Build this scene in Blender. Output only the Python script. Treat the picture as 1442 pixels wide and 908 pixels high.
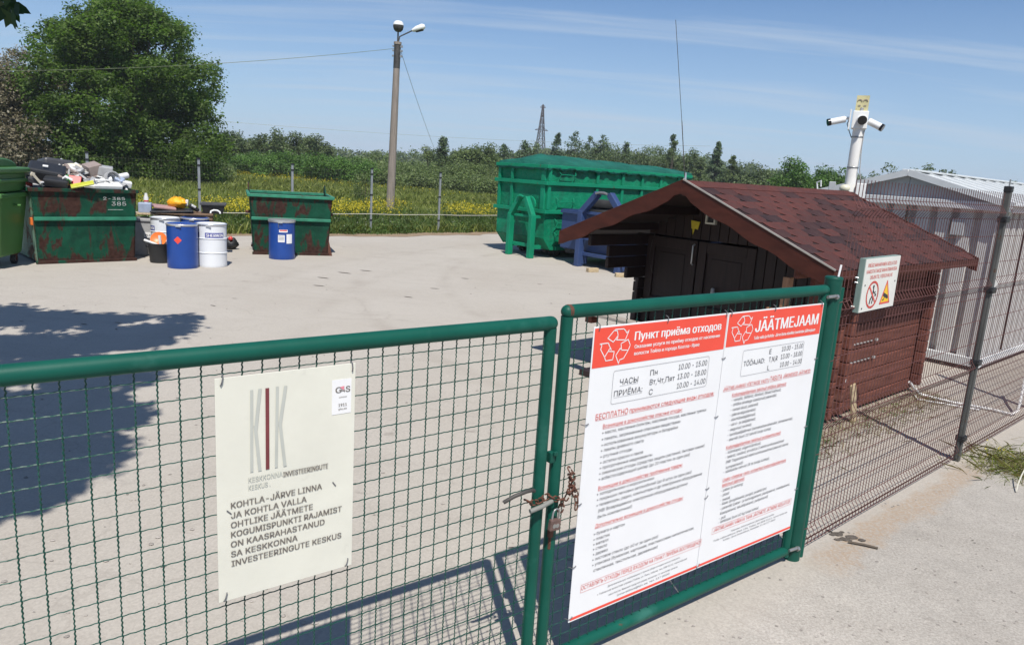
import bpy, math, random
import numpy as np
from mathutils import Vector, Matrix, Euler, Quaternion
PI = math.pi
R = math.radians
rnd = random.Random(7)
rng = np.random.default_rng(11)
SC = bpy.context.scene
COL = SC.collection
for _o in list(bpy.data.objects):
    bpy.data.objects.remove(_o)

# ------------------------------------------------------------------ camera
IW, IH, F, PITCH, ROLL, CAMH = 1442.0, 908.0, 1031.0, 0.2038, 0.0645, 2.3
_fw = Vector((0, math.cos(PITCH), -math.sin(PITCH)))
_up = Vector((0, math.sin(PITCH), math.cos(PITCH)))
_c, _s = math.cos(ROLL), math.sin(ROLL)
CR = Vector((1, 0, 0)) * _c + _up * _s
CU = Vector((1, 0, 0)) * -_s + _up * _c
cam = bpy.data.objects.new('camera', bpy.data.cameras.new('camera'))
COL.objects.link(cam)
cam.matrix_world = Matrix(((CR.x, CU.x, -_fw.x, 0), (CR.y, CU.y, -_fw.y, 0), (CR.z, CU.z, -_fw.z, CAMH), (0, 0, 0, 1)))
cam.data.sensor_width = 36.0
cam.data.lens = F / IW * 36.0
cam.data.clip_start = 0.05
cam.data.clip_end = 3000
SC.camera = cam
HAZE = 0.0004
SC.render.resolution_x, SC.render.resolution_y = 1024, 644

# ------------------------------------------------------------------ light
SUN_EL, SUN_AZ = R(58), R(-78)          # azimuth counted from +x, counterclockwise
sdir = Vector((math.cos(SUN_EL) * math.cos(SUN_AZ), math.cos(SUN_EL) * math.sin(SUN_AZ), math.sin(SUN_EL)))
sl = bpy.data.lights.new('sun', 'SUN')
sl.energy = 5.0
sl.angle = R(0.55)
sl.color = (1.0, 0.955, 0.89)
sun = bpy.data.objects.new('sun', sl)
COL.objects.link(sun)
sun.rotation_euler = (-sdir).to_track_quat('-Z', 'Y').to_euler()
SC.view_settings.view_transform = 'Standard'
SC.view_settings.look = 'None'
SC.view_settings.gamma = 1.0
SC.view_settings.exposure = 0.12
w = bpy.data.worlds.new('World')
SC.world = w
w.use_nodes = True
nt = w.node_tree
nt.nodes.clear()
L = nt.links.new
N_ = nt.nodes.new
out = N_('ShaderNodeOutputWorld'); bg = N_('ShaderNodeBackground')
sky = N_('ShaderNodeTexSky')
sky.sky_type = 'NISHITA'
sky.sun_disc = False
sky.sun_elevation = SUN_EL
sky.sun_rotation = math.pi - 0.21
sky.altitude = 60
sky.air_density = 1.0
sky.dust_density = 0.0
sky.ozone_density = 4.0
bg.inputs['Strength'].default_value = 0.088
tc = N_('ShaderNodeTexCoord'); sep = N_('ShaderNodeSeparateXYZ')
L(tc.outputs['Generated'], sep.inputs[0])
zz = N_('ShaderNodeMath'); zz.operation = 'ADD'; zz.inputs[1].default_value = 0.12; L(sep.outputs[2], zz.inputs[0])
zm = N_('ShaderNodeMath'); zm.operation = 'MAXIMUM'; zm.inputs[1].default_value = 0.03; L(zz.outputs[0], zm.inputs[0])
dx = N_('ShaderNodeMath'); dx.operation = 'DIVIDE'; L(sep.outputs[0], dx.inputs[0]); L(zm.outputs[0], dx.inputs[1])
dy = N_('ShaderNodeMath'); dy.operation = 'DIVIDE'; L(sep.outputs[1], dy.inputs[0]); L(zm.outputs[0], dy.inputs[1])
cb = N_('ShaderNodeCombineXYZ'); L(dx.outputs[0], cb.inputs[0]); L(dy.outputs[0], cb.inputs[1])
mp = N_('ShaderNodeMapping'); mp.inputs['Rotation'].default_value = (0, 0, R(-9)); mp.inputs['Scale'].default_value = (0.22, 1.9, 1)
L(cb.outputs[0], mp.inputs[0])
nz = N_('ShaderNodeTexNoise'); nz.inputs['Scale'].default_value = 1.5; nz.inputs['Detail'].default_value = 7; nz.inputs['Roughness'].default_value = 0.58; nz.inputs['Distortion'].default_value = 0.35
L(mp.outputs[0], nz.inputs['Vector'])
cr = N_('ShaderNodeValToRGB'); cr.color_ramp.elements[0].position = 0.47; cr.color_ramp.elements[1].position = 0.68
cr.color_ramp.elements[0].color = (0, 0, 0, 1); cr.color_ramp.elements[1].color = (0.62, 0.62, 0.62, 1)
L(nz.outputs[0], cr.inputs[0])
hr = N_('ShaderNodeValToRGB'); hr.color_ramp.elements[0].position = 0.0; hr.color_ramp.elements[0].color = (0.78, 0.78, 0.78, 1); hr.color_ramp.elements[1].position = 0.24; hr.color_ramp.elements[1].color = (0, 0, 0, 1)
L(sep.outputs[2], hr.inputs[0])
hm = N_('ShaderNodeMixRGB'); hm.inputs[2].default_value = (4.7, 6.4, 8.6, 1); L(hr.outputs[0], hm.inputs[0])
gn = N_('ShaderNodeMixRGB'); gn.blend_type = 'MULTIPLY'; gn.inputs[0].default_value = 1; gn.inputs[2].default_value = (0.77, 0.92, 1.09, 1); L(sky.outputs[0], gn.inputs[1]); L(gn.outputs[0], hm.inputs[1])
mx = N_('ShaderNodeMixRGB'); mx.inputs[2].default_value = (5.6, 6.7, 8.1, 1)
L(cr.outputs[0], mx.inputs[0]); L(hm.outputs[0], mx.inputs[1])
L(mx.outputs[0], bg.inputs[0]); L(bg.outputs[0], out.inputs[0])

# ------------------------------------------------------------------ geometry helpers
def ray(x, y):
    return CR * ((x - IW / 2) / F) - CU * ((y - IH / 2) / F) + _fw
def gp(x, y, z=0.0):
    d = ray(x, y); t = (z - CAMH) / d.z
    return Vector((0, 0, CAMH)) + d * t
def at(x, y, Y):
    d = ray(x, y)
    return Vector((0, 0, CAMH)) + d * (Y / d.y)
PB = gp(1114, 785)                       # foot of the green gate post
FA, GA = R(41.8), 0.6578                 # direction of the yard grid and of the gate
D = Vector((math.cos(FA), math.sin(FA), 0)); N = Vector((-math.sin(FA), math.cos(FA), 0))
DG = Vector((math.cos(GA), math.sin(GA), 0)); NG = Vector((-math.sin(GA), math.cos(GA), 0))
def W(d, n, z=0.0):
    return PB + D * d + N * n + Vector((0, 0, z))
def WG(s, n, z=0.0):
    return PB + DG * s + NG * n + Vector((0, 0, z))

class MB:
    def __init__(self): self.v = []; self.f = []
    def add(self, vs, fs):
        b = len(self.v); self.v += [tuple(v) for v in vs]; self.f += [tuple(i + b for i in f) for f in fs]; return self
    def hexa(self, c):      # 8 corners: bottom ring 0-3 ccw, top ring 4-7
        return self.add(c, [(3, 2, 1, 0), (4, 5, 6, 7), (0, 1, 5, 4), (1, 2, 6, 5), (2, 3, 7, 6), (3, 0, 4, 7)])
    def box(self, cx, cy, cz, sx, sy, sz, rot=None, tx=1.0, ty=1.0):
        x, y, z = sx / 2, sy / 2, sz / 2
        c = [Vector(p) for p in ((-x, -y, -z), (x, -y, -z), (x, y, -z), (-x, y, -z), (-x * tx, -y * ty, z), (x * tx, -y * ty, z), (x * tx, y * ty, z), (-x * tx, y * ty, z))]
        if rot:
            m = Euler(rot).to_matrix(); c = [m @ p for p in c]
        o = Vector((cx, cy, cz)); return self.hexa([p + o for p in c])
    def bar(self, a, b, w, h, up=(0, 0, 1)):
        a, b = Vector(a), Vector(b); d = (b - a).normalized(); u = Vector(up)
        s = d.cross(u)
        if s.length < 1e-4: s = d.cross(Vector((1, 0, 0)))
        s.normalize(); t = s.cross(d).normalized(); s *= w / 2; t *= h / 2
        return self.hexa([a - s - t, a + s - t, b + s - t, b - s - t, a - s + t, a + s + t, b + s + t, b - s + t])
    def tube(self, pts, r, n=8, cap=True, rr=None):
        pts = [Vector(p) for p in pts]; rings = []; up = None
        for i, p in enumerate(pts):
            if i == 0: d = pts[1] - p
            elif i == len(pts) - 1: d = p - pts[i - 1]
            else: d = (pts[i + 1] - p).normalized() + (p - pts[i - 1]).normalized()
            if d.length < 1e-9: d = Vector((0, 0, 1))
            d.normalize()
            if up is None:
                up = Vector((0, 0, 1)) if abs(d.z) < 0.9 else Vector((1, 0, 0))
            s = d.cross(up).normalized(); t = s.cross(d).normalized(); up = t
            q = rr[i] if rr else r
            rings.append([p + (s * math.cos(2 * PI * k / n) + t * math.sin(2 * PI * k / n)) * q for k in range(n)])
        vs = [v for ring in rings for v in ring]; fs = []
        for i in range(len(pts) - 1):
            for k in range(n):
                a, b = i * n + k, i * n + (k + 1) % n
                fs.append((a, b, b + n, a + n))
        if cap: fs += [tuple(range(n))[::-1], tuple(range((len(pts) - 1) * n, len(pts) * n))]
        return self.add(vs, fs)
    def cyl(self, a, b, r0, r1=None, n=16): return self.tube([a, b], r0, n, True, [r0, r0 if r1 is None else r1])
    def lathe(self, prof, n=28, o=(0, 0, 0), cap=True):
        vs = []; fs = []
        for r_, z in prof:
            for k in range(n): vs.append((o[0] + r_ * math.cos(2 * PI * k / n), o[1] + r_ * math.sin(2 * PI * k / n), o[2] + z))
        m = len(prof)
        for i in range(m - 1):
            for k in range(n):
                a, b = i * n + k, i * n + (k + 1) % n
                fs.append((a, b, b + n, a + n))
        if cap: fs += [tuple(range(n))[::-1], tuple(range((m - 1) * n, m * n))]
        return self.add(vs, fs)
    def prism(self, poly, y0, y1, ax='y'):   # poly in the x-z plane, extruded along y (or y-z along x)
        n = len(poly)
        if ax == 'y': vs = [(p[0], y0, p[1]) for p in poly] + [(p[0], y1, p[1]) for p in poly]
        elif ax == 'x': vs = [(y0, p[0], p[1]) for p in poly] + [(y1, p[0], p[1]) for p in poly]
        else: vs = [(p[0], p[1], y0) for p in poly] + [(p[0], p[1], y1) for p in poly]
        fs = [tuple(range(n)), tuple(range(n, 2 * n))[::-1]] + [(i, i + n, (i + 1) % n + n, (i + 1) % n) for i in range(n)]
        return self.add(vs, fs)
    def ball(self, c, r, n=10, sq=(1, 1, 1), jit=0.0, seed=0):
        q = random.Random(seed); vs = []; fs = []
        m = n // 2
        for i in range(m + 1):
            a = PI * i / m
            for k in range(n):
                b = 2 * PI * k / n; j = 1 + q.uniform(-jit, jit)
                vs.append((c[0] + r * sq[0] * math.sin(a) * math.cos(b) * j, c[1] + r * sq[1] * math.sin(a) * math.sin(b) * j, c[2] - r * sq[2] * math.cos(a) * j))
        for i in range(m):
            for k in range(n):
                a, b = i * n + k, i * n + (k + 1) % n
                fs.append((a, b, b + n, a + n))
        return self.add(vs, fs)
    def mesh(self, name, mat, smooth=0):
        me = bpy.data.meshes.new(name); me.from_pydata(self.v, [], self.f)
        import bmesh
        b = bmesh.new(); b.from_mesh(me); bmesh.ops.recalc_face_normals(b, faces=b.faces); b.to_mesh(me); b.free()
        if mat: me.materials.append(mat)
        if smooth:
            me.polygons.foreach_set('use_smooth', [True] * len(me.polygons)); me.set_sharp_from_angle(angle=R(smooth))
        me.update(); return me
    def build(self, name, mat, parent=None, smooth=0, bevel=0.0, **tags):
        o = bpy.data.objects.new(name, self.mesh(name, mat, smooth)); COL.objects.link(o)
        if parent: o.parent = parent
        if bevel:
            m = o.modifiers.new('bevel', 'BEVEL'); m.width = bevel; m.segments = 2; m.limit_method = 'ANGLE'; m.angle_limit = R(40)
        for k, v in tags.items(): o[k] = v
        return o

def thing(name, label, cat, loc=(0, 0, 0), rz=0.0, group=None, rot=None):
    o = bpy.data.objects.new(name, None); COL.objects.link(o); o.empty_display_size = 0.1
    o.location = loc; o.rotation_euler = rot if rot else (0, 0, rz); o['label'] = label; o['category'] = cat
    if group: o['group'] = group
    return o
def tag(o, label, cat, group=None):
    o['label'] = label; o['category'] = cat
    if group: o['group'] = group
    return o
def put(o, parent, loc=(0, 0, 0), rot=(0, 0, 0), scale=None, name=None):   # a copy that shares the mesh
    c = o.copy(); COL.objects.link(c); c.parent = parent; c.location = loc; c.rotation_euler = rot
    if scale: c.scale = scale
    return c
def npmesh(name, V, Fc, mat, attr=None):      # V (n,3), Fc (m,k) equal sized faces
    me = bpy.data.meshes.new(name); k = Fc.shape[1]
    me.vertices.add(len(V)); me.vertices.foreach_set('co', np.ascontiguousarray(V, dtype=np.float32).ravel())
    me.loops.add(Fc.size); me.loops.foreach_set('vertex_index', np.ascontiguousarray(Fc, dtype=np.int32).ravel())
    me.polygons.add(len(Fc)); me.polygons.foreach_set('loop_start', np.arange(0, Fc.size, k, dtype=np.int32))
    me.update(calc_edges=True)
    if mat: me.materials.append(mat)
    return me
def npobj(name, V, Fc, mat, parent=None, **tags):
    o = bpy.data.objects.new(name, npmesh(name, V, Fc, mat)); COL.objects.link(o)
    if parent: o.parent = parent
    for k, v in tags.items(): o[k] = v
    return o

# ------------------------------------------------------------------ materials
def newmat(name):
    m = bpy.data.materials.new(name); m.use_nodes = True
    t = m.node_tree; b = t.nodes['Principled BSDF']; return m, t, b
def noise(t, scale, detail=4, rough=0.55, vec=None, dist=0.0):
    n = t.nodes.new('ShaderNodeTexNoise'); n.inputs['Scale'].default_value = scale; n.inputs['Detail'].default_value = detail
    n.inputs['Roughness'].default_value = rough; n.inputs['Distortion'].default_value = dist
    if vec is None:
        vec = coord(t)
    t.links.new(vec, n.inputs['Vector']); return n.outputs[0]
def coord(t, which='Object', scale=None, rot=None):
    for n in t.nodes:
        if n.type == 'TEX_COORD': c = n; break
    else: c = t.nodes.new('ShaderNodeTexCoord')
    o = c.outputs[which]
    if scale or rot:
        m = t.nodes.new('ShaderNodeMapping')
        if scale: m.inputs['Scale'].default_value = scale
        if rot: m.inputs['Rotation'].default_value = rot
        t.links.new(o, m.inputs[0]); o = m.outputs[0]
    return o
def ramp(t, fac, stops):
    r = t.nodes.new('ShaderNodeValToRGB'); e = r.color_ramp.elements
    while len(e) < len(stops): e.new(0.5)
    for el, (p, c) in zip(e, stops):
        el.position = p; el.color = (c, c, c, 1) if isinstance(c, (int, float)) else (*c, 1)
    t.links.new(fac, r.inputs[0]); return r.outputs[0]
def mix(t, fac, a, b, mode='MIX'):
    m = t.nodes.new('ShaderNodeMixRGB'); m.blend_type = mode
    for i, x in ((0, fac), (1, a), (2, b)):
        if isinstance(x, (int, float)): m.inputs[i].default_value = x if i == 0 else (x, x, x, 1)
        elif isinstance(x, tuple): m.inputs[i].default_value = (*x, 1)
        else: t.links.new(x, m.inputs[i])
    return m.outputs[0]
def bump(t, b, h, strength=0.3, dist=0.01):
    n = t.nodes.new('ShaderNodeBump'); n.inputs['Strength'].default_value = strength; n.inputs['Distance'].default_value = dist
    t.links.new(h, n.inputs['Height']); t.links.new(n.outputs[0], b.inputs['Normal'])
def mul(c, k): return tuple(min(1, x * k) for x in c)
def pm(name, base, rough=0.6, metal=0.0, var=0.18, scale=5.0, bstr=0.15, bscale=60, bdist=0.004, rand=0.0, rust=None, grain=None, spec=0.5, dirt=None):
    m, t, b = newmat(name)
    v = coord(t, scale=grain) if grain else coord(t)
    c = ramp(t, noise(t, scale, 5, 0.6, v), [(0.3, mul(base, 1 - var)), (0.7, mul(base, 1 + var))])
    if rand:
        oi = t.nodes.new('ShaderNodeObjectInfo')
        c = mix(t, 1.0, c, ramp(t, oi.outputs['Random'], [(0, 1 - rand), (1, 1 + rand)]), 'MULTIPLY')
    if dirt:
        c = mix(t, ramp(t, noise(t, dirt[1], 6, 0.65), [(dirt[2], 0), (dirt[2] + 0.14, 1)]), c, dirt[0])
    rv = None
    if rust:        # colour, scale, threshold, streaked downwards, stronger near the foot
        rn = noise(t, rust[1], 8, 0.68, coord(t, scale=(1.4, 1.4, 0.5)) if len(rust) > 3 else None, 0.6)
        if len(rust) > 4:
            sz_ = t.nodes.new('ShaderNodeSeparateXYZ'); t.links.new(coord(t), sz_.inputs[0])
            rn = mix(t, 1.0, rn, ramp(t, sz_.outputs[2], [(0.03, 0.13), (0.22, 0.0)]), 'ADD'); rn = mix(t, 1.0, rn, ramp(t, sz_.outputs[2], [(0.93, 0.0), (0.99, 0.05)]), 'ADD')
        k = ramp(t, rn, [(rust[2], 0), (rust[2] + 0.05, 1)])
        rc = ramp(t, noise(t, rust[1] * 5, 4), [(0.3, mul(rust[0], 0.6)), (0.7, mul(rust[0], 1.3))])
        c = mix(t, k, c, rc); rv = k
    t.links.new(c, b.inputs['Base Color'])
    b.inputs['Roughness'].default_value = rough
    if rv: t.links.new(mix(t, rv, rough, 0.9), b.inputs['Roughness'])
    b.inputs['Metallic'].default_value = metal; b.inputs['Specular IOR Level'].default_value = spec
    if bstr: bump(t, b, noise(t, bscale, 5, 0.6, v), bstr, bdist)
    return m
M = {}
def sides(): return None
M['gate_green'] = pm('gate_green_paint', (0.004, 0.078, 0.054), 0.48, spec=0.25, var=0.16, scale=3, bstr=0.08, bscale=90, dirt=((0.03, 0.13, 0.10), 2.2, 0.58), rust=((0.10, 0.035, 0.02), 6, 0.665))
M['post_green'] = pm('post_green_paint', (0.004, 0.066, 0.046), 0.5, spec=0.3, var=0.2, scale=3, bstr=0.08, bscale=90, dirt=((0.02, 0.085, 0.062), 2.2, 0.58), rust=((0.08, 0.04, 0.03), 7, 0.685))
M['wire_green'] = pm('green_wire_coating', (0.004, 0.058, 0.040), 0.5, var=0.1, bstr=0)
M['rust'] = pm('rusty_iron', (0.13, 0.055, 0.035), 0.85, metal=0.3, var=0.4, scale=60, bstr=0.4, bscale=300)
M['rusty_wire'] = pm('red_brown_fence_wire', (0.12, 0.045, 0.04), 0.7, var=0.35, scale=12, bstr=0)
M['steel'] = pm('grey_steel', (0.35, 0.35, 0.34), 0.4, metal=0.7, var=0.15, scale=20, bstr=0.1)
M['dull_post'] = pm('weathered_dark_post', (0.085, 0.085, 0.08), 0.65, metal=0.2, var=0.4, scale=9, bstr=0.2, rust=((0.10, 0.05, 0.03), 9, 0.60), grain=(1, 1, 0.15))
M['galv'] = pm('galvanised_post', (0.30, 0.32, 0.33), 0.5, metal=0.3, var=0.12, bstr=0.05)
M['black_clip'] = pm('black_plastic', (0.015, 0.015, 0.017), 0.5, var=0.2, bstr=0.05)
M['fine_wire'] = pm('grey_fence_wire', (0.22, 0.24, 0.15), 0.5, metal=0.3, bstr=0)
M['sign_white'] = pm('white_sign_plastic', (0.79, 0.79, 0.79), 0.35, var=0.03, scale=3, bstr=0.03, bscale=6)
M['sign_cream'] = pm('weathered_cream_sign', (0.70, 0.685, 0.59), 0.4, var=0.05, scale=4, bstr=0.25, bscale=9, bdist=0.006, dirt=((0.55, 0.54, 0.46), 5, 0.6))
M['sign_red'] = pm('red_sign_print', (0.80, 0.075, 0.045), 0.4, var=0.04, bstr=0)
M['print_white'] = pm('white_print', (0.80, 0.79, 0.78), 0.5, var=0.02, bstr=0)
M['print_black'] = pm('black_print', (0.035, 0.035, 0.04), 0.6, var=0.1, bstr=0)
M['print_dark'] = pm('dark_grey_print', (0.12, 0.12, 0.13), 0.6, var=0.1, bstr=0)
M['print_red'] = pm('red_print', (0.66, 0.10, 0.08), 0.6, var=0.08, bstr=0)
M['print_grey'] = pm('pale_grey_print', (0.48, 0.49, 0.44), 0.6, var=0.08, bstr=0)
M['print_maroon'] = pm('maroon_print', (0.17, 0.035, 0.04), 0.6, var=0.25, bstr=0)
M['print_brown'] = pm('grey_brown_print', (0.17, 0.15, 0.13), 0.6, var=0.08, bstr=0)
M['yellow'] = pm('yellow_print', (0.80, 0.50, 0.02), 0.5, var=0.04, bstr=0)
M['sign_edge'] = pm('grey_green_sign_edge', (0.20, 0.27, 0.24), 0.5, var=0.1, bstr=0.05)
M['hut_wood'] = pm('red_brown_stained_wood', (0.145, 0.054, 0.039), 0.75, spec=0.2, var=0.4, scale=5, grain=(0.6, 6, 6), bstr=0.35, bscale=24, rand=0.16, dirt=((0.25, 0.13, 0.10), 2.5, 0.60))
M['hut_shaded'] = pm('shade_darkened_wood', (0.020, 0.0085, 0.007), 0.65, var=0.3, scale=5, grain=(6, 6, 0.7), bstr=0.3, bscale=24, rand=0.14)  # hut wood under the roof, its shade put into the base colour
M['hut_barge'] = pm('bargeboard_stain', (0.068, 0.018, 0.011), 0.6, spec=0.25, var=0.3, scale=4, grain=(1, 1, 3), bstr=0.25, bscale=30)
M['hut_post'] = pm('weathered_timber', (0.33, 0.17, 0.09), 0.7, var=0.3, scale=8, grain=(4, 4, 0.6), bstr=0.3, bscale=30)
M['pale_wood'] = pm('pale_timber', (0.46, 0.36, 0.22), 0.75, var=0.25, scale=6, grain=(5, 0.8, 5), bstr=0.3, bscale=30)
M['brown_wood'] = pm('brown_board', (0.17, 0.105, 0.06), 0.75, var=0.3, scale=6, bstr=0.3, bscale=30)

def shingle_mat():
    m, t, b = newmat('bitumen_shingle')
    oi = t.nodes.new('ShaderNodeObjectInfo')
    base = ramp(t, oi.outputs['Random'], [(0.0, (0.028, 0.021, 0.024)), (0.25, (0.048, 0.026, 0.026)), (0.4, (0.082, 0.032, 0.028)), (1.0, (0.120, 0.041, 0.034))])
    k = noise(t, 5, 3); c = mix(t, ramp(t, k, [(0.35, 0), (0.65, 0.6)]), base, (0.06, 0.03, 0.03))
    c = mix(t, 0.75, c, ramp(t, noise(t, 420, 2), [(0.3, 0.45), (0.7, 1.5)]), 'MULTIPLY')
    c = mix(t, ramp(t, noise(t, 2.2, 6, 0.7), [(0.58, 0), (0.75, 0.5)]), c, (0.09, 0.075, 0.065))
    t.links.new(c, b.inputs['Base Color']); b.inputs['Roughness'].default_value = 0.9; b.inputs['Specular IOR Level'].default_value = 0.15
    bump(t, b, noise(t, 500, 2), 0.5, 0.002); return m
M['shingle'] = shingle_mat()

def ground_mat():
    m, t, b = newmat('worn_concrete')
    v = coord(t)
    c = ramp(t, noise(t, 0.35, 7, 0.62, v, 0.4), [(0.25, (0.385, 0.348, 0.298)), (0.5, (0.415, 0.380, 0.330)), (0.75, (0.44, 0.405, 0.355))])
    c = mix(t, ramp(t, noise(t, 1.6, 6, 0.7, coord(t, scale=(0.5, 1.6, 1), rot=(0, 0, R(12)))), [(0.52, 0), (0.74, 0.40)]), c, (0.31, 0.275, 0.235))
    c = mix(t, ramp(t, noise(t, 9, 6, 0.7), [(0.64, 0), (0.80, 0.4)]), c, (0.24, 0.21, 0.18))
    c = mix(t, ramp(t, noise(t, 0.9, 5, 0.6, v), [(0.60, 0), (0.74, 0.4)]), c, (0.49, 0.445, 0.395))
    vo = t.nodes.new('ShaderNodeTexVoronoi'); vo.inputs['Scale'].default_value = 85; t.links.new(v, vo.inputs['Vector'])
    st = ramp(t, vo.outputs['Color'], [(0.15, 0.80), (0.8, 1.14)])
    c = mix(t, 0.38, c, st, 'MULTIPLY')
    c = mix(t, 0.5, c, ramp(t, noise(t, 45, 5, 0.75), [(0.25, 0.80), (0.75, 1.18)]), 'MULTIPLY')
    # curved tyre lanes and oily drips
    def wv(rad, cx, cy, wdt, k):
        s_ = t.nodes.new('ShaderNodeVectorMath'); s_.operation = 'DISTANCE'; s_.inputs[1].default_value = (cx, cy, 0); t.links.new(v, s_.inputs[0])
        q = t.nodes.new('ShaderNodeMath'); q.operation = 'SUBTRACT'; q.inputs[1].default_value = rad; t.links.new(s_.outputs['Value'], q.inputs[0])
        q2 = t.nodes.new('ShaderNodeMath'); q2.operation = 'ABSOLUTE'; t.links.new(q.outputs[0], q2.inputs[0])
        a_ = ramp(t, q2.outputs[0], [(0.0, k), (wdt, 0)]); n_ = ramp(t, noise(t, 0.8, 6, 0.7), [(0.40, 0), (0.62, 1)])
        return mix(t, 1.0, a_, n_, 'MULTIPLY')
    for args in ((11.0, 9.5, 16.0, 0.2, 0.28), (12.7, 9.5, 16.0, 0.2, 0.28), (15.5, 12.5, 12.0, 0.25, 0.22), (17.2, 12.5, 12.0, 0.25, 0.22)):
        c = mix(t, wv(*args), c, (0.27, 0.235, 0.195))
    c = mix(t, ramp(t, noise(t, 2.3, 3, 0.5, coord(t, scale=(1, 2.2, 1))), [(0.70, 0), (0.76, 0.55)]), c, (0.20, 0.175, 0.15))
    # sand washed out from under the wire fence and dirt along the hut wall, both with ragged soft edges
    fr_ = t.nodes.new('ShaderNodeMapping'); fr_.vector_type = 'TEXTURE'; fr_.inputs['Location'].default_value = tuple(PB); fr_.inputs['Rotation'].default_value = (0, 0, FA); t.links.new(v, fr_.inputs[0])
    sp_ = t.nodes.new('ShaderNodeSeparateXYZ'); t.links.new(fr_.outputs[0], sp_.inputs[0])
    def band(lo, hi, soft, d0, d1, nsc, na):
        def ms(op, a, b_):
            q = t.nodes.new('ShaderNodeMath'); q.operation = op; q.use_clamp = False
            for i, x in ((0, a), (1, b_)):
                if isinstance(x, (int, float)): q.inputs[i].default_value = x
                else: t.links.new(x, q.inputs[i])
            return q.outputs[0]
        n_ = ms('MULTIPLY', ms('SUBTRACT', noise(t, nsc, 7, 0.7), 0.5), na); y_ = ms('ADD', sp_.outputs[1], n_)
        def edge(x, a, s): 
            m_ = t.nodes.new('ShaderNodeMapRange'); m_.inputs['From Min'].default_value = a; m_.inputs['From Max'].default_value = a + s; t.links.new(x, m_.inputs[0]); return m_.outputs[0]
        return ms('MULTIPLY', ms('MULTIPLY', edge(y_, lo, soft), edge(y_, hi, -soft)), ms('MULTIPLY', edge(sp_.outputs[0], d0, 0.3), edge(sp_.outputs[0], d1, -0.5)))
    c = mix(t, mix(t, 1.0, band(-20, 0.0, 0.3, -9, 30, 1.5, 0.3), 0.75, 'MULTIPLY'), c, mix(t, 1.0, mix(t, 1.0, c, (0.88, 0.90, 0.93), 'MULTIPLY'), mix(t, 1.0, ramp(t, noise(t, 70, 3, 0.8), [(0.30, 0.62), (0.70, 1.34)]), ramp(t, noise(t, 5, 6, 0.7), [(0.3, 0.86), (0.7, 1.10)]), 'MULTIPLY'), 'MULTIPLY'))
    gr = ramp(t, noise(t, 38, 5, 0.7), [(0.40, 0.10), (0.62, 0.8)])
    c = mix(t, mix(t, 1.0, band(-0.30, -0.02, 0.08, -0.05, 3.2, 3.0, 0.45), gr, 'MULTIPLY'), c, (0.34, 0.24, 0.155))
    c = mix(t, mix(t, 1.0, band(0.86, 1.40, 0.10, -0.3, 5.6, 4.5, 0.40), gr, 'MULTIPLY'), c, (0.24, 0.175, 0.10))
    v2 = t.nodes.new('ShaderNodeTexVoronoi'); v2.inputs['Scale'].default_value = 14; t.links.new(v, v2.inputs['Vector'])
    c = mix(t, mix(t, 1.0, ramp(t, v2.outputs['Distance'], [(0.02, 0.6), (0.09, 0)]), ramp(t, v2.outputs['Color'], [(0.70, 0), (0.85, 1)]), 'MULTIPLY'), c, (0.16, 0.145, 0.13))
    # fine cracks
    v3 = t.nodes.new('ShaderNodeTexVoronoi'); v3.feature = 'DISTANCE_TO_EDGE'; v3.inputs['Scale'].default_value = 0.42
    mv = t.nodes.new('ShaderNodeVectorMath'); mv.operation = 'ADD'
    nn = t.nodes.new('ShaderNodeTexNoise'); nn.inputs['Scale'].default_value = 1.4; nn.inputs['Detail'].default_value = 5; t.links.new(v, nn.inputs['Vector'])
    t.links.new(v, mv.inputs[0]); t.links.new(nn.outputs['Color'], mv.inputs[1]); t.links.new(mv.outputs[0], v3.inputs['Vector'])
    c = mix(t, ramp(t, v3.outputs['Distance'], [(0.0015, 0.22), (0.005, 0)]), c, (0.20, 0.175, 0.15))
    t.links.new(c, b.inputs['Base Color']); b.inputs['Roughness'].default_value = 0.9; b.inputs['Specular IOR Level'].default_value = 0.25
    hh = mix(t, 0.5, noise(t, 60, 6, 0.7), st); bump(t, b, hh, 0.4, 0.003); return m
M['concrete'] = ground_mat()
def soil_mat(name, a, c2, sc=8):
    m, t, b = newmat(name)
    c = ramp(t, noise(t, sc, 8, 0.7), [(0.3, a), (0.7, c2)])
    c = mix(t, 0.8, c, ramp(t, noise(t, sc * 9, 4), [(0.3, 0.6), (0.7, 1.4)]), 'MULTIPLY')
    t.links.new(c, b.inputs['Base Color']); b.inputs['Roughness'].default_value = 0.95; b.inputs['Specular IOR Level'].default_value = 0.1
    bump(t, b, noise(t, sc * 6, 6, 0.7), 0.8, 0.02); return m
M['soil'] = soil_mat('dry_brown_soil', (0.20, 0.14, 0.09), (0.34, 0.26, 0.18), 5)
M['sand'] = soil_mat('rusty_sand', (0.34, 0.20, 0.11), (0.45, 0.34, 0.23), 12)
M['meadow'] = soil_mat('meadow_ground', (0.14, 0.165, 0.045), (0.25, 0.25, 0.08), 0.5)

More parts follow.
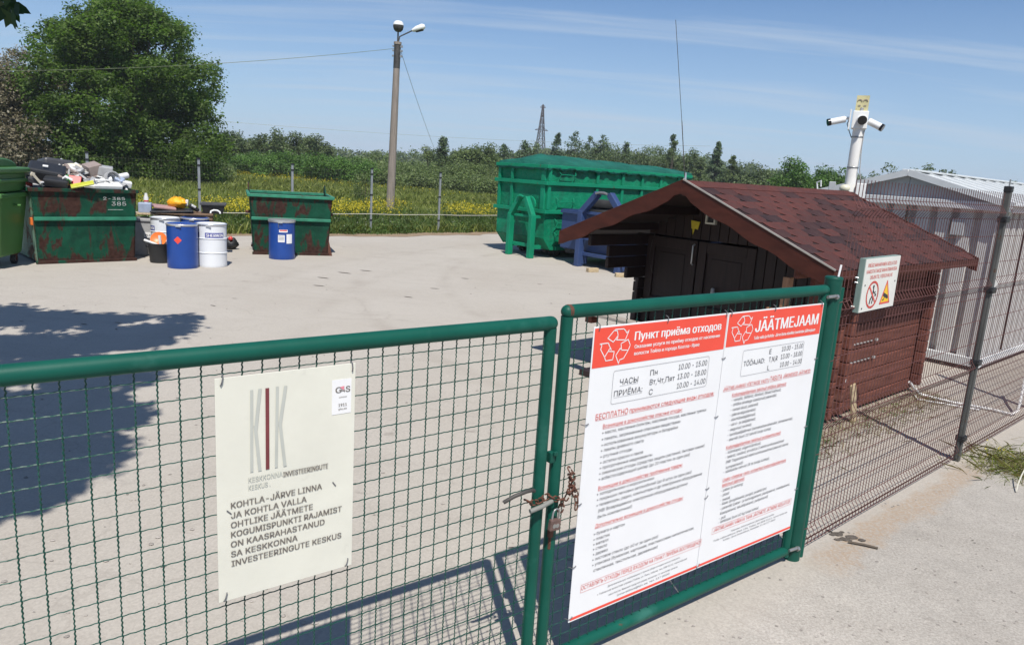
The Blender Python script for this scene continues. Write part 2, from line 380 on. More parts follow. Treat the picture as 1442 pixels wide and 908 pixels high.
def leafmat(name, a, b2, trans=0.35, rough=0.5, clump=0.6, scale=0.5):
    m, t, b = newmat(name)
    g = t.nodes.new('ShaderNodeNewGeometry')
    c = ramp(t, g.outputs['Random Per Island'], [(0.0, mul(a, 0.75)), (0.45, a), (1.0, b2)])
    if clump: c = mix(t, 1.0, c, ramp(t, noise(t, scale, 5, 0.6), [(0.32, 1 - clump * 0.55), (0.68, 1 + clump * 0.45)]), 'MULTIPLY')
    b.inputs['Roughness'].default_value = rough; b.inputs['Specular IOR Level'].default_value = 0.25
    t.links.new(c, b.inputs['Base Color'])
    tr = t.nodes.new('ShaderNodeBsdfTranslucent'); t.links.new(mix(t, 1.0, c, (1.0, 1.25, 0.55), 'MULTIPLY'), tr.inputs[0])
    ms = t.nodes.new('ShaderNodeMixShader'); ms.inputs[0].default_value = trans
    o = t.nodes['Material Output']; t.links.new(b.outputs[0], ms.inputs[1]); t.links.new(tr.outputs[0], ms.inputs[2]); t.links.new(ms.outputs[0], o.inputs[0])
    return m
M['oak'] = leafmat('broad_leaves', (0.100, 0.165, 0.036), (0.170, 0.245, 0.062), 0.55, clump=0.8, scale=0.45)
M['near_leaf'] = leafmat('hanging_leaves', (0.018, 0.045, 0.012), (0.035, 0.08, 0.02), 0.2, clump=0.3, scale=2)
M['bushleaf'] = leafmat('bush_leaves', (0.085, 0.175, 0.032), (0.145, 0.25, 0.055), 0.3, clump=0.7, scale=0.35)
M['greybush'] = leafmat('grey_green_leaves', (0.130, 0.180, 0.060), (0.195, 0.245, 0.090), 0.3, clump=0.6, scale=0.3)
M['farleaf'] = leafmat('far_tree_leaves', (0.120, 0.165, 0.065), (0.18, 0.225, 0.095), 0.3, clump=0.7, scale=0.3)
M['conifer'] = leafmat('conifer_needles', (0.075, 0.120, 0.050), (0.125, 0.175, 0.078), 0.15, clump=0.6, scale=0.5)
M['dryleaf'] = leafmat('brownish_dry_leaves', (0.17, 0.145, 0.095), (0.27, 0.24, 0.16), 0.2, clump=0.6, scale=0.4)
M['grass'] = leafmat('meadow_grass', (0.175, 0.215, 0.045), (0.30, 0.32, 0.09), 0.35, clump=0.6, scale=0.35)
M['drygrass'] = leafmat('dry_grass', (0.20, 0.17, 0.08), (0.34, 0.27, 0.13), 0.3, clump=0.3, scale=2)
M['weed'] = leafmat('green_weed_leaves', (0.085, 0.150, 0.035), (0.17, 0.22, 0.065), 0.35, clump=0.6, scale=0.8)
M['flower'] = leafmat('yellow_petals', (0.52, 0.43, 0.02), (0.68, 0.56, 0.03), 0.25, clump=0.2, scale=2)
M['white_flower'] = leafmat('white_petals', (0.55, 0.55, 0.50), (0.65, 0.65, 0.6), 0.25, clump=0.1)
M['bark'] = pm('tree_bark', (0.10, 0.08, 0.06), 0.9, var=0.4, scale=3, bstr=0.6, bscale=10, bdist=0.03)
M['pole'] = pm('grey_weathered_pole', (0.25, 0.21, 0.18), 0.85, var=0.25, scale=3, grain=(8, 8, 0.5), bstr=0.3, bscale=20)
M['dark_metal'] = pm('dark_sheet_metal', (0.07, 0.065, 0.06), 0.6, metal=0.3, var=0.3, bstr=0.1)
M['white_paint'] = pm('white_paint', (0.78, 0.78, 0.76), 0.4, var=0.04, bstr=0.03, dirt=((0.55, 0.53, 0.47), 6, 0.66))
M['cladding'] = pm('light_grey_cladding', (0.56, 0.55, 0.53), 0.5, spec=0.3, var=0.06, scale=2, bstr=0.04, dirt=((0.33, 0.33, 0.33), 3, 0.6))
M['roof_white'] = pm('off_white_roof', (0.60, 0.62, 0.62), 0.5, var=0.05, bstr=0.04, dirt=((0.45, 0.46, 0.46), 2, 0.6))
M['gable_grey'] = pm('pale_grey_gable', (0.40, 0.42, 0.43), 0.55, var=0.05, bstr=0.04)
M['cont_green'] = pm('container_green_paint', (0.004, 0.19, 0.095), 0.55, spec=0.25, var=0.28, scale=1.6, bstr=0.5, bscale=2.6, bdist=0.12, dirt=((0.02, 0.12, 0.075), 1.1, 0.52), rust=((0.11, 0.08, 0.05), 2.4, 0.66, 1))
M['cont_frame'] = pm('container_green_frame', (0.005, 0.22, 0.115), 0.55, spec=0.25, var=0.15, scale=2, bstr=0.1, bscale=6, rust=((0.10, 0.07, 0.04), 3.2, 0.64, 1))
M['tarp'] = pm('green_tarpaulin', (0.010, 0.105, 0.075), 0.7, spec=0.2, var=0.3, scale=1.5, bstr=0.7, bscale=7, bdist=0.04, grain=(1, 1, 3))
M['cont_blue'] = pm('container_blue_paint', (0.030, 0.058, 0.155), 0.5, var=0.15, scale=2, bstr=0.2, bscale=5, bdist=0.03, rust=((0.10, 0.06, 0.05), 3, 0.70))
M['tyre'] = pm('tyre_rubber', (0.022, 0.022, 0.023), 0.8, var=0.3, bstr=0.4, bscale=40)
M['skip'] = pm('rusty_green_skip_paint', (0.006, 0.062, 0.034), 0.65, spec=0.18, var=0.35, scale=2.5, bstr=0.3, bscale=8, bdist=0.02, rust=((0.050, 0.024, 0.018), 2.6, 0.53, 1, 1), dirt=((0.004, 0.032, 0.02), 1.6, 0.48))
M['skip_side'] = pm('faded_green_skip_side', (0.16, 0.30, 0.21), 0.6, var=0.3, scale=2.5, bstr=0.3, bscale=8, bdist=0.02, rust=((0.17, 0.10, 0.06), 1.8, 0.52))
M['skip_rib'] = pm('green_skip_rib', (0.025, 0.19, 0.11), 0.5, var=0.3, scale=5, bstr=0.1, rust=((0.12, 0.06, 0.04), 4, 0.62))
M['bin_green'] = pm('green_bin_plastic', (0.055, 0.155, 0.035), 0.42, var=0.06, bstr=0.08, bscale=90)
M['drum_blue'] = pm('blue_drum_paint', (0.012, 0.058, 0.27), 0.3, var=0.08, bstr=0.1, bscale=6, bdist=0.01, dirt=((0.02, 0.05, 0.16), 5, 0.62))
M['drum_white'] = pm('white_drum_paint', (0.72, 0.74, 0.76), 0.35, var=0.03, bstr=0.05)
M['label_blue'] = pm('blue_label', (0.03, 0.045, 0.30), 0.4, var=0.05, bstr=0)
M['silver'] = pm('silver_ring', (0.55, 0.56, 0.57), 0.3, metal=0.6, var=0.1, bstr=0.03)
M['tub'] = pm('black_rubber_tub', (0.03, 0.031, 0.033), 0.6, var=0.2, bstr=0.2)
M['orange'] = pm('orange_plastic', (0.75, 0.18, 0.03), 0.4, var=0.1, bstr=0.05)
M['bag_yellow'] = pm('yellow_bag', (0.85, 0.40, 0.01), 0.45, var=0.2, scale=12, bstr=0.8, bscale=18, bdist=0.03)
for nm, c in (('j_black', (0.018, 0.019, 0.021)), ('j_dark', (0.06, 0.06, 0.065)), ('j_white', (0.72, 0.72, 0.70)), ('j_cream', (0.55, 0.50, 0.40)), ('j_grey', (0.36, 0.36, 0.36)), ('j_tan', (0.30, 0.24, 0.21)), ('j_red', (0.55, 0.05, 0.04)), ('j_lime', (0.45, 0.46, 0.04)), ('j_blue', (0.30, 0.36, 0.48)), ('j_green', (0.04, 0.22, 0.06)), ('j_pink', (0.42, 0.25, 0.23))):
    M[nm] = pm(nm[2:] + '_scrap', c, 0.45, var=0.12, scale=8, bstr=0.1, dirt=(mul(c, 0.6), 9, 0.64))
M['lens'] = pm('camera_lens_glass', (0.01, 0.01, 0.012), 0.15, var=0.1, bstr=0)
M['lampglass'] = pm('frosted_lamp_cover', (0.75, 0.76, 0.74), 0.3, var=0.03, bstr=0)
M['straw'] = pm('pale_rope', (0.55, 0.53, 0.45), 0.8, var=0.2, bstr=0)
M['pylon'] = pm('brown_grey_pylon', (0.07, 0.055, 0.055), 0.7, var=0.2, bstr=0)
M['pvc'] = pm('camera_pole_white', (0.80, 0.78, 0.74), 0.35, var=0.04, bstr=0.03, dirt=((0.66, 0.60, 0.50), 3, 0.55))
# ------------------------------------------------------------------ ground
def grid_sheet(name, mat, poly, z):
    b = MB(); b.add([(p.x, p.y, z) for p in poly], [tuple(range(len(poly)))]); return b.build(name, mat, kind='structure')
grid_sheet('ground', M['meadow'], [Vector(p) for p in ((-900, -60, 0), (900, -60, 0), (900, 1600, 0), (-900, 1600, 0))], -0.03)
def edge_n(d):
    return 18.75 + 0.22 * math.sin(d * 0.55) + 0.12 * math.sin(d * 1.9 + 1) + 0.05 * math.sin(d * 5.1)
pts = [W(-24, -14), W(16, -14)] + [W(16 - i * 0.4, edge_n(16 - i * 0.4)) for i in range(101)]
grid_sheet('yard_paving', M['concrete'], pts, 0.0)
pts = [W(-24, edge_n(-24) - 0.25 + 0)] + [W(-24 + i * 0.4, edge_n(-24 + i * 0.4) - 0.35 - 0.10 * math.sin(i * 1.7)) for i in range(101)] + [W(16 - i * 0.4, edge_n(16 - i * 0.4) + 1.0) for i in range(101)]
grid_sheet('soil_verge', M['soil'], pts, 0.006)
# mud lump and small litter on the paving
b = MB(); c0 = gp(1192, 756)
for i in range(14):
    q = c0 + Vector((rnd.uniform(-0.10, 0.13), rnd.uniform(-0.06, 0.09), 0)); b.ball((q.x, q.y, 0.004), rnd.uniform(0.012, 0.035), 7, (1.3, 1, 0.14), 0.25, i)
tag(b.build('mud_clod', pm('dark_mud', (0.10, 0.085, 0.07), 0.9, var=0.4, scale=30, bstr=0.5)), 'flattened dark clod of mud lying on the paving beside the foot of the wire fence', 'mud')
b = MB(); c0 = gp(1215, 768); b.tube([c0 + Vector((-0.09, 0.02, 0.01)), c0 + Vector((0, -0.01, 0.014)), c0 + Vector((0.08, -0.04, 0.01))], 0.008, 6)
tag(b.build('stick', M['bark']), 'short dark stick lying on the paving next to the mud clod', 'stick')
# pebbles and grit
V = []; Fs = []; k = 0
b = MB()
for i in range(420):
    if i < 220: p = gp(rnd.uniform(900, 1440), rnd.uniform(700, 905))
    else: p = gp(rnd.uniform(0, 900), rnd.uniform(380, 900))
    s = rnd.uniform(0.003, 0.009) * (1 if i < 300 else 1.6)
    b.ball((p.x, p.y, s * 0.4), s, 5, (1.3, 1, 0.6), 0.3, i)
b.build('grit', pm('pale_grit', (0.33, 0.30, 0.27), 0.9, var=0.5, scale=4), kind='stuff')

b = MB()
for i, (px, py, l) in enumerate(((455, 391, .3), (485, 384, .35), (515, 381, .3), (449, 402, .25), (612, 406, .2), (575, 418, .2), (108, 441, .12), (240, 475, .08), (230, 797, .04), (720, 770, .05), (300, 430, .12), (760, 400, .15), (655, 392, .2), (1235, 790, .03), (1290, 800, .03), (1180, 860, .02), (1370, 760, .03), (420, 540, .06), (250, 560, .05), (330, 420, .1), (30, 452, .1), (118, 456, .12), (166, 454, .12))):
    p = gp(px, py, 0.006); an = rnd.uniform(-0.5, 0.5); d_ = Vector((math.cos(an), math.sin(an), 0)) * l * 0.5; q_ = Vector((-d_.y, d_.x, 0)) * 0.22
    b.add([p - d_, p - d_ * 0.3 - q_, p + d_ * 0.6 - q_ * 0.6, p + d_, p + d_ * 0.3 + q_, p - d_ * 0.5 + q_ * 0.7], [(0, 1, 2, 3, 4, 5)])
b.build('litter', pm('dark_litter', (0.13, 0.11, 0.09), 0.9, var=0.4, scale=6), kind='stuff')

# ------------------------------------------------------------------ gate
def crimped(length, amp, period, r, axis, name, mat, amp2=0.0, sides=4):
    n = int(length / (period / 4)); pts = []
    for i in range(n + 1):
        q = length * i / n; a = amp * math.sin(2 * PI * q / period); a2 = amp2 * math.cos(2 * PI * q / period)
        pts.append((a, a2, q) if axis == 'z' else (q, a2, a))
    return MB().tube(pts, r, sides, False).mesh(name, mat)
CW, CH, WT = 0.0613, 0.0663, 1.632
def gate_leaf(label, s0, s1, zt, first_col, stile0, stile1):
    L0 = s1 - s0
    t = thing('gate_leaf', label, 'gate', WG(s0, 0), GA, 'two leaves of the green mesh gate')
    b = MB().tube([(0.03, 0, zt), (L0 / 2, 0, zt + 0.001), (L0 - 0.03, 0, zt)], 0.030, 20); b.ball((0.03, 0, zt), 0.0297, 16); b.ball((L0 - 0.03, 0, zt), 0.0297, 16); b.build('top_rail', M['gate_green'], t, 50)
    MB().tube([(0.03, 0, 0.075), (L0 - 0.03, 0, 0.075)], 0.030, 18).build('bottom_rail', M['gate_green'], t, 50)
    for x, r in ((0.0 + 0.03, stile0), (L0 - 0.03, stile1)):
        MB().tube([(x, 0.001, 0.04), (x, 0.001, zt - (0.0 if r > 0.029 else 0.02))], r, 18).build('stile', M['gate_green'], t, 50)
    vm = crimped(zt - 0.13, 0.0013, CH / 4, 0.0026, 'z', 'wire', M['wire_green'], 0.0012)
    hm = crimped(L0 - 0.10, 0.0006, CW / 2, 0.0024, 'x', 'wire', M['wire_green'], 0.0012)
    x = first_col
    while x < L0 - 0.06:
        if x > 0.06:
            o = bpy.data.objects.new('wire', vm); COL.objects.link(o); o.parent = t; o.location = (x + rnd.uniform(-0.0015, 0.0015), rnd.uniform(-0.001, 0.001), 0.10)
            o.rotation_euler = (0, rnd.uniform(-0.0015, 0.0015), 0)
        x += CW
    z = WT
    while z > 0.11:
        o = bpy.data.objects.new('wire', hm); COL.objects.link(o); o.parent = t; o.location = (0.05, 0.0015, z + rnd.uniform(-0.002, 0.002)); o.rotation_euler = (0, rnd.uniform(-0.001, 0.001), 0)
        z -= CH
    return t
S_L0 = -4.036 - 4 * CW - 0.03
gl = gate_leaf('left leaf of the green tube and mesh gate, carrying the cream sign', S_L0, -2.135, 1.693, 0.03, 0.03, 0.027)
gr = gate_leaf('right leaf of the green tube and mesh gate, carrying the two red and white boards', -2.107, -0.055, 1.736, 0.085, 0.027, 0.027)
MB().ball((0.036, 0, 1.737), 0.0300, 16, (1.03, 1.04, 1.0)).build('corner_weld', M['rust'], gr, 60, label='rust-brown corner where the top rail meets the stile')
b = MB().box(-0.012, -0.012, 1.10, 0.026, 0.03, 0.05); b.box(-0.004, -0.032, 1.12, 0.02, 0.012, 0.02); b.build('latch', M['post_green'], gr, bevel=0.004)
b = MB().cyl((0.016, -0.016, 0.66), (0.016, -0.016, 0.80), 0.008, n=10); b.box(0.016, -0.018, 0.74, 0.022, 0.016, 0.045); b.build('drop_bolt', M['rust'], gr, 50)
# gate posts
t = thing('gate_post', 'thick round green gate post between the boards and the wire fence', 'gate post', WG(0, 0), GA)
b = MB().tube([(0, 0, -0.02), (0, 0, 1.80)], 0.050, 28); b.build('pipe', M['post_green'], t, 50)
b = MB().lathe([(0.051, 1.795), (0.052, 1.805), (0.046, 1.812), (0.0, 1.814)], 24, cap=False); b.build('cap', M['post_green'], t, 50)
b = MB().tube([(0.072, -0.012, 0.0), (0.072, -0.012, 1.745)], 0.022, 18); b.build('side_pipe', M['gate_green'], t, 50)
b = MB()
for z in (1.70, 0.095):
    b.tube([(-0.10, -0.035, z), (-0.03, -0.045, z + 0.003)], 0.010, 10); b.tube([(-0.035, -0.046, z), (-0.018, -0.048, z)], 0.016, 6)
b.build('hinge', M['steel'], t, 40)
b = MB()
for z in (1.66, 1.30, 0.70, 0.20):
    b.tube([(0.072 + 0.024 * math.cos(a), -0.012 + 0.024 * math.sin(a), z + 0.004 * math.sin(3 * a)) for a in [i * PI / 8 for i in range(17)]], 0.0022, 5)
    b.tube([(0.09, -0.038, z), (0.12, -0.05, z + 0.015), (0.125, -0.05, z + 0.045)], 0.0022, 5)
b.build('tie_wire', M['rusty_wire'], t)
b = MB().bar((-0.008, -0.03, 1.815), (0.004, -0.03, 1.885), 0.016, 0.004, (0, 1, 0)); tag(b.build('paper_scrap', M['sign_white'], None), 'narrow white scrap stuck upright on top of the green gate post', 'scrap')
bpy.data.objects['paper_scrap'].location = WG(0, 0); bpy.data.objects['paper_scrap'].rotation_euler = (0, 0, GA)
t = thing('gate_post', 'round green gate post at the hinge side of the left leaf, mostly out of frame', 'gate post', WG(S_L0 - 0.10, 0), GA)
MB().tube([(0, 0, -0.02), (0, 0, 1.80)], 0.050, 24).build('pipe', M['post_green'], t, 50)
MB().tube([(0.02, -0.035, 1.60), (0.09, -0.035, 1.60)], 0.010, 8).build('hinge', M['steel'], t, 50)

# chain, padlock, rods
def link_mesh(L, Wd, r, mat, name='link'):
    pts = []
    for i in range(15):
        a = 2 * PI * i / 14; x = math.cos(a) * Wd; z = math.sin(a) * Wd + (L / 2 - Wd) * (1 if math.sin(a) > 0 else -1 if math.sin(a) < 0 else 0); pts.append((x, 0, z))
    return MB().tube(pts, r, 6, False).mesh(name, mat, 60)
lm_ = link_mesh(0.040, 0.0125, 0.0036, M['rust'])
def chain(label, pts):
    o0 = pts[0]; t = thing('chain', label, 'chain', o0)
    k = 0; seg = []
    dense = []
    for a, c in zip(pts[:-1], pts[1:]):
        n = max(1, int((c - a).length / 0.004)); dense += [a.lerp(c, i / n) for i in range(n)]
    dense.append(pts[-1]); acc = 0; last = dense[0]; prev = dense[0]
    for p in dense:
        if (p - last).length >= 0.029:
            d = (p - last).normalized(); q = d.to_track_quat('Z', 'Y') @ Quaternion((0, 0, 1), (PI / 2 * (k % 2) + rnd.uniform(-0.35, 0.35)))
            o = bpy.data.objects.new('link', lm_); COL.objects.link(o); o.parent = t; o.rotation_mode = 'QUATERNION'
            o.rotation_quaternion = q; o.location = (p + last) / 2 - o0; k += 1; last = p
    return t
def cg(s, n, z): return WG(s, n, z)
chain('rusty chain bunched and hanging beside the right gate stile', [cg(-2.03, -0.035, 1.04), cg(-2.012, -0.05, 1.03), cg(-2.03, -0.045, 0.99), cg(-2.008, -0.05, 0.985), cg(-2.02, -0.04, 0.955), cg(-2.035, -0.05, 0.93), cg(-2.0, -0.045, 0.955), cg(-2.035, -0.04, 0.90), cg(-2.05, -0.048, 0.87)])
chain('loose end of rusty chain dangling toward the white boards', [cg(-2.03, -0.042, 1.01), cg(-2.01, -0.045, 0.965), cg(-1.995, -0.045, 0.93), cg(-1.975, -0.045, 0.89), cg(-1.972, -0.045, 0.825)])
chain('rusty chain wrapped across both gate stiles above the padlock', [cg(-2.26, -0.03, 0.94), cg(-2.22, -0.042, 0.915), cg(-2.17, -0.048, 0.935), cg(-2.13, -0.05, 0.945), cg(-2.11, -0.052, 0.90), cg(-2.07, -0.05, 0.925), cg(-2.05, -0.035, 0.86), cg(-2.08, -0.048, 0.835)])
t = thing('padlock', 'brown rusty padlock with two worn bright spots hanging at the gate gap', 'padlock', WG(-2.108, -0.058, 0.80), GA, rot=(0, R(6), GA))
b = MB().box(0, 0, 0, 0.058, 0.022, 0.052); b.build('body', pm('brown_lock_body', (0.16, 0.10, 0.085), 0.6, metal=0.3, var=0.3, scale=40), t, bevel=0.005)
MB().tube([(-0.018, 0, 0.024), (-0.018, 0, 0.055), (-0.012, 0, 0.068), (0, 0, 0.073), (0.012, 0, 0.068), (0.018, 0, 0.055), (0.018, 0, 0.024)], 0.0045, 8).build('shackle', M['steel'], t, 50)
b = MB().cyl((-0.009, -0.0125, -0.002), (-0.009, -0.0105, -0.002), 0.010, n=12); b.cyl((0.009, -0.0125, -0.002), (0.009, -0.0105, -0.002), 0.010, n=12); b.build('emblem', M['steel'], t)
MB().tube([WG(-2.375, -0.03, 0.955), WG(-2.34, -0.055, 0.985), WG(-2.28, -0.06, 0.995), WG(-2.235, -0.045, 0.985), WG(-2.215, -0.03, 0.97)], 0.0085, 9).build('wire_hook', M['dark_metal'], None, 60, label='dark curved hook handle sticking out left of the gate stiles', category='handle')
MB().tube([WG(-2.25, -0.055, 0.895), WG(-2.19, -0.06, 0.905), WG(-2.13, -0.055, 0.915)], 0.0105, 10).build('hose_sleeve', pm('grey_rubber_hose', (0.20, 0.20, 0.18), 0.6, var=0.1), None, 60, label='short grey piece of hose lying across the left gate stile', category='hose')

# ------------------------------------------------------------------ lettering jobs
TEXT = []                                 # (builder, text, x, z, width, cap height, bold, y)
def text(mb, s, x, z, wd, cap, bold=0.0, y=0.0): TEXT.append((mb, s, x, z, wd, cap, bold, y))
def run_text():
    # every character is looked up once (as a line "c H", whose H gives the advance width) and its outlines are filled one contour at a time
    from mathutils.geometry import tessellate_polygon
    chars = sorted({c for j in TEXT for c in j[1] if c != ' '})
    cu = bpy.data.curves.new('t', 'FONT'); cu.body = '\n'.join(['H', ' H'] + [c + ' H' for c in chars]); cu.size = 1; cu.resolution_u = 3; cu.fill_mode = 'NONE'; cu.space_line = 3.0
    try: cu.font = bpy.data.fonts.load(bpy.utils.system_resource('DATAFILES', path='fonts') + '/Inter.woff2')   # the sans face that ships with Blender
    except Exception: pass
    o = bpy.data.objects.new('t', cu); COL.objects.link(o); bpy.context.view_layer.update()
    me = bpy.data.meshes.new_from_object(o.evaluated_get(bpy.context.evaluated_depsgraph_get()))
    nb_ = {}
    for e in me.edges:
        i, j = e.vertices; nb_.setdefault(i, []).append(j); nb_.setdefault(j, []).append(i)
    seen = set(); rows = [[] for _ in range(len(chars) + 2)]
    for v0 in sorted(nb_):
        if v0 in seen: continue
        lp = [v0]; seen.add(v0); cur = min(nb_[v0])
        while cur not in seen:
            lp.append(cur); seen.add(cur); nx = [q for q in nb_[cur] if q not in seen]
            if not nx: break
            cur = nx[0]
        P = [(me.vertices[i].co.x, me.vertices[i].co.y) for i in lp]; ym = sum(p[1] for p in P) / len(P)
        k = max(0, min(len(rows) - 1, int(math.floor((1.8 - ym) / 3.0)))); P = [(x, y + 3.0 * k) for x, y in P]
        ar = sum(P[i - 1][0] * P[i][1] - P[i][0] * P[i - 1][1] for i in range(len(P))) / 2; rows[k].append((ar, P))
    def xs(r_): return [p[0] for _, P in r_ for p in P]
    hmax = max(xs(rows[0])); hh = max(p[1] for _, P in rows[0] for p in P); sp = max(xs(rows[1])) - hmax
    def inside(p, P):
        c = False
        for i in range(len(P)):
            (x0, y0), (x1, y1) = P[i - 1], P[i]
            if (y0 > p[1]) != (y1 > p[1]) and p[0] < (x1 - x0) * (p[1] - y0) / (y1 - y0) + x0: c = not c
        return c
    GL = {' ': (None, None, sp)}
    for k, c in enumerate(chars):
        r_ = rows[k + 2]; adv = max(xs(r_)) - hmax - sp; r_ = [q for q in r_ if sum(p[0] for p in q[1]) / len(q[1]) < adv + sp * 0.5]
        # a contour is a hole when it lies inside another one and turns the other way
        holes = [i for i, (ar, P) in enumerate(r_) if any(j != i and inside(P[0], Q) and aq * ar < 0 and abs(aq) > abs(ar) for j, (aq, Q) in enumerate(r_))]
        V_ = []; F_ = []; L_ = []
        for i, (ar, P) in enumerate(r_):
            if i in holes: continue
            lp = [P] + [r_[j][1] for j in holes if inside(r_[j][1][0], P)]; flat = [p for q in lp for p in q]; b0 = len(V_)
            F_ += [tuple(b0 + t_ for t_ in tri) for tri in tessellate_polygon([[Vector((x, y, 0)) for x, y in q] for q in lp])]; V_ += flat; L_ += [i * 0.00008] * len(flat)
        GL[c] = (np.array([(x, y, l) for (x, y), l in zip(V_, L_)]), F_, adv)
    for (mb, s, x, z, wd, cap, bold, y) in TEXT:
        pen = 0.0; V_ = []; F_ = []; n_ = 0
        for c in s:
            q, f, adv = GL[c]
            if q is not None: V_.append(q + np.array([pen, 0, 0])); F_ += [tuple(i + n_ for i in g_) for g_ in f]; n_ += len(q)
            pen += adv
        q = np.concatenate(V_); x0, x1 = q[:, 0].min(), q[:, 0].max(); sx = wd / (x1 - x0); sy = cap / hh; nb = 3 if bold > 0 else 1
        for j in range(nb):
            o_ = (j - (nb - 1) / 2) * bold * cap * 1.6
            mb.add([(x + (p[0] - x0) * sx + o_, y - 0.00003 * j - p[2], z + p[1] * sy) for p in q.tolist()], F_)
    bpy.data.objects.remove(o); bpy.data.meshes.remove(me)
def quad(mb, x0, x1, z0, z1, y): mb.add([(x0, y, z0), (x1, y, z0), (x1, y, z1), (x0, y, z1)], [(0, 1, 2, 3)])
def stroke(mb, pts, wd, y):
    for (x0, z0), (x1, z1) in zip(pts[:-1], pts[1:]):
        dx_, dz_ = x1 - x0, z1 - z0; l = math.hypot(dx_, dz_)
        if l < 1e-6: continue
        ux, uz = dx_ / l, dz_ / l; h = wd / 2
        x0 -= ux * h * 0.8; z0 -= uz * h * 0.8; x1 += ux * h * 0.8; z1 += uz * h * 0.8; nx, nz_ = -uz * h, ux * h
        mb.add([(x0 - nx, y, z0 - nz_), (x1 - nx, y, z1 - nz_), (x1 + nx, y, z1 + nz_), (x0 + nx, y, z0 + nz_)], [(0, 1, 2, 3)])
def rrect(mb, x0, x1, z0, z1, r, wd, y):
    p = []
    for cx, cz, a0 in ((x1 - r, z1 - r, 0), (x0 + r, z1 - r, 90), (x0 + r, z0 + r, 180), (x1 - r, z0 + r, 270)):
        for k in range(5): a = R(a0 + k * 22.5); p.append((cx + r * math.cos(a), cz + r * math.sin(a)))
    stroke(mb, p + [p[0]], wd, y)
REC = [[(97, 180), (148, 97), (178, 97), (190, 150), (150, 222), (97, 180)], [(148, 97), (165, 83), (240, 78), (258, 100), (270, 125), (290, 95), (262, 200), (178, 198), (190, 168)],
       [(30, 240), (105, 230), (120, 268), (140, 305), (122, 292), (82, 385), (40, 300), (48, 255), (30, 240)], [(82, 385), (95, 425), (160, 415), (167, 325), (110, 322)],
       [(225, 240), (290, 195), (315, 258), (300, 315), (235, 312), (225, 240)], [(300, 315), (262, 405), (225, 420), (218, 460), (185, 370), (222, 290), (235, 312)]]
def recycle(mb, u0, u1, v0, v1, wd, y):
    for pl in REC:
        q = [(u0 + (x - 30) / 285 * (u1 - u0), yy + 0.12 * (x - 30)) for x, yy in pl]
        stroke(mb, [(x, v0 + (yy - 95) / 385 * (v1 - v0)) for x, yy in q], wd, y)
def info_board(label, s0, wd, hd, texts, box_, rec, rbox, underl):
    t = thing('information_board', label, 'sign', WG(s0, -0.036, 1.667), GA, 'boards on the right gate leaf')
    H_ = 1.418
    MB().box(wd / 2, 0.0022, -H_ / 2, wd, 0.0040, H_).build('panel', M['sign_white'], t, bevel=0.0012)
    b = MB(); quad(b, 0.006, wd - 0.006, -hd, -0.007, -0.0008); b.build('red_header', M['sign_red'], t)
    b = MB(); quad(b, 0.008, wd - 0.002, -H_ + 0.008, -H_ + 0.022, -0.0008); b.build('red_footer', M['sign_red'], t)
    mb = {k: MB() for k in 'WKkRr'}
    y = -0.0018
    for s, x, z, w_, cap, c in texts:
        kk = 'W' if c == 'w' else c
        text(mb[kk], s, x, z, w_, cap, {'W': 0.030, 'w': 0.025, 'K': 0.0, 'k': 0.0, 'R': 0.0, 'r': 0.0}[c], y)
        if c == 'R': quad(mb['R'], x, x + w_, z - 0.005, z - 0.0036, y)
    for x, z, w_ in underl: quad(mb['K'], x, x + w_, z - 0.006, z - 0.0050, y)
    rrect(mb['K'], *box_, 0.012, 0.0014, y); rrect(mb['r'], *rbox, 0.002, 0.0013, y)
    sy = MB(); recycle(sy, *rec, 0.0042, y)
    return t, mb, sy
BOARDS = []
def ties(t, pts):
    for x, z, a in pts:
        b = MB()
        d = Vector((math.cos(a), 0, math.sin(a))); p = Vector((x, 0, z))
        b.tube([p - d * 0.016 + Vector((0, 0.015, 0)), p - d * 0.012 + Vector((0, -0.004, 0)), p + Vector((0, -0.006, 0)), p + d * 0.014 + Vector((0, -0.003, 0)), p + d * 0.02 + Vector((0, 0.012, 0))], 0.0022, 5); b.build('tie_wire', M['print_dark'], t)
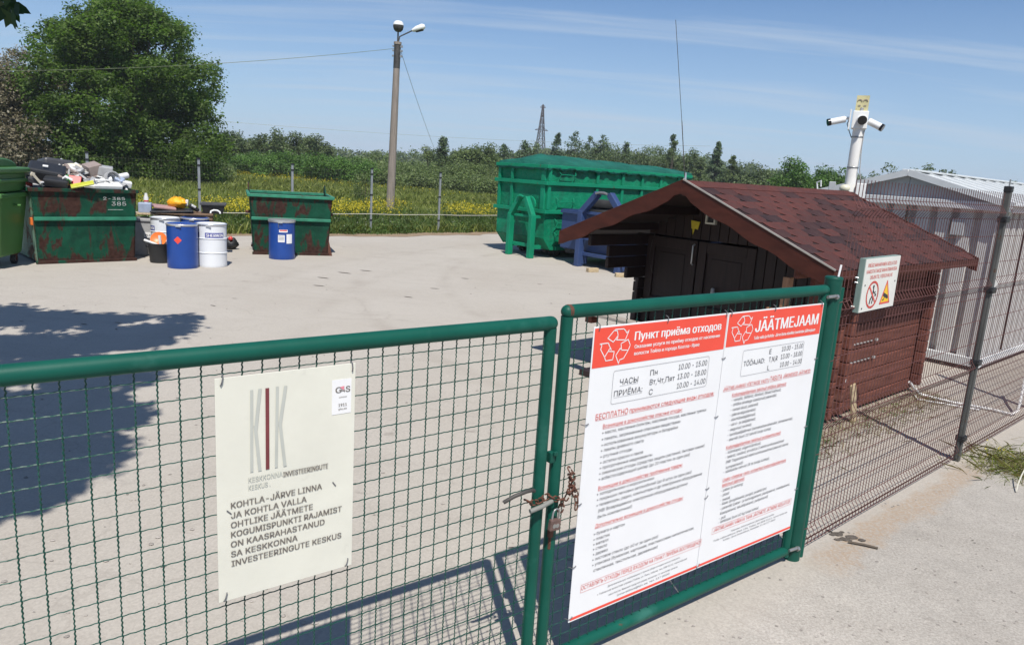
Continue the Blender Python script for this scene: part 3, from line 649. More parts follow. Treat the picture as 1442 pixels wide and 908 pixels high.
TXT_RU = [
    ('Пункт приёма отходов', 0.258, -0.081, 0.622, 0.0400, 'W'),
    ('Оказание услуги по приёму отходов от населения', 0.262, -0.119, 0.615, 0.0170, 'w'),
    ('волости Тойла и города Кохтла-Ярве', 0.264, -0.151, 0.459, 0.0170, 'w'),
    ('ЧАСЫ', 0.189, -0.282, 0.119, 0.0270, 'K'),
    ('ПРИЁМА:', 0.158, -0.334, 0.185, 0.0270, 'K'),
    ('Пн', 0.387, -0.262, 0.050, 0.0270, 'K'),
    ('Вт,Чт,Пят', 0.390, -0.308, 0.176, 0.0270, 'K'),
    ('С', 0.391, -0.357, 0.026, 0.0270, 'K'),
    ('10.00 - 15.00', 0.587, -0.257, 0.215, 0.0270, 'K'),
    ('13.00 - 18.00', 0.586, -0.305, 0.217, 0.0270, 'K'),
    ('10.00 - 14.00', 0.589, -0.352, 0.216, 0.0270, 'K'),
    ('БЕСПЛАТНО', 0.056, -0.428, 0.205, 0.0270, 'R'),
    ('принимаются следующие виды отходов:', 0.272, -0.426, 0.618, 0.0220, 'R'),
    ('Возникшие в домохозяйстве опасные отходы:', 0.107, -0.475, 0.544, 0.0190, 'R'),
    ('• масло, масляные фильтры, масляная посуда, масляные тряпки', 0.107, -0.504, 0.733, 0.0160, 'k'),
    ('• пакеты, загрязненные опасными веществами', 0.107, -0.535, 0.538, 0.0160, 'k'),
    ('• использованные аккумуляторы и батарейки', 0.109, -0.563, 0.523, 0.0160, 'k'),
    ('• лампы дневного света', 0.109, -0.590, 0.280, 0.0160, 'k'),
    ('• ртутные отходы', 0.109, -0.619, 0.206, 0.0160, 'k'),
    ('• остатки краски и лаков', 0.111, -0.648, 0.283, 0.0160, 'k'),
    ('• просроченные медикаменты', 0.111, -0.675, 0.351, 0.0160, 'k'),
    ('• химические отходы (средства защиты растений, бытовая химия)', 0.112, -0.702, 0.750, 0.0160, 'k'),
    ('• асбестосодержащий шифер (до 20 пластин за один раз)', 0.112, -0.729, 0.639, 0.0160, 'k'),
    ('Возникшие в домохозяйстве проблемные товары:', 0.114, -0.776, 0.589, 0.0190, 'R'),
    ('• холодильники и морозильники', 0.109, -0.803, 0.385, 0.0160, 'k'),
    ('• покрышки легковых автомобилей (до 8 штук за один раз)', 0.112, -0.831, 0.669, 0.0160, 'k'),
    ('• телевизоры, радио, компьютеры и др электронное оборудование', 0.113, -0.859, 0.758, 0.0160, 'k'),
    ('(NB! Возвращаемое электронное оборудование должно', 0.127, -0.890, 0.634, 0.0160, 'k'),
    ('быть компактным!)', 0.127, -0.920, 0.228, 0.0160, 'k'),
    ('Дополнительно возникшие в домохозяйстве отходы:', 0.117, -0.965, 0.622, 0.0190, 'R'),
    ('• бумага и картон', 0.113, -1.003, 0.203, 0.0160, 'k'),
    ('• пластик', 0.114, -1.031, 0.107, 0.0160, 'k'),
    ('• металл', 0.116, -1.056, 0.097, 0.0160, 'k'),
    ('• стекло', 0.117, -1.081, 0.091, 0.0160, 'k'),
    ('• дерево', 0.120, -1.108, 0.096, 0.0160, 'k'),
    ('• листовое стекло (до 60 кг за один раз)', 0.119, -1.136, 0.455, 0.0160, 'k'),
    ('• упаковка (бумажная, картонная, пластмассовая, металлическая,', 0.122, -1.164, 0.738, 0.0160, 'k'),
    ('стеклянная, текстильная, деревянная)', 0.133, -1.195, 0.446, 0.0160, 'k'),
    ('ОСТАВЛЯТЬ ОТХОДЫ ПЕРЕД ВХОДОМ НА ПУНКТ ПРИЁМА ВОСПРЕЩЕНО!', 0.064, -1.269, 0.869, 0.0210, 'r'),
    ('Дополнительную информацию о пункте сбора отходов можно получить', 0.241, -1.308, 0.529, 0.0100, 'k'),
    ('• Тойлаская волостная управа (Тойла, ул. Пикк, toila.ee, тел. 888 0111, www.toila.ee)', 0.175, -1.332, 0.656, 0.0100, 'k'),
    ('или в Кохтла-Ярвеской городской управе, Кескаллеэ 19, www.kohtla-jarve.ee', 0.254, -1.358, 0.505, 0.0100, 'k'),
    ('linnavalitsus@kjlv.ee, тел. 337 8500', 0.314, -1.380, 0.385, 0.0100, 'k'),
]
TXT_ET = [
    ('JÄÄTMEJAAM', 0.243, -0.119, 0.602, 0.0620, 'W'),
    ('Toila valla ja Kohtla-Järve linna elanikke teenindav jäätmejaam', 0.240, -0.159, 0.589, 0.0170, 'w'),
    ('TÖÖAJAD:', 0.180, -0.299, 0.188, 0.0270, 'K'),
    ('E', 0.402, -0.254, 0.019, 0.0270, 'K'),
    ('T,N,R', 0.407, -0.299, 0.081, 0.0270, 'K'),
    ('L', 0.403, -0.345, 0.019, 0.0270, 'K'),
    ('10.00 - 15.00', 0.519, -0.250, 0.208, 0.0270, 'K'),
    ('13.00 - 18.00', 0.519, -0.295, 0.209, 0.0270, 'K'),
    ('10.00 - 14.00', 0.522, -0.341, 0.212, 0.0270, 'K'),
    ('JÄÄTMEJAAMAS VÕETAKSE VASTU', 0.032, -0.415, 0.405, 0.0200, 'R'),
    ('TASUTA', 0.445, -0.413, 0.112, 0.0270, 'R'),
    ('JÄRGMISEID JÄÄTMEID:', 0.569, -0.409, 0.281, 0.0200, 'R'),
    ('Kodumajapidamises tekkinud ohtlikke jäätmeid:', 0.114, -0.457, 0.499, 0.0190, 'R'),
    ('- vanaõli, õlifiltrid, õlinõud, õlised kaltsud;', 0.114, -0.484, 0.452, 0.0160, 'k'),
    ('- ohtlike ainetega saastunud pakendid;', 0.115, -0.511, 0.415, 0.0160, 'k'),
    ('- vanad akud, patareid;', 0.116, -0.539, 0.248, 0.0160, 'k'),
    ('- päevavalguslambid;', 0.116, -0.567, 0.230, 0.0160, 'k'),
    ('- elavhõbedajäätmed;', 0.117, -0.595, 0.233, 0.0160, 'k'),
    ('- värvi- ja lakijäätmed;', 0.118, -0.623, 0.239, 0.0160, 'k'),
    ('- aegunud ravimid;', 0.118, -0.651, 0.209, 0.0160, 'k'),
    ('- kemikaalijäätmed (taimekaitsevahendid, olmekeemia);', 0.119, -0.680, 0.613, 0.0160, 'k'),
    ('- eterniit (kuni 20 tahvlit tooja kohta)', 0.120, -0.708, 0.400, 0.0160, 'k'),
    ('Kodumajapidamises tekkinud probleemtooteid:', 0.122, -0.752, 0.507, 0.0190, 'R'),
    ('- külmkapid, sügavkülmikud;', 0.123, -0.780, 0.317, 0.0160, 'k'),
    ('- telerid, raadiod, arvutid ja 3 elektroonikaseadmed', 0.126, -0.807, 0.546, 0.0160, 'k'),
    ('(NB! Tagastatavad elektroonikaseadmed peavad olema', 0.136, -0.836, 0.587, 0.0160, 'k'),
    ('kompaktsed!)', 0.142, -0.868, 0.151, 0.0160, 'k'),
    ('- sõidukite rehvid (8 tk tooja kohta);', 0.123, -0.892, 0.426, 0.0160, 'k'),
    ('Lisaks võetakse vastu sorteeritud kodumajapidamises', 0.129, -0.939, 0.596, 0.0190, 'R'),
    ('tekkinud jäätmeid:', 0.129, -0.970, 0.201, 0.0190, 'R'),
    ('- paber ja kartong;', 0.125, -0.999, 0.198, 0.0160, 'k'),
    ('- plast', 0.126, -1.027, 0.077, 0.0160, 'k'),
    ('- metall', 0.130, -1.057, 0.086, 0.0160, 'k'),
    ('- klaas (joogiklaasid, purgid, pudelid jm)', 0.131, -1.080, 0.430, 0.0160, 'k'),
    ('- pakendid (paber- ja kartongpakend, plastpakend, metallpakend,', 0.136, -1.108, 0.669, 0.0160, 'k'),
    ('klaaspakend, tekstiilpakend, puitpakend)', 0.145, -1.137, 0.443, 0.0160, 'k'),
    ('- puit', 0.140, -1.166, 0.058, 0.0160, 'k'),
    ('- lehtklaas (kuni 60 kg tooja kohta)', 0.138, -1.189, 0.369, 0.0160, 'k'),
    ('JÄÄTMEJAAMA VÄRAVA TAHA JÄÄTMETE JÄTMINE KEELATUD!', 0.105, -1.230, 0.733, 0.0210, 'r'),
    ('Täiendav informatsioon jäätmejaama kohta:', 0.265, -1.270, 0.419, 0.0100, 'k'),
    ('Toila vallavalitsus (Pikk 13a, Toila), tel 888 0111, www.toila.ee', 0.114, -1.291, 0.710, 0.0100, 'k'),
    ('Kohtla-Järve linnavalitsus, Keskallee 19, tel 337 8500', 0.205, -1.310, 0.499, 0.0100, 'k'),
]
TXT_KIK = [
    ('KESKKONNA', 0.097, -0.354, 0.111, 0.0170, 'g'),
    ('INVESTEERINGUTE', 0.210, -0.358, 0.155, 0.0170, 'm'),
    ('KESKUS .', 0.097, -0.380, 0.070, 0.0170, 'g'),
    ('KOHTLA-JÄRVE LINNA', 0.042, -0.430, 0.302, 0.0200, 'K'),
    ('JA KOHTLA VALLA', 0.042, -0.464, 0.248, 0.0200, 'K'),
    ('OHTLIKE JÄÄTMETE', 0.041, -0.497, 0.271, 0.0200, 'K'),
    ('KOGUMISPUNKTI RAJAMIST', 0.041, -0.530, 0.377, 0.0200, 'K'),
    ('ON KAASRAHASTANUD', 0.040, -0.564, 0.315, 0.0200, 'K'),
    ('SA KESKKONNA', 0.040, -0.598, 0.219, 0.0200, 'K'),
    ('INVESTEERINGUTE KESKUS', 0.041, -0.631, 0.377, 0.0200, 'K'),
    ('G', 0.389, -0.095, 0.022, 0.0200, 'K'),
    ('S', 0.426, -0.095, 0.015, 0.0200, 'K'),
    ('1911', 0.400, -0.144, 0.030, 0.0100, 'K'),
    ('g4s.ee', 0.400, -0.156, 0.030, 0.0060, 'K'),
    ('valvatud', 0.401, -0.113, 0.028, 0.0040, 'K'),
]
t, mb, sy = info_board('white board with red header in Russian, left of the pair on the gate', -1.95, 0.928, 0.186, TXT_RU, (0.143, 0.815, -0.368, -0.212), (0.042, 0.232, -0.018, -0.178), (0.060, 0.938, -1.281, -1.241), [(0.189, -0.282, 0.119), (0.158, -0.334, 0.185)])
BOARDS.append((t, mb, sy)); ties(t, [(0.03, -0.005, 1.5), (0.47, -0.003, 1.5), (0.91, -0.006, 1.5), (0.0, -0.44, 0.1), (0.0, -0.82, 0.1), (0.0, -1.13, 0.1), (0.005, -1.395, 0.2)])
t, mb, sy = info_board('white board with red header in Estonian, right of the pair on the gate', -1.018, 0.886, 0.180, TXT_ET, (0.163, 0.735, -0.353, -0.212), (0.036, 0.220, -0.022, -0.172), (0.092, 0.850, -1.240, -1.203), [])
BOARDS.append((t, mb, sy)); ties(t, [(0.02, -0.005, 1.5), (0.40, -0.003, 1.5), (0.86, -0.006, 1.5), (0.0, -0.235, 0.1), (0.0, -0.55, 0.1), (0.0, -0.95, 0.1), (0.0, -1.0, 0.4), (0.885, -0.33, 0.1), (0.885, -0.75, 0.1), (0.885, -1.15, 0.1), (0.0, -1.40, 0.5)])

# cream sign
t = thing('notice_sign', 'creased cream plastic notice with tall grey letters on the left gate leaf', 'sign', WG(-3.516, -0.036, 1.627), GA)
MB().box(0.2305, 0.0022, -0.374, 0.461, 0.0036, 0.752).build('panel', M['sign_cream'], t, bevel=0.001)
kb = {'g': MB(), 'm': MB(), 'K': MB()}; yk = -0.0016
_yb = [0.0]
def bar2(mb, a, c, w_):
    _yb[0] += 0.0001; yk = -0.0016 - _yb[0]; mb.add([(a[0] - w_ / 2, yk, a[1]), (a[0] + w_ / 2, yk, a[1]), (c[0] + w_ / 2, yk, c[1]), (c[0] - w_ / 2, yk, c[1])], [(0, 1, 2, 3)])
bar2(kb['g'], (0.110, -0.047), (0.108, -0.320), 0.0095); bar2(kb['g'], (0.136, -0.046), (0.122, -0.180), 0.011); bar2(kb['g'], (0.120, -0.165), (0.134, -0.321), 0.011)
quad(kb['m'], 0.153, 0.165, -0.321, -0.047, yk)
bar2(kb['g'], (0.191, -0.046), (0.187, -0.320), 0.0095); bar2(kb['g'], (0.218, -0.047), (0.199, -0.178), 0.011); bar2(kb['g'], (0.199, -0.165), (0.216, -0.321), 0.011)
KT = {'g': 'g', 'm': 'K', 'K': 'K'}
st = MB().box(0.4115, -0.0005, -0.110, 0.070, 0.0006, 0.122).build('sticker', M['print_white'], t)
for s, x, z, w_, cap, c in TXT_KIK: text(kb[KT[c]], s, x, z, w_, cap, 0.022 if c != 'g' else 0.01, yk - 0.0006)
text(kb['K'], '4', 0.4125, -0.095, 0.0115, 0.018, 0.0, yk - 0.0006)
pk = MB(); pk.add([(0.404, yk - 0.0008, -0.076), (0.420, yk - 0.0008, -0.073), (0.418, yk - 0.0008, -0.088)], [(0, 1, 2)]); pk.build('pink_mark', pm('pink_print', (0.75, 0.25, 0.30), 0.5, var=0.05, bstr=0), t)
KIK = (t, kb)
ties(t, [(0.02, -0.008, 1.3), (0.448, -0.012, 1.6), (0.02, -0.735, 1.2), (0.44, -0.735, 1.2)])
cr_ = MB()
for p in ([(0.03, -0.435), (0.042, -0.448)], [(0.384, -0.415), (0.394, -0.43)]): stroke(cr_, p, 0.004, yk)
cr_.build('staple', M['print_dark'], t)

# ------------------------------------------------------------------ wire fence on the right
SP = 0.05
ZB = (0.125, 0.885, 1.61, 2.215)
def wire_profile():
    p = [(0, 0.035)]
    for z in ZB: p += [(0, z - 0.052), (-0.035, z), (0, z + 0.052)]
    return p + [(0, 2.38)]
vw = MB().tube([(0, y, z) for y, z in wire_profile()], 0.0027, 5, False).mesh('wire', M['rusty_wire'])
HZ = sorted([z - 0.055 for z in ZB] + [z + 0.055 for z in ZB] + [0.035, 0.34, 0.55, 0.77, 1.10, 1.30, 1.50, 1.80, 2.02] + [0.885, 1.61, 2.215])
def wire_panel(label, d0, d1, grp='welded wire fence panels'):
    t = thing('wire_fence', label, 'fence', W(d0, 0), FA, grp); x = 0.0
    while x <= d1 - d0 + 1e-6:
        o = bpy.data.objects.new('wire', vw); COL.objects.link(o); o.parent = t; o.location = (x, 0, 0); x += SP
    for z in HZ:
        y = -0.035 + 0.004 if z in ZB else 0.004
        o = MB().tube([(-0.015, y, z), (d1 - d0 + 0.015, y, z)], 0.0025, 5, False).build('wire', M['rusty_wire'], t)
    return t
wire_panel('rusty red wire fence panel between the green gate post and the dark post', 0.10, 2.86)
wire_panel('rusty red wire fence panel right of the dark post, in front of the grey shed', 3.04, 5.54)
wire_panel('rusty red wire fence panel beyond the right edge of the frame', 5.64, 8.14)
def fence_post(label, d, lean):
    t = thing('fence_post', label, 'fence post', W(d, 0), FA, rot=(0, lean, FA))
    b = MB().box(0, 0, 1.20, 0.05, 0.05, 2.40); b.build('post', M['dull_post'], t, bevel=0.004)
    MB().box(0, 0, 2.41, 0.06, 0.06, 0.05).build('cap', M['black_clip'], t, bevel=0.006)
    for z in (0.22, 0.92, 1.56, 2.16):
        b = MB().box(0, -0.004, z, 0.085, 0.075, 0.05); b.cyl((-0.05, -0.03, z), (0.05, -0.03, z), 0.012, n=8); b.build('clip', M['black_clip'], t, bevel=0.005)
    MB().cyl((0, 0.0, 2.43), (0, 0, 2.49), 0.006, n=8).build('bolt', M['steel'], t)
fence_post('dark weathered square fence post with black clips right of the hut', 2.955, -0.012)
fence_post('dark square fence post beyond the right edge of the frame', 5.59, 0)
MB().box(0, 0, 1.18, 0.012, 0.02, 2.3).build('edge_bar', M['dull_post'], None, bevel=0.003, label='thin dark edge bar standing against the dark fence post', category='bar')
o = bpy.data.objects['edge_bar']; o.location = W(2.922, 0.0); o.rotation_euler = (0, -0.006, FA)

# fence sign
t = thing('warning_sign', 'small white sign with prohibition circle and camera triangle on the wire fence', 'sign', W(0.268, -0.055, 1.915), FA, rot=(0, R(-1.0), FA))
MB().box(0.255, 0.020, -0.168, 0.51, 0.036, 0.336).build('panel', M['sign_edge'], t, bevel=0.002)
MB().box(0.2565, 0.0005, -0.168, 0.504, 0.003, 0.33).build('face', pm('white_sign_face', (0.70, 0.69, 0.64), 0.45, var=0.05, scale=5, bstr=0.03), t)
fr, fk, fy = MB(), MB(), MB(); y = -0.0022
text(fr, 'PRÜGI MAHAPANEK KEELATUD', 0.04, -0.055, 0.42, 0.022, 0.004, y); text(fr, 'KARISTATAKSE RAHATRAHVIGA', 0.03, -0.093, 0.445, 0.022, 0.004, y); text(fr, 'OBJEKTIL VIDEOVALVE', 0.09, -0.131, 0.33, 0.022, 0.004, y)
ring = [(0.16 + 0.080 * math.cos(a), -0.232 + 0.080 * math.sin(a)) for a in [i * PI / 16 for i in range(33)]]
stroke(fr, ring, 0.014, y); stroke(fr, [(0.105, -0.178), (0.215, -0.286)], 0.013, y - 0.0004)
fk.ball((0.165, y, -0.182), 0.012, 10, (1, 0.02, 1)); stroke(fk, [(0.168, -0.198), (0.165, -0.235), (0.140, -0.262), (0.135, -0.285)], 0.014, y + 0.0002); stroke(fk, [(0.165, -0.235), (0.175, -0.260), (0.168, -0.285)], 0.013, y + 0.0002); stroke(fk, [(0.166, -0.205), (0.188, -0.225), (0.200, -0.216)], 0.009, y + 0.0002); quad(fk, 0.195, 0.215, -0.245, -0.228, y + 0.0002)
stroke(fr, [(0.290, -0.300), (0.430, -0.300), (0.360, -0.160), (0.290, -0.300)], 0.012, y)
fy.add([(0.300, y + 0.0004, -0.296), (0.420, y + 0.0004, -0.296), (0.360, y + 0.0004, -0.174)], [(0, 1, 2)])
stroke(fk, [(0.335, -0.245), (0.385, -0.262)], 0.024, y); stroke(fk, [(0.350, -0.262), (0.338, -0.280), (0.325, -0.280)], 0.008, y); stroke(fk, [(0.388, -0.258), (0.398, -0.270)], 0.012, y)
for x, z in ((0.035, -0.165), (0.475, -0.165), (0.035, -0.31)): fk.ball((x, y, z), 0.006, 8, (1, 0.4, 1))
FSIGN = (t, fr, fk, fy)
b = MB()
for z in (-0.12, -0.15, -0.30): b.tube([(-0.04, 0.03, z), (-0.01, 0.045, z + 0.003), (0.0, 0.03, z)], 0.003, 5)
b.build('clip_wire', M['steel'], t, kind='stuff')
# ------------------------------------------------------------------ wooden hut
hut = thing('wooden_hut', 'small dark red-brown wooden hut with a shingled gable roof behind the gate', 'hut', W(3.0, 2.5), FA)
LH = 0.135
def log(x0, x1, y0, y1, z, mat, nm='log'):
    b = MB(); b.box((x0 + x1) / 2, (y0 + y1) / 2, z + LH / 2, x1 - x0, y1 - y0, LH - 0.006); return b.build(nm, mat, hut, bevel=0.012)
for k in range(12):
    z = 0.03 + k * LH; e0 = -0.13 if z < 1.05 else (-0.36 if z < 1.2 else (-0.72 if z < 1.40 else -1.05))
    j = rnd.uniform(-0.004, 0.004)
    log(e0, 2.19, -1.285 + j, -1.235 + j, z, M['hut_wood']); log(e0, 2.19, 1.235 + j, 1.285 + j, z, M['hut_shaded'])  # far-side logs take the wood colour darkened to stand for shade
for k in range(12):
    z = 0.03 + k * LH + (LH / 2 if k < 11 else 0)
    log(-0.025, 0.025, 1.290, 1.40, z, M['hut_shaded'], 'log_end'); log(-0.045, 0.045, -1.41, -1.290, z, M['hut_wood'], 'log_end')
    log(2.02, 2.10, -1.40, -1.290, z, M['hut_wood'], 'log_end'); log(2.035, 2.085, -1.23, 1.23, 0.03 + k * LH, M['hut_shaded'], 'log')
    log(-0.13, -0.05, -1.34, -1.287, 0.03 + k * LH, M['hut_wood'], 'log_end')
# front wall with a pair of panelled doors
yy = -1.23
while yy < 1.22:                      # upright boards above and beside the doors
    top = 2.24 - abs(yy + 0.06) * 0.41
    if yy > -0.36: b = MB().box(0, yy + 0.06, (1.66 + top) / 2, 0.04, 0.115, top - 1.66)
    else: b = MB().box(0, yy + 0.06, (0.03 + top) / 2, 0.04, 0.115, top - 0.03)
    b.build('board', M['hut_shaded'], hut, bevel=0.006); yy += 0.1225
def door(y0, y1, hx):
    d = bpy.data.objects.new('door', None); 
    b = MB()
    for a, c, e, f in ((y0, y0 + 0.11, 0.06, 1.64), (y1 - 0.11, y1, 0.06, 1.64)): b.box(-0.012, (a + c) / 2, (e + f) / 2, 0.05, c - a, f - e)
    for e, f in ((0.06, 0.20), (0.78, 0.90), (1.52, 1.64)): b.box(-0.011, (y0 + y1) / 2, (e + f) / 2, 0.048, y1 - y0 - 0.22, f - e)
    o = b.build('door', M['hut_shaded'], hut, bevel=0.006)
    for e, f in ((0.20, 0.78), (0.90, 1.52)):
        MB().box(0.002, (y0 + y1) / 2, (e + f) / 2, 0.02, y1 - y0 - 0.22, f - e).build('panel', M['hut_shaded'], o)
        MB().box(-0.010, (y0 + y1) / 2, (e + f) / 2, 0.012, y1 - y0 - 0.34, f - e - 0.12).build('panel', M['hut_shaded'], o, bevel=0.006)
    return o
d1 = door(0.50, 1.22, 0); d2 = door(-0.26, 0.48, 0)
MB().tube([(-0.045, 0.53, 1.36), (-0.075, 0.53, 1.38), (-0.075, 0.53, 1.58), (-0.045, 0.53, 1.60)], 0.010, 8).build('handle', M['silver'], d1, 50)
MB().lathe([(0.0, 0), (0.022, 0), (0.024, 0.05), (0.022, 0.09), (0.012, 0.10)], 14, (-0.06, 0.21, 1.04)).build('lock_cover', M['j_grey'], d2, 50)
b = MB().tube([(-0.03, 1.13, 1.66), (-0.035, 1.155, 1.55), (-0.035, 1.17, 1.40), (-0.035, 1.15, 1.28), (-0.035, 1.10, 1.18)], 0.004, 5); b.build('cable', M['dark_metal'], hut)
b = MB().prism([(-0.06, 0.06), (0.06, 0.07), (0.045, -0.02), (0.03, -0.03), (0.02, -0.09), (0.0, -0.02), (-0.04, -0.03)], -0.004, 0.004, 'x')
o = b.build('yellow_tag', pm('yellow_plastic_scrap', (0.60, 0.48, 0.03), 0.5, var=0.15), None, label='torn yellow plastic scrap hanging over the hut doors', category='scrap'); o.location = W(2.95, 3.05, 1.80); o.rotation_euler = (0, 0, FA)
t = thing('wall_lamp', 'small square white box with a dark centre fixed under the hut gable', 'box', W(2.93, 2.83, 1.915), FA)
b = MB(); b.box(0, 0, 0.055, 0.05, 0.13, 0.02); b.box(0, 0, -0.055, 0.05, 0.13, 0.02); b.box(0, 0.055, 0, 0.05, 0.02, 0.09); b.box(0, -0.055, 0, 0.05, 0.02, 0.09); b.build('frame', M['sign_cream'], t, bevel=0.004)
MB().box(0.008, 0, 0, 0.02, 0.09, 0.09).build('cover', M['j_black'], t)
# roof
X0, X1, HWD, ZR, ZE = -1.13, 2.45, 1.62, 2.300, 1.640
sl_ = math.atan2(ZR - ZE, HWD); SLN = math.hypot(ZR - ZE, HWD)
roof = MB()
for s in (-1, 1):
    roof.hexa([(X0, 0, ZR - 0.045), (X1, 0, ZR - 0.045), (X1, s * HWD, ZE - 0.045), (X0, s * HWD, ZE - 0.045), (X0, 0, ZR), (X1, 0, ZR), (X1, s * HWD, ZE), (X0, s * HWD, ZE)])
rf = roof.build('roof', pm('roof_boards', (0.025, 0.013, 0.011), 0.7, var=0.3, grain=(1, 8, 8), bstr=0.3), hut)
TABW, EXPO = 0.325, 0.146
tab = MB(); h = TABW / 2 - 0.002
tab.prism([(-h, 0.0), (-h, -EXPO * 0.62), (-h * 0.52, -EXPO * 1.06), (h * 0.52, -EXPO * 1.06), (h, -EXPO * 0.62), (h, 0.0)], 0, 0.0045, 'z')
# poly lies in local x-y, extruded in z
tabm = tab.mesh('shingle', M['shingle'])
for s in (-1, 1):
    for r_ in range(12):
        n = 11; off = (TABW / 2) * (r_ % 2)
        for c in range(n + 1):
            x = X0 + c * TABW + off
            if x - 0.05 < X0 - 0.02 or x > X1 + 0.02: continue
            u = r_ * EXPO
            p = Vector((x, s * u * math.cos(sl_), ZR - u * math.sin(sl_) + 0.006))
            o = bpy.data.objects.new('shingle', tabm); COL.objects.link(o); o.parent = rf; o.location = p
            q = Euler((s * 0 + sl_ + rnd.uniform(-0.004, 0.01) + 0.022, 0, 0)).to_matrix().to_4x4()
            if s > 0: q = Matrix.Rotation(PI, 4, 'Z') @ q
            o.rotation_euler = q.to_euler(); o.scale = (min(1.0, 1.0), 1, 1)
b = MB()
for c in range(14): b.prism([(-0.13, -0.052), (0, 0.003), (0.13, -0.052), (0.13, -0.046), (0, 0.010), (-0.13, -0.046)], X0 + c * 0.256, X0 + c * 0.256 + 0.262, 'x')
o = b.build('ridge_cap', M['shingle'], hut); o.location = (0, 0, ZR + 0.008)
# wavy bargeboards front and back
def barge(x, s, nm='bargeboard'):
    top = []; bot = []
    for i in range(25):
        f = i / 24; y = s * (HWD + 0.03) * f; z = ZR + 0.02 - (ZR - ZE) * f * (HWD + 0.03) / HWD
        wv = 0.012 * math.sin(f * 22) + (0.035 if f < 0.05 else 0)
        top.append((y, z)); bot.append((y, z - 0.175 + wv + (0.02 if f > 0.96 else 0)))
    b = MB().prism(top + bot[::-1], x, x + 0.025, 'x'); return b.build(nm, M['hut_barge'], hut, bevel=0.003)
for s in (-1, 1): barge(X0 - 0.028, s); barge(X1 + 0.003, s)
MB().bar((X0 - 0.03, -0.02, ZR + 0.026), (X0 - 0.03, -(HWD + 0.04), ZE + 0.012), 0.012, 0.014, (0, 0, 1)).build('roof_trim', pm('pale_edge_trim', (0.36, 0.33, 0.29), 0.6, var=0.2), hut)
for s in (-1, 1): MB().box((X0 + X1) / 2, s * (HWD + 0.012), ZE - 0.045, X1 - X0 - 0.01, 0.022, 0.07).build('fascia', M['hut_barge'], hut)
for y in (-1.1, -0.55, 0.0, 0.55, 1.1): 
    z = ZR - 0.10 - abs(y) * math.tan(sl_); MB().box((X0 + 0.1 + 0.0) / 2 - 0.05, y, z, 1.05, 0.05, 0.08).build('purlin', M['hut_shaded'], hut, bevel=0.004)
MB().box(-0.55, 0, -0.0 + 0.035, 1.06, 2.44, 0.07).build('porch_floor', M['hut_shaded'], hut, bevel=0.005)
MB().box(-1.02, -1.18, 0.80, 0.07, 0.07, 1.44).build('porch_post', M['hut_post'], hut, bevel=0.006)
MB().box(-1.04, -1.28, 1.24, 0.16, 0.05, 0.06).build('bracket', M['pale_wood'], hut, bevel=0.005)
MB().box(-1.03, -1.10, 1.19, 0.05, 0.16, 0.05).build('bracket', M['hut_post'], hut, bevel=0.005)
MB().box(-0.30, -1.33, 0.53, 0.075, 0.05, 1.05).build('porch_post', M['hut_wood'], hut, bevel=0.006, label='sunlit red-brown porch post next to the log ends')
MB().box(-0.68, -1.33, 0.86, 0.68, 0.05, 0.10).build('porch_rail', M['hut_wood'], hut, bevel=0.006)
for k in range(5): MB().box(-0.68, -1.31, 0.10 + k * 0.135, 0.68, 0.022, 0.13).build('porch_board', M['hut_wood'], hut, bevel=0.004)
MB().box(-0.46, -1.335, 0.42, 0.05, 0.02, 0.80).build('porch_board', M['hut_shaded'], hut)
MB().bar((0.20, -1.46, 0.0), (0.14, -1.42, 0.40), 0.10, 0.022, (0, 1, 0)).build('leaning_plank', M['pale_wood'], None, bevel=0.003)
o = tag(bpy.data.objects['leaning_plank'], 'short pale plank leaning against the near corner of the hut', 'plank'); o.location = hut.location; o.rotation_euler = (0, 0, FA)
MB().bar((-1.08, 1.15, 0.765), (-1.08, -0.1, 0.765), 0.14, 0.035).build('plank_shelf', pm('grey_plank', (0.34, 0.30, 0.26), 0.7, var=0.2, grain=(6, 0.6, 6)), hut, bevel=0.004)
MB().box(-1.05, 1.12, 0.70, 0.12, 0.10, 0.10).build('bracket', M['hut_wood'], hut, bevel=0.006)
for z, x0, x1 in ((0.77, 0.22, 0.84), (0.575, 0.22, 0.84)):
    b = MB(); b.box(x0, -1.300, z, 0.03, 0.02, 0.025); b.box(x1, -1.300, z, 0.04, 0.02, 0.025)
    for k in range(6): b.box(x0 + 0.08 + k * 0.085, -1.298, z, 0.045, 0.012, 0.010)
    b.build('strap', M['j_grey'], hut, kind='stuff')
MB().tube([(-0.05, -1.42, 0.45), (0.08, -1.37, 0.56), (0.2, -1.33, 0.57)], 0.003, 5).build('cable', M['j_grey'], hut)
# whip aerial on the ridge
t = thing('whip_antenna', 'tall thin whip aerial standing on the front peak of the hut roof', 'antenna', W(1.90, 2.50, 2.33), FA)
b = MB().tube([(0, 0, -0.03), (-0.07, 0.063, 0.55)], 0.0045, 6, True); b.tube([(-0.07, 0.062, 0.54), (-0.19, 0.17, 1.47)], 0.0028, 6); b.build('rod', M['dark_metal'], t)
MB().lathe([(0.010, -0.06), (0.013, -0.02), (0.010, 0.03), (0.006, 0.06)], 10).build('base', M['silver'], t, 50)
b = MB(); b.tube([(-0.03, -0.06, -0.05), (-0.05, 0, -0.09), (-0.03, 0.07, -0.08)], 0.006, 6); b.tube([(-0.03, -0.07, -0.09), (-0.04, 0.02, -0.07), (-0.03, 0.06, -0.11)], 0.006, 6); b.box(-0.03, 0, -0.08, 0.03, 0.10, 0.025); b.build('clamp', M['steel'], t)

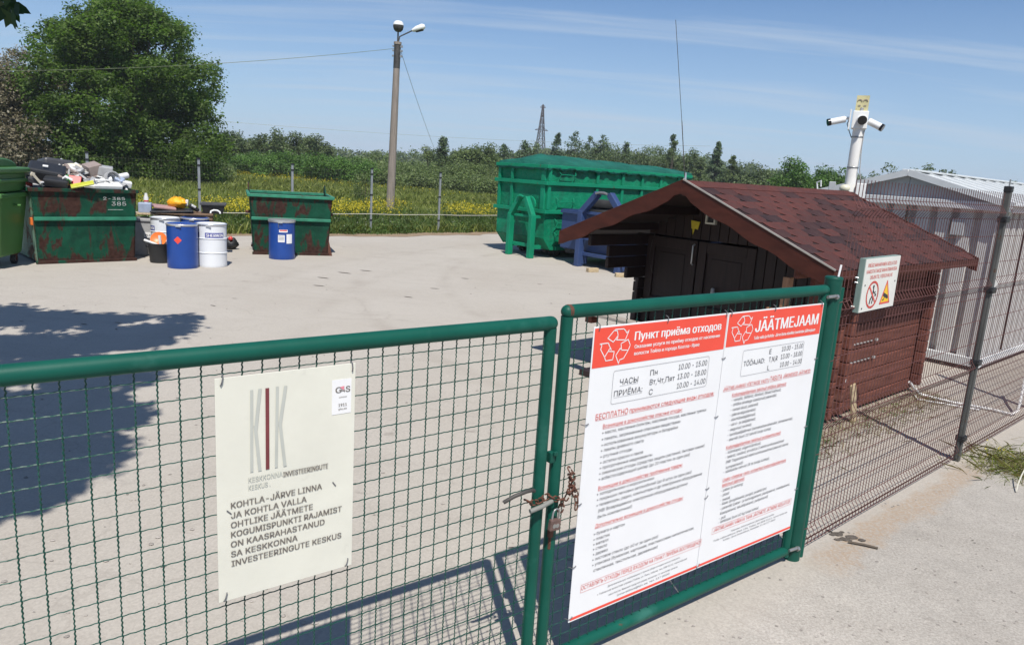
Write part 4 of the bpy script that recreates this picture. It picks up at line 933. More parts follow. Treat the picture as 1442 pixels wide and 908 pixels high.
# ------------------------------------------------------------------ grey metal shed
shed = thing('metal_shed', 'pale grey ribbed metal shed with low white gable roof on the right', 'shed', W(7.07, 1.14), FA)
SL, SWD, SZ, SR = 6.3, 2.44, 2.18, 2.63
def ribbed(length, pitch=0.28, dep=0.10, x0=0):
    p = []; x = 0.0
    while x < length - 1e-4:
        for dx_, q in ((0, 0), (pitch * 0.62, 0), (pitch * 0.66, dep), (pitch * 0.96, dep), (pitch, 0)):
            if x + dx_ <= length + 1e-4: p.append((x + dx_, q))
        x += pitch
    o_ = [p[0]]
    for q in p[1:]:
        if (Vector(q) - Vector(o_[-1])).length > 1e-5: o_.append(q)
    return o_
def wallsheet(pl, f, z0, z1, name, mat=None):
    b = MB(); n = len(pl)
    b.add([f(a, q, z0) for a, q in pl] + [f(a, q, z1) for a, q in pl] + [f(a, q + 0.003, z0) for a, q in pl] + [f(a, q + 0.003, z1) for a, q in pl],
          [(i, i + 1, i + 1 + n, i + n) for i in range(n - 1)] + [(i + 2 * n, i + 3 * n, i + 1 + 3 * n, i + 1 + 2 * n) for i in range(n - 1)])
    return b.build(name, mat or M['cladding'], shed)
for k in range(2):          # gable end: two sheets
    pl = [(a + 0.06 + k * 1.16, q) for a, q in ribbed(1.12 + (0.001))]
    wallsheet(pl, lambda a, q, z: (0.02 + q, a, z), 0.18, SZ, 'wall_panel')
for k in range(5):
    pl = [(a + 0.06 + k * 1.23, q) for a, q in ribbed(1.2)]
    wallsheet(pl, lambda a, q, z: (a, 0.02 + q, z), 0.14, SZ, 'wall_panel')
MB().box(SL / 2, SWD - 0.03, 1.1, SL, 0.04, 2.1).build('wall', M['cladding'], shed); MB().box(SL - 0.03, SWD / 2, 1.1, 0.04, SWD - 0.1, 2.1).build('wall', M['cladding'], shed)
for x, y in ((0.03, 0.03), (0.03, SWD - 0.03)): MB().box(x - 0.005, y, 1.12, 0.075, 0.075, 2.12).build('corner_post', M['cladding'], shed, bevel=0.006)
MB().box(0.0, SWD / 2, 0.12, 0.10, SWD + 0.02, 0.12).build('base_rail', M['roof_white'], shed, bevel=0.006)
MB().box(SL / 2 + 0.06, -0.005, 0.09, SL, 0.09, 0.11).build('base_rail', M['roof_white'], shed, bevel=0.006)
MB().box(-0.03, SWD / 2, SZ + 0.055, 0.12, SWD + 0.16, 0.11).build('gable_beam', M['roof_white'], shed, bevel=0.008)
MB().box(SL / 2 + 0.05, -0.05, SZ + 0.05, SL, 0.10, 0.12).build('eave_beam', M['roof_white'], shed, bevel=0.008)
b = MB(); b.prism([(-0.05, SZ + 0.11), (SWD / 2 - 0.003, SZ + 0.11), (SWD / 2 - 0.003, SR - 0.02)], -0.015, 0.015, 'x'); b.build('gable_panel', M['gable_grey'], shed)
b = MB(); b.prism([(SWD / 2 + 0.003, SZ + 0.11), (SWD + 0.05, SZ + 0.11), (SWD / 2 + 0.003, SR - 0.02)], -0.015, 0.015, 'x'); b.build('gable_panel', M['gable_grey'], shed)
for s in (0, 1):
    ye = -0.14 if s == 0 else SWD + 0.14
    b = MB(); zt = SR + 0.02; ze = SZ + 0.10
    pl = []
    nseg = 13
    b.hexa([(-0.10, SWD / 2, zt - 0.03), (SL + 0.1, SWD / 2, zt - 0.03), (SL + 0.1, ye, ze - 0.03), (-0.10, ye, ze - 0.03), (-0.10, SWD / 2, zt), (SL + 0.1, SWD / 2, zt), (SL + 0.1, ye, ze), (-0.10, ye, ze)])
    r_ = b.build('roof', M['roof_white'], shed, bevel=0.003)
    for k in range(nseg):
        x = -0.05 + k * 0.5; MB().bar((x, SWD / 2, zt + 0.012), (x, ye, ze + 0.012), 0.04, 0.024).build('seam', M['roof_white'], r_)
    b = MB().bar((-0.115, SWD / 2, zt - 0.02), (-0.115, ye, ze - 0.02), 0.03, 0.085); b.build('roof_edge', M['roof_white'], shed)
MB().bar((-0.10, SWD / 2, SR + 0.035), (SL + 0.1, SWD / 2, SR + 0.035), 0.20, 0.025).build('ridge_cap', M['roof_white'], shed, bevel=0.006)
MB().box(-0.005, 0.50, 1.93, 0.05, 0.16, 0.22).build('vent', M['gable_grey'], shed, bevel=0.004)
b = MB().tube([(-0.12, SWD + 0.07, SZ + 0.1), (-0.12, SWD + 0.10, SZ + 0.24), (-0.12, SWD + 0.04, SZ + 0.27), (-0.12, SWD + 0.03, SZ + 0.18)], 0.014, 6); b.build('hook', M['roof_white'], shed)

# fallen white tube frame on the ground by the hut
MB().tube([gp(1281, 538, 0.22), gp(1287, 546, 0.10), gp(1296, 555, 0.03), gp(1340, 566, 0.022), gp(1400, 577, 0.022), gp(1424, 583, 0.025), gp(1433, 578, 0.06), gp(1436, 568, 0.12), gp(1441, 545, 0.26), gp(1446, 520, 0.40)], 0.016, 9).build('bent_pipe', M['white_paint'], None, 60, label='bent white metal pipe lying on the ground between the hut and the wire fence', category='pipe')
MB().tube([gp(1288, 556, 0.02), gp(1292, 562, 0.02), gp(1345, 571, 0.02), gp(1380, 577, 0.02)], 0.010, 8).build('cable', M['white_paint'], None, 60, label='second thin white tube lying alongside the bent pipe', category='pipe')

# ------------------------------------------------------------------ camera pole
PC = W(5.85, 2.66)
t = thing('camera_pole', 'white pole carrying a box and three security cameras behind the hut', 'pole', PC, -0.41)
MB().tube([(0, 0, 0), (0, 0, 3.14)], 0.070, 24).build('pole', M['pvc'], t, 50)
b = MB().box(0, 0, 3.25, 0.19, 0.16, 0.23); b.build('box', M['white_paint'], t, bevel=0.01)
MB().box(-0.125, 0.0, 3.25, 0.018, 0.19, 0.26).build('plate', M['white_paint'], t, bevel=0.004)
def cam_body(name, p, d, r, L_, hood=True):
    d = Vector(d).normalized(); p = Vector(p)
    o = MB().tube([p, p + d * L_], r, 18).build(name, M['white_paint'], t, 50)
    MB().tube([p + d * (L_ * 0.86), p + d * (L_ + 0.006)], r + 0.004, 18).build('lens_hood', M['lens'], o, 50)
    return o
MB().tube([(-0.12, -0.01, 3.27), (-0.17, -0.02, 3.27), (-0.20, -0.03, 3.255)], 0.020, 10).build('arm', M['white_paint'], t, 50)
cam_body('security_camera', (-0.185, -0.03, 3.255), (-0.93, -0.32, -0.25), 0.043, 0.22)
cam_body('security_camera', (0.11, 0.0, 3.24), (0.88, -0.22, -0.42), 0.045, 0.20)
cam_body('security_camera', (0.015, -0.07, 3.25), (0.10, -0.95, -0.12), 0.055, 0.12)
o = MB().box(0, 0.02, 3.47, 0.155, 0.012, 0.20).build('top_plate', pm('pale_yellow_plate', (0.55, 0.50, 0.27), 0.6, var=0.15, scale=12), t)
b = MB()
for x in (-0.034, 0.034): 
    for k in range(9): a = PI * k / 8; 
    b.tube([(x + 0.026 * math.cos(a), 0.010, 3.495 + 0.022 * math.sin(a)) for a in [i * PI / 6 for i in range(7)]], 0.006, 5)
    b.box(x, 0.010, 3.44, 0.03, 0.006, 0.012)
b.build('marking', M['j_tan'], o)
MB().tube([(0, 0.0, 3.36), (0, 0.0, 3.38), (0.01, -0.005, 3.41)], 0.022, 8).build('socket', M['j_grey'], t, 50)
MB().box(-0.22, -0.02, 2.31, 0.085, 0.08, 0.24).build('junction_box', M['gable_grey'], t, bevel=0.008)
MB().box(0.14, -0.04, 2.32, 0.12, 0.09, 0.22).build('junction_box', M['white_paint'], t, bevel=0.008)
MB().ball((-0.06, -0.10, 2.35), 0.062, 14, (1.1, 0.9, 0.85)).build('siren', pm('cream_plastic_dome', (0.62, 0.60, 0.45), 0.4, var=0.1), t, 50)
MB().tube([(-0.26, 0.0, 2.2), (-0.02, 0.0, 2.2)], 0.015, 8).build('bracket', M['white_paint'], t)
MB().tube([(0.13, -0.05, 2.43), (0.09, -0.075, 2.60), (0.072, -0.03, 2.9), (0.074, -0.03, 3.13)], 0.007, 6).build('cable', M['j_grey'], t, 50)
MB().tube([(-0.12, 0.02, 3.30), (-0.15, 0.02, 3.20), (-0.10, 0.0, 3.08), (-0.072, 0.0, 3.02)], 0.006, 6).build('cable', M['j_dark'], t, 50)
for z in (2.62, 3.02): MB().lathe([(0.0715, z), (0.0745, z + 0.004), (0.0745, z + 0.018), (0.0715, z + 0.022)], 20, cap=False).build('clamp_band', M['steel'], t, 50)

# ------------------------------------------------------------------ big green roll-off container
def container(name, label, d, n0, n1, L_, zt, zb, mats, chz=0.62, fh=0.33):
    t = thing(name, label, 'container', W(d, n0), FA)
    wd = n1 - n0; mp_, mf = mats
    b = MB()      # shell walls as thick plates; the hook end has a chamfered foot
    b.prism([(0.0, zb + fh), (0.28, zb), (L_, zb), (L_, zt), (0.0, zt)], 0.0, 0.03, 'y'); b.build('side_wall', mp_, t)
    b = MB(); b.prism([(0.0, zb + fh), (0.28, zb), (L_, zb), (L_, zt), (0.0, zt)], wd - 0.03, wd, 'y'); b.build('side_wall', mp_, t)
    b = MB(); b.box(0.016, wd / 2, (zb + fh + zt) / 2, 0.03, wd - 0.062, zt - zb - fh); b.bar((0.03, wd / 2, zb + fh), (0.30, wd / 2, zb + 0.015), wd - 0.062, 0.03, (1, 0, 1)); b.build('end_wall', mp_, t)
    MB().box(L_ - 0.016, wd / 2, (zb + zt) / 2, 0.03, wd - 0.062, zt - zb - 0.01).build('end_wall', mp_, t)
    MB().box(L_ / 2 + 0.1, wd / 2, zb + 0.03, L_ - 0.4, wd - 0.062, 0.05).build('floor', mp_, t)
    return t, wd
GC, GW = container('green_container', 'tall green roll-off container with a sagging green tarpaulin top', 9.6, 12.5, 14.5, 6.4, 2.50, 0.22, (M['cont_green'], M['cont_frame']))
mf = M['cont_frame']
for z, x0 in ((2.03, 0), (1.27, 0)):
    MB().box(3.2, -0.045, z, 6.42, 0.09, 0.10).build('rail', mf, GC, bevel=0.008); MB().box(-0.045, GW / 2, z, 0.09, GW + 0.2, 0.10).build('rail', mf, GC, bevel=0.008)
MB().box(3.2, -0.04, 2.47, 6.42, 0.085, 0.09).build('rail', mf, GC, bevel=0.008); MB().box(-0.04, GW / 2, 2.47, 0.085, GW + 0.16, 0.09).build('rail', mf, GC, bevel=0.008)
MB().box(3.4, -0.03, 0.27, 5.9, 0.06, 0.10).build('rail', mf, GC, bevel=0.008)
for x in (0.06, 1.95, 3.05, 3.95, 4.85, 5.75, 6.36):
    for z0, z1 in ((1.33, 1.98), (2.085, 2.42)) + (((0.33, 1.215),) if x > 0.3 else ()): MB().box(x, -0.03, (z0 + z1) / 2, 0.10, 0.06, z1 - z0).build('post', mf, GC, bevel=0.006)
for y in (0.10, 1.38, 1.93):
    for z0, z1 in ((1.325, 1.975), (2.085, 2.42)): MB().box(-0.03, y, (z0 + z1) / 2, 0.06, 0.10 if y > 0.2 else 0.16, z1 - z0).build('post', mf, GC, bevel=0.006)
for x in (0.62, 0.6):
    pass
for z in (0.62, 0.98, 1.55, 2.28):      # rungs of the side ladder
    b = MB().tube([(0.36, -0.02, z + 0.10), (0.42, -0.10, z), (0.98, -0.10, z - 0.01), (1.04, -0.02, z + 0.10)], 0.013, 6); b.tube([(0.42, -0.10, z), (0.34, -0.03, z - 0.22)], 0.010, 5); b.tube([(0.98, -0.10, z), (0.90, -0.03, z - 0.22)], 0.010, 5)
    b.build('rung', mf, GC, 50)
def aframe(t, yc, hw, top, peak, x, mat, thick=0.13):
    for s in (-1, 1):
        b = MB().box(x, yc + s * hw, top / 2, thick + 0.04, thick, top); b.build('leg', mat, t, bevel=0.012)
        MB().bar((x, yc + s * hw, top - 0.03), (x + 0.02, yc + s * hw * 0.30, peak), thick, thick + 0.02, (1, 0, 0)).build('brace', mat, t, bevel=0.012)
    MB().box(x + 0.02, yc, peak, thick + 0.02, hw * 0.75, 0.05).build('hook_plate', mat, t, bevel=0.01)
    MB().tube([(x - 0.08, yc - hw * 0.28, peak + 0.0), (x - 0.08, yc - hw * 0.12, peak + 0.03), (x - 0.08, yc + hw * 0.12, peak + 0.03), (x - 0.08, yc + hw * 0.28, peak + 0.0)], 0.028, 8).build('hook_bar', M['steel'] if t is not GC else M['cont_frame'], t, 50)
    MB().box(x + 0.06, yc, top - 0.04, 0.06, hw * 2 - thick, 0.07).build('crossbar', mat, t, bevel=0.008)
    MB().box(x + 0.08, yc, 0.33, 0.05, hw * 2 - thick, 0.09).build('crossbar', mat, t, bevel=0.008)
aframe(GC, 0.58, 0.44, 1.16, 1.62, -0.32, mf)
for s in (-1, 1):
    b = MB().box(-0.13, 0.58 + s * 0.44, 0.30, 0.30, 0.10, 0.10); b.box(-0.13, 0.58 + s * 0.44, 1.12, 0.30, 0.08, 0.08); b.build('strut', mf, GC, kind='stuff')
MB().lathe([(0.24, 0), (0.24, 0.04), (0.21, 0.05)], 18).build('round_plate', mf, GC)
o = [x for x in GC.children if x.name.startswith('round_plate')][0]; o.rotation_euler = (0, R(-90), 0); o.location = (-0.02, 0.58, 1.42)
for x in (0.8, 5.6):
    for y in (0.35, GW - 0.35): MB().cyl((x, y - 0.10, 0.11), (x, y + 0.10, 0.11), 0.11, n=16).build('roller', M['dark_metal'], GC, 50)
MB().box(3.3, 0.45, 0.16, 5.6, 0.12, 0.10).build('skid', M['dark_metal'], GC); MB().box(3.3, GW - 0.45, 0.16, 5.6, 0.12, 0.10).build('skid', M['dark_metal'], GC)
# tarpaulin: sheet with a ridge, folds and a ragged hanging edge
nx_, ny_ = 70, 26; V = []; 
for i in range(nx_ + 1):
    for j in range(ny_ + 1):
        x = -0.10 + (6.42 + 0.2) * i / nx_; f = j / ny_; y = -0.10 + (GW + 0.2) * f
        e = min(min(f, 1 - f) * (GW + 0.2), min(i / nx_, 1 - i / nx_) * 6.6)
        rid = 0.27 * (1 - abs(2 * f - 1)) ** 0.8 * (1 - 0.45 * min(1, x / 6.4)) * min(1.0, 0.15 + e * 1.2 if i < 8 else 1)
        sag = 0.012 * math.sin(x * 3.5 + 2 * f) + 0.009 * math.sin(x * 7.3 - 5 * f) * (1 - f) + 0.006 * math.sin(y * 11 + x * 3) + 0.004 * math.sin(x * 21 + y * 6)
        z = 2.56 + rid + sag * min(1, e * 4)
        if j in (0, ny_) or i in (0, nx_): z = 2.40 + 0.025 * math.sin(x * 9) + 0.02 * math.sin(x * 23 + y * 11)
        V.append((x + (0.01 * math.sin(y * 20) if i in (0,) else 0), y + 0.012 * math.sin(x * 14 + j), z))
Fq = [(i * (ny_ + 1) + j, (i + 1) * (ny_ + 1) + j, (i + 1) * (ny_ + 1) + j + 1, i * (ny_ + 1) + j + 1) for i in range(nx_) for j in range(ny_)]
b = MB(); b.add(V, Fq); o = b.build('tarpaulin', M['tarp'], GC, 80)
m = o.modifiers.new('s', 'SOLIDIFY'); m.thickness = 0.008

# ------------------------------------------------------------------ blue container with tyres
BC, BW = container('blue_container', 'low blue roll-off container with tyres behind the hut', 9.75, 9.0, 11.98, 5.0, 1.40, 0.28, (M['cont_blue'], M['cont_blue']), 0.20, 0.11)
mb_ = M['cont_blue']
aframe(BC, 1.35, 0.68, 1.42, 1.88, -0.25, mb_, 0.15)
MB().box(-0.03, BW / 2, 1.34, 0.07, BW + 0.02, 0.08).build('rail', mb_, BC, bevel=0.006); MB().box(2.5, -0.03, 1.34, 5.0, 0.07, 0.08).build('rail', mb_, BC, bevel=0.006)
MB().box(-0.12, 1.35, 0.74, 0.22, 1.25, 0.10).build('crossbar', mb_, BC, bevel=0.006)
for s in (-1, 1): MB().box(-0.12, 1.35 + s * 0.68, 0.22, 0.24, 0.16, 0.32).build('foot', mb_, BC, bevel=0.01)
MB().bar((-0.30, 0.60, 0.34), (-0.30, 0.02, 0.36), 0.04, 0.10).build('step', mb_, BC)
tag(MB().box(0, 0, 0.05, 0.30, 0.12, 0.10).build('timber_block', M['pale_wood'], None, bevel=0.01), 'short pale timber block on the paving by the left leg of the blue container', 'block'); bpy.data.objects['timber_block'].location = gp(834, 383); bpy.data.objects['timber_block'].rotation_euler = (0, 0, 0.5)
tag(MB().box(0, 0, 0.045, 0.34, 0.14, 0.09).build('timber_block', M['pale_wood'], None, bevel=0.01), 'pale timber block lying under the right leg of the blue container', 'block'); bpy.data.objects['timber_block.001'].location = gp(876, 390); bpy.data.objects['timber_block.001'].rotation_euler = (0, 0, 0.1)
tyre = MB().lathe([(0.20, -0.09), (0.27, -0.105), (0.32, -0.09), (0.335, -0.05), (0.335, 0.05), (0.32, 0.09), (0.27, 0.105), (0.20, 0.09), (0.19, 0.0), (0.20, -0.09)], 28, cap=False).mesh('tyre', M['tyre'], 50)
TY = [('black tyre on top of the stack at the left corner of the blue container', 0.55, 2.10, 1.60, 0, 0), ('black tyre second from the top of the stack in the blue container', 0.58, 2.13, 1.39, 0.02, 0), ('black tyre at the bottom of the stack in the blue container', 0.55, 2.10, 1.18, 0, 0), ('black tyre lying to the right of the blue hook frame', 0.60, 0.62, 1.50, 0.05, 0.03), ('lower black tyre to the right of the blue hook frame', 0.62, 0.60, 1.29, 0, 0), ('black tyre half hidden behind the blue hook plate', 0.85, 1.35, 1.42, 0.1, 0.1)]
for lab, x, y, z, rx, ry in TY:
    o = bpy.data.objects.new('tyre', tyre); COL.objects.link(o); tag(o, lab, 'tyre', 'tyres heaped in the blue container'); o.location = BC.matrix_world @ Vector((0, 0, 0)); o.location = Vector(W(9.75, 9.0)) + D * x + N * y + Vector((0, 0, z)); o.rotation_euler = (rx, ry, 0)
b = MB(); b.box(2.5, BW / 2, 0.70, 4.8, BW - 0.2, 0.9)
for i in range(60): b.ball((rnd.uniform(0.2, 4.8), rnd.uniform(0.2, BW - 0.2), 1.1), rnd.uniform(0.12, 0.22), 8, (1, 1, 0.6), 0.3, i)
o = b.build('tyre_heap', M['tyre'], BC, kind='stuff')
# ------------------------------------------------------------------ skips
def plate(b, q, th, inward):            # thick quad: q = 4 corners, inward = offset vector
    q = [Vector(p) for p in q]; o_ = Vector(inward).normalized() * th
    b.hexa([q[0] + o_, q[1] + o_, q[1], q[0], q[3] + o_, q[2] + o_, q[2], q[3]])
def skip(label, loc, rz, w0, w1, dp, h, flare, ridge):
    t = thing('skip', label, 'skip', loc, rz); a, c = w0 / 2, w1 / 2; fl = flare
    P0 = [(-a, 0), (a, 0), (a, dp), (-a, dp)]; P1 = [(-c, -fl), (c, -fl), (c, dp + fl), (-c, dp + fl)]
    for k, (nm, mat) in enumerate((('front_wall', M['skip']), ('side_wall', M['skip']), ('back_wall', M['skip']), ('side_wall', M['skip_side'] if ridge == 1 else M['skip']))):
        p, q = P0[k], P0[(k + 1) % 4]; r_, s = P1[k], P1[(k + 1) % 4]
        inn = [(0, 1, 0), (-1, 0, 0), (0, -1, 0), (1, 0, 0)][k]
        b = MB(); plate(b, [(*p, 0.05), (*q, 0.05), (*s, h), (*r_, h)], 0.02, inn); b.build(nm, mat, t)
    MB().box(0, dp / 2, 0.07, w0 - 0.05, dp - 0.05, 0.03).build('floor', M['skip'], t)
    b = MB(); c2 = c + 0.03
    b.box(0, -fl - 0.015, h, 2 * c2 + 0.03, 0.075, 0.07); b.box(0, dp + fl + 0.015, h, 2 * c2 + 0.03, 0.075, 0.07)
    b.box(-c2 + 0.005, dp / 2, h - 0.001, 0.07, dp + 2 * fl - 0.05, 0.066); b.box(c2 - 0.005, dp / 2, h - 0.001, 0.07, dp + 2 * fl - 0.05, 0.066); b.build('rim', M['skip_rib'] if ridge == 2 else M['skip'], t, bevel=0.008)
    f = 0.60; zz_ = 0.05 + (h - 0.05) * f; xx = a + (c - a) * f; yy_ = -fl * f
    MB().box(0, yy_ - 0.03, zz_, 2 * xx, 0.06, 0.07).build('rib', M['skip_rib'], t, bevel=0.01)
    MB().box(0, 0.0, 0.03, w0 + 0.06, 0.09, 0.06).build('skid', M['skip'], t, bevel=0.008); MB().box(0, dp, 0.03, w0 + 0.06, 0.09, 0.06).build('skid', M['skip'], t, bevel=0.008)
    for s in (-1, 1):
        MB().cyl((s * (xx - 0.02), dp * 0.35, 0.95), (s * (xx + 0.12), dp * 0.35, 0.95), 0.035, n=12).build('lifting_pin', M['rust'], t, 50)
    return t, xx, yy_, zz_
s1 = gp(54, 372); r1 = R(46); c1 = s1 + Vector((math.cos(r1), math.sin(r1), 0)) * 0.86
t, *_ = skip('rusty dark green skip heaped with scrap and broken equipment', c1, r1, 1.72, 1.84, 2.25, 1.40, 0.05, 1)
SK1 = t
ch = MB(); text(ch, '2-385', 0.30, 1.23, 0.40, 0.055, 0.0, -0.062); text(ch, '385', 0.45, 1.12, 0.27, 0.075, 0.0, -0.058); quad(ch, 0.38, 0.66, 1.035, 1.043, -0.054); CH = (t, ch)
MB().box(-0.90, 0.12, 0.80, 0.05, 0.16, 0.14).build('warning_mark', M['orange'], t, bevel=0.01)
s2 = gp(356, 358); r2 = R(21); c2_ = s2 + Vector((math.cos(r2), math.sin(r2), 0)) * 0.87
t, xx, yy_, zz_ = skip('smaller rusty green skip standing empty behind the single blue drum', c2_, r2, 1.70, 1.86, 1.55, 1.38, 0.10, 2)
for s in (-1, 1):
    b = MB(); b.prism([(1.25, 1.36), (1.75, 1.36), (1.75, 1.50), (1.66, 1.62), (1.55, 1.60)], s * 0.93 - 0.015, s * 0.93 + 0.015, 'x'); b.build('raised_lug', M['skip'], t)
MB().prism([(0.0, 0.0), (0.10, 0.0), (0.02, 0.35), (0.0, 0.35)], 0.02, 0.10, 'y').build('foot', M['rust'], t); bpy.data.objects['foot'] if 'foot' in bpy.data.objects else None
[o for o in t.children if o.name.startswith('foot')][0].location = (0.85, -0.06, 0.0)

# ------------------------------------------------------------------ green wheelie bin at the left edge
bl = gp(26, 385) ; brz = R(12)
t = thing('waste_container', 'big green plastic wheeled bin cut off by the left edge of the frame', 'bin', bl + Vector((-1.12, 0.10, 0)), brz)
g_ = M['bin_green']
b = MB(); b.hexa([(-0.60, -0.02, 0.20), (0.66, -0.02, 0.20), (0.66, 0.90, 0.20), (-0.60, 0.90, 0.20), (-0.72, -0.12, 1.30), (0.78, -0.12, 1.30), (0.78, 1.0, 1.30), (-0.72, 1.0, 1.30)]); b.build('body', g_, t, bevel=0.05)
b = MB(); b.hexa([(-0.71, -0.13, 1.36), (0.77, -0.13, 1.36), (0.77, 1.0, 1.36), (-0.71, 1.0, 1.36), (-0.70, -0.12, 1.70), (0.76, -0.12, 1.70), (0.76, 1.0, 1.70), (-0.70, 1.0, 1.70)]); b.build('upper_body', g_, t, bevel=0.03)
for z, o_, hh_ in ((1.305, 0.05, 0.085), (1.56, 0.045, 0.07)): MB().box(0.03, 0.44, z, 1.50 + 2 * o_, 1.12 + 2 * o_, hh_).build('rim', g_, t, bevel=0.02)
MB().box(0.03, 0.44, 1.74, 1.60, 1.26, 0.10).build('lid_rim', g_, t, bevel=0.03)
b = MB(); pr = []
for i in range(13):
    a = PI * i / 12; pr.append((0.44 + 0.60 * math.cos(a), 1.78 + 0.17 * math.sin(a)))
b.prism(pr, -0.66, 0.62, 'x'); b.build('lid', g_, t, 40, bevel=0.03)
for x in (-0.5, 0.55):
    for y in (0.08, 0.80):
        w_ = MB().cyl((x - 0.03, y, 0.10), (x + 0.03, y, 0.10), 0.10, n=20).build('wheel', M['tub'], t, 50); MB().cyl((x - 0.034, y, 0.10), (x + 0.034, y, 0.10), 0.045, n=14).build('hub', M['steel'], w_, 50)
        b = MB(); b.box(x, y, 0.19, 0.10, 0.14, 0.03); b.box(x - 0.045, y, 0.13, 0.008, 0.05, 0.12); b.box(x + 0.045, y, 0.13, 0.008, 0.05, 0.12); b.build('castor', M['rust'], t)
for x in (0.60, -0.5): MB().tube([(x, -0.10, 1.00), (x, -0.16, 1.02), (x, -0.16, 1.15), (x, -0.11, 1.17)], 0.015, 8).build('handle', g_, t, 50)
MB().cyl((0.76, 0.44, 1.12), (0.88, 0.44, 1.12), 0.025, n=12).build('lifting_pin', g_, t, 50)

# ------------------------------------------------------------------ drums
def drum(label, x, y, mat, band, lab=None, ring=True, ang=0.0, h=0.88, r=0.287, labels=True):
    t = thing('drum', label, 'drum', (x, y, 0), ang, 'steel drums by the skips')
    pf = [(r * 0.985, 0.0), (r, 0.012), (r, 0.05), (r, 0.268), (r, 0.275), (r + 0.012, 0.29), (r, 0.305), (r, 0.312), (r, 0.558), (r, 0.565), (r + 0.012, 0.58), (r, 0.595), (r, 0.602), (r, h - 0.05), (r, h - 0.03)] if band else [(r * 0.985, 0.0), (r * 1.0, 0.012), (r * 1.0, 0.10), (r, h - 0.03)]
    MB().lathe(pf, 40).build('body', mat, t, 40)
    MB().lathe([(r + 0.004, h - 0.045), (r + 0.013, h - 0.035), (r + 0.013, h - 0.012), (r + 0.002, h - 0.005), (r - 0.012, h - 0.008)], 40, cap=False).build('clamp_ring', M['silver'], t, 60)
    MB().lathe([(r - 0.008, h - 0.030), (r - 0.010, h - 0.008), (r - 0.03, h - 0.022), (0.001, h - 0.022)], 40, cap=False).build('lid', mat, t, 40)
    MB().box(0.06, -(r + 0.012), h - 0.045, 0.10, 0.02, 0.02).build('clamp_lever', M['silver'], t)
    return t
def wrap_patch(t, r, a0, a1, z0, z1, mat, nm):
    b = MB(); n = 8; vs = [(r * math.cos(a0 + (a1 - a0) * i / n), r * math.sin(a0 + (a1 - a0) * i / n), z) for z in (z0, z1) for i in range(n + 1)]
    b.add(vs, [(i, i + 1, i + 2 + n, i + 1 + n) for i in range(n)]); return b.build(nm, mat, t)
def dpos(px, py, back=0.28):
    p = gp(px, py); d = Vector((p.x, p.y, 0)).normalized(); q = p + d * back; return q.x, q.y
x, y = dpos(258, 379); t = drum('blue steel drum with a red diamond label, nearest of the drum group', x, y, M['drum_blue'], False)
b = MB(); n = 6
rr_ = 0.2895; vs = []
for (a, z) in ((0, 0.075), (0.075, 0), (0, -0.075), (-0.075, 0)):
    an = -PI / 2 + 0.13 + a / rr_; vs.append((rr_ * math.cos(an), rr_ * math.sin(an), 0.565 + z))
vs.append((rr_ * math.cos(-PI / 2 + 0.13) * 1.012, rr_ * math.sin(-PI / 2 + 0.13) * 1.012, 0.565)); b.add(vs, [(0, 1, 4), (1, 2, 4), (2, 3, 4), (3, 0, 4)]); b.build('red_diamond', M['sign_red'], t)
def sherwin(t, a0, a1, z0, z1, s):
    lp = wrap_patch(t, 0.2895, a0, a1, z0, z1, M['label_blue'], 'label')
    m_ = MB(); text(m_, s, 0, 0, (a1 - a0) * 0.2895 * 0.90, (z1 - z0) * 0.60, 0.03, 0); return (t, m_, (a0 + (a1 - a0) * 0.05, z0 + (z1 - z0) * 0.2))
WRAPS = []
x, y = dpos(299, 377); t = drum('white steel drum with blue lettered labels, rightmost of the drum group', x, y, M['drum_white'], True)
WRAPS.append(sherwin(t, -PI / 2 - 0.05, -PI / 2 + 1.25, 0.60, 0.70, 'SHERWIN')); WRAPS.append(sherwin(t, -PI / 2 - 1.75, -PI / 2 - 0.55, 0.60, 0.70, 'WILLIAMS'))
x, y = dpos(238, 369, 0.6); t = drum('white steel drum mostly hidden behind the blue drum with the red diamond', x - 0.05, y, M['drum_white'], True)
WRAPS.append(sherwin(t, -PI / 2 - 1.5, -PI / 2 - 0.35, 0.60, 0.70, 'SHERWIN'))
x, y = dpos(276, 369, 0.75); t = drum('blue steel drum mostly hidden between and behind the front drums', x, y, M['drum_blue'], False)
x, y = dpos(397, 366); t = drum('lone blue steel drum with a silver lid in front of the smaller skip', x, y, M['drum_blue'], False)
wrap_patch(t, 0.291, -PI / 2 + 0.10, -PI / 2 + 0.75, 0.62, 0.68, M['print_white'], 'red_edged_label'); wrap_patch(t, 0.2925, -PI / 2 + 0.14, -PI / 2 + 0.70, 0.648, 0.675, M['print_red'], 'red_strip')
wrap_patch(t, 0.291, -PI / 2 + 0.02, -PI / 2 + 0.52, 0.40, 0.56, M['print_white'], 'label'); wrap_patch(t, 0.291, -PI / 2 + 0.66, -PI / 2 + 1.15, 0.37, 0.58, M['print_white'], 'label')
for z in (0.44, 0.47, 0.50, 0.53): wrap_patch(t, 0.2925, -PI / 2 + 0.06, -PI / 2 + 0.46, z, z + 0.010, M['print_dark'], 'text_line')
MB().lathe([(0.300, 0.835), (0.306, 0.85), (0.304, 0.885), (0.28, 0.892), (0.0, 0.885)], 40, cap=False).build('silver_lid', M['silver'], t, 50)
MB().tube([(0.02, -0.30, 0.84), (0.02, -0.31, 0.76), (0.04, -0.31, 0.72)], 0.006, 5).build('strap', M['print_dark'], t)

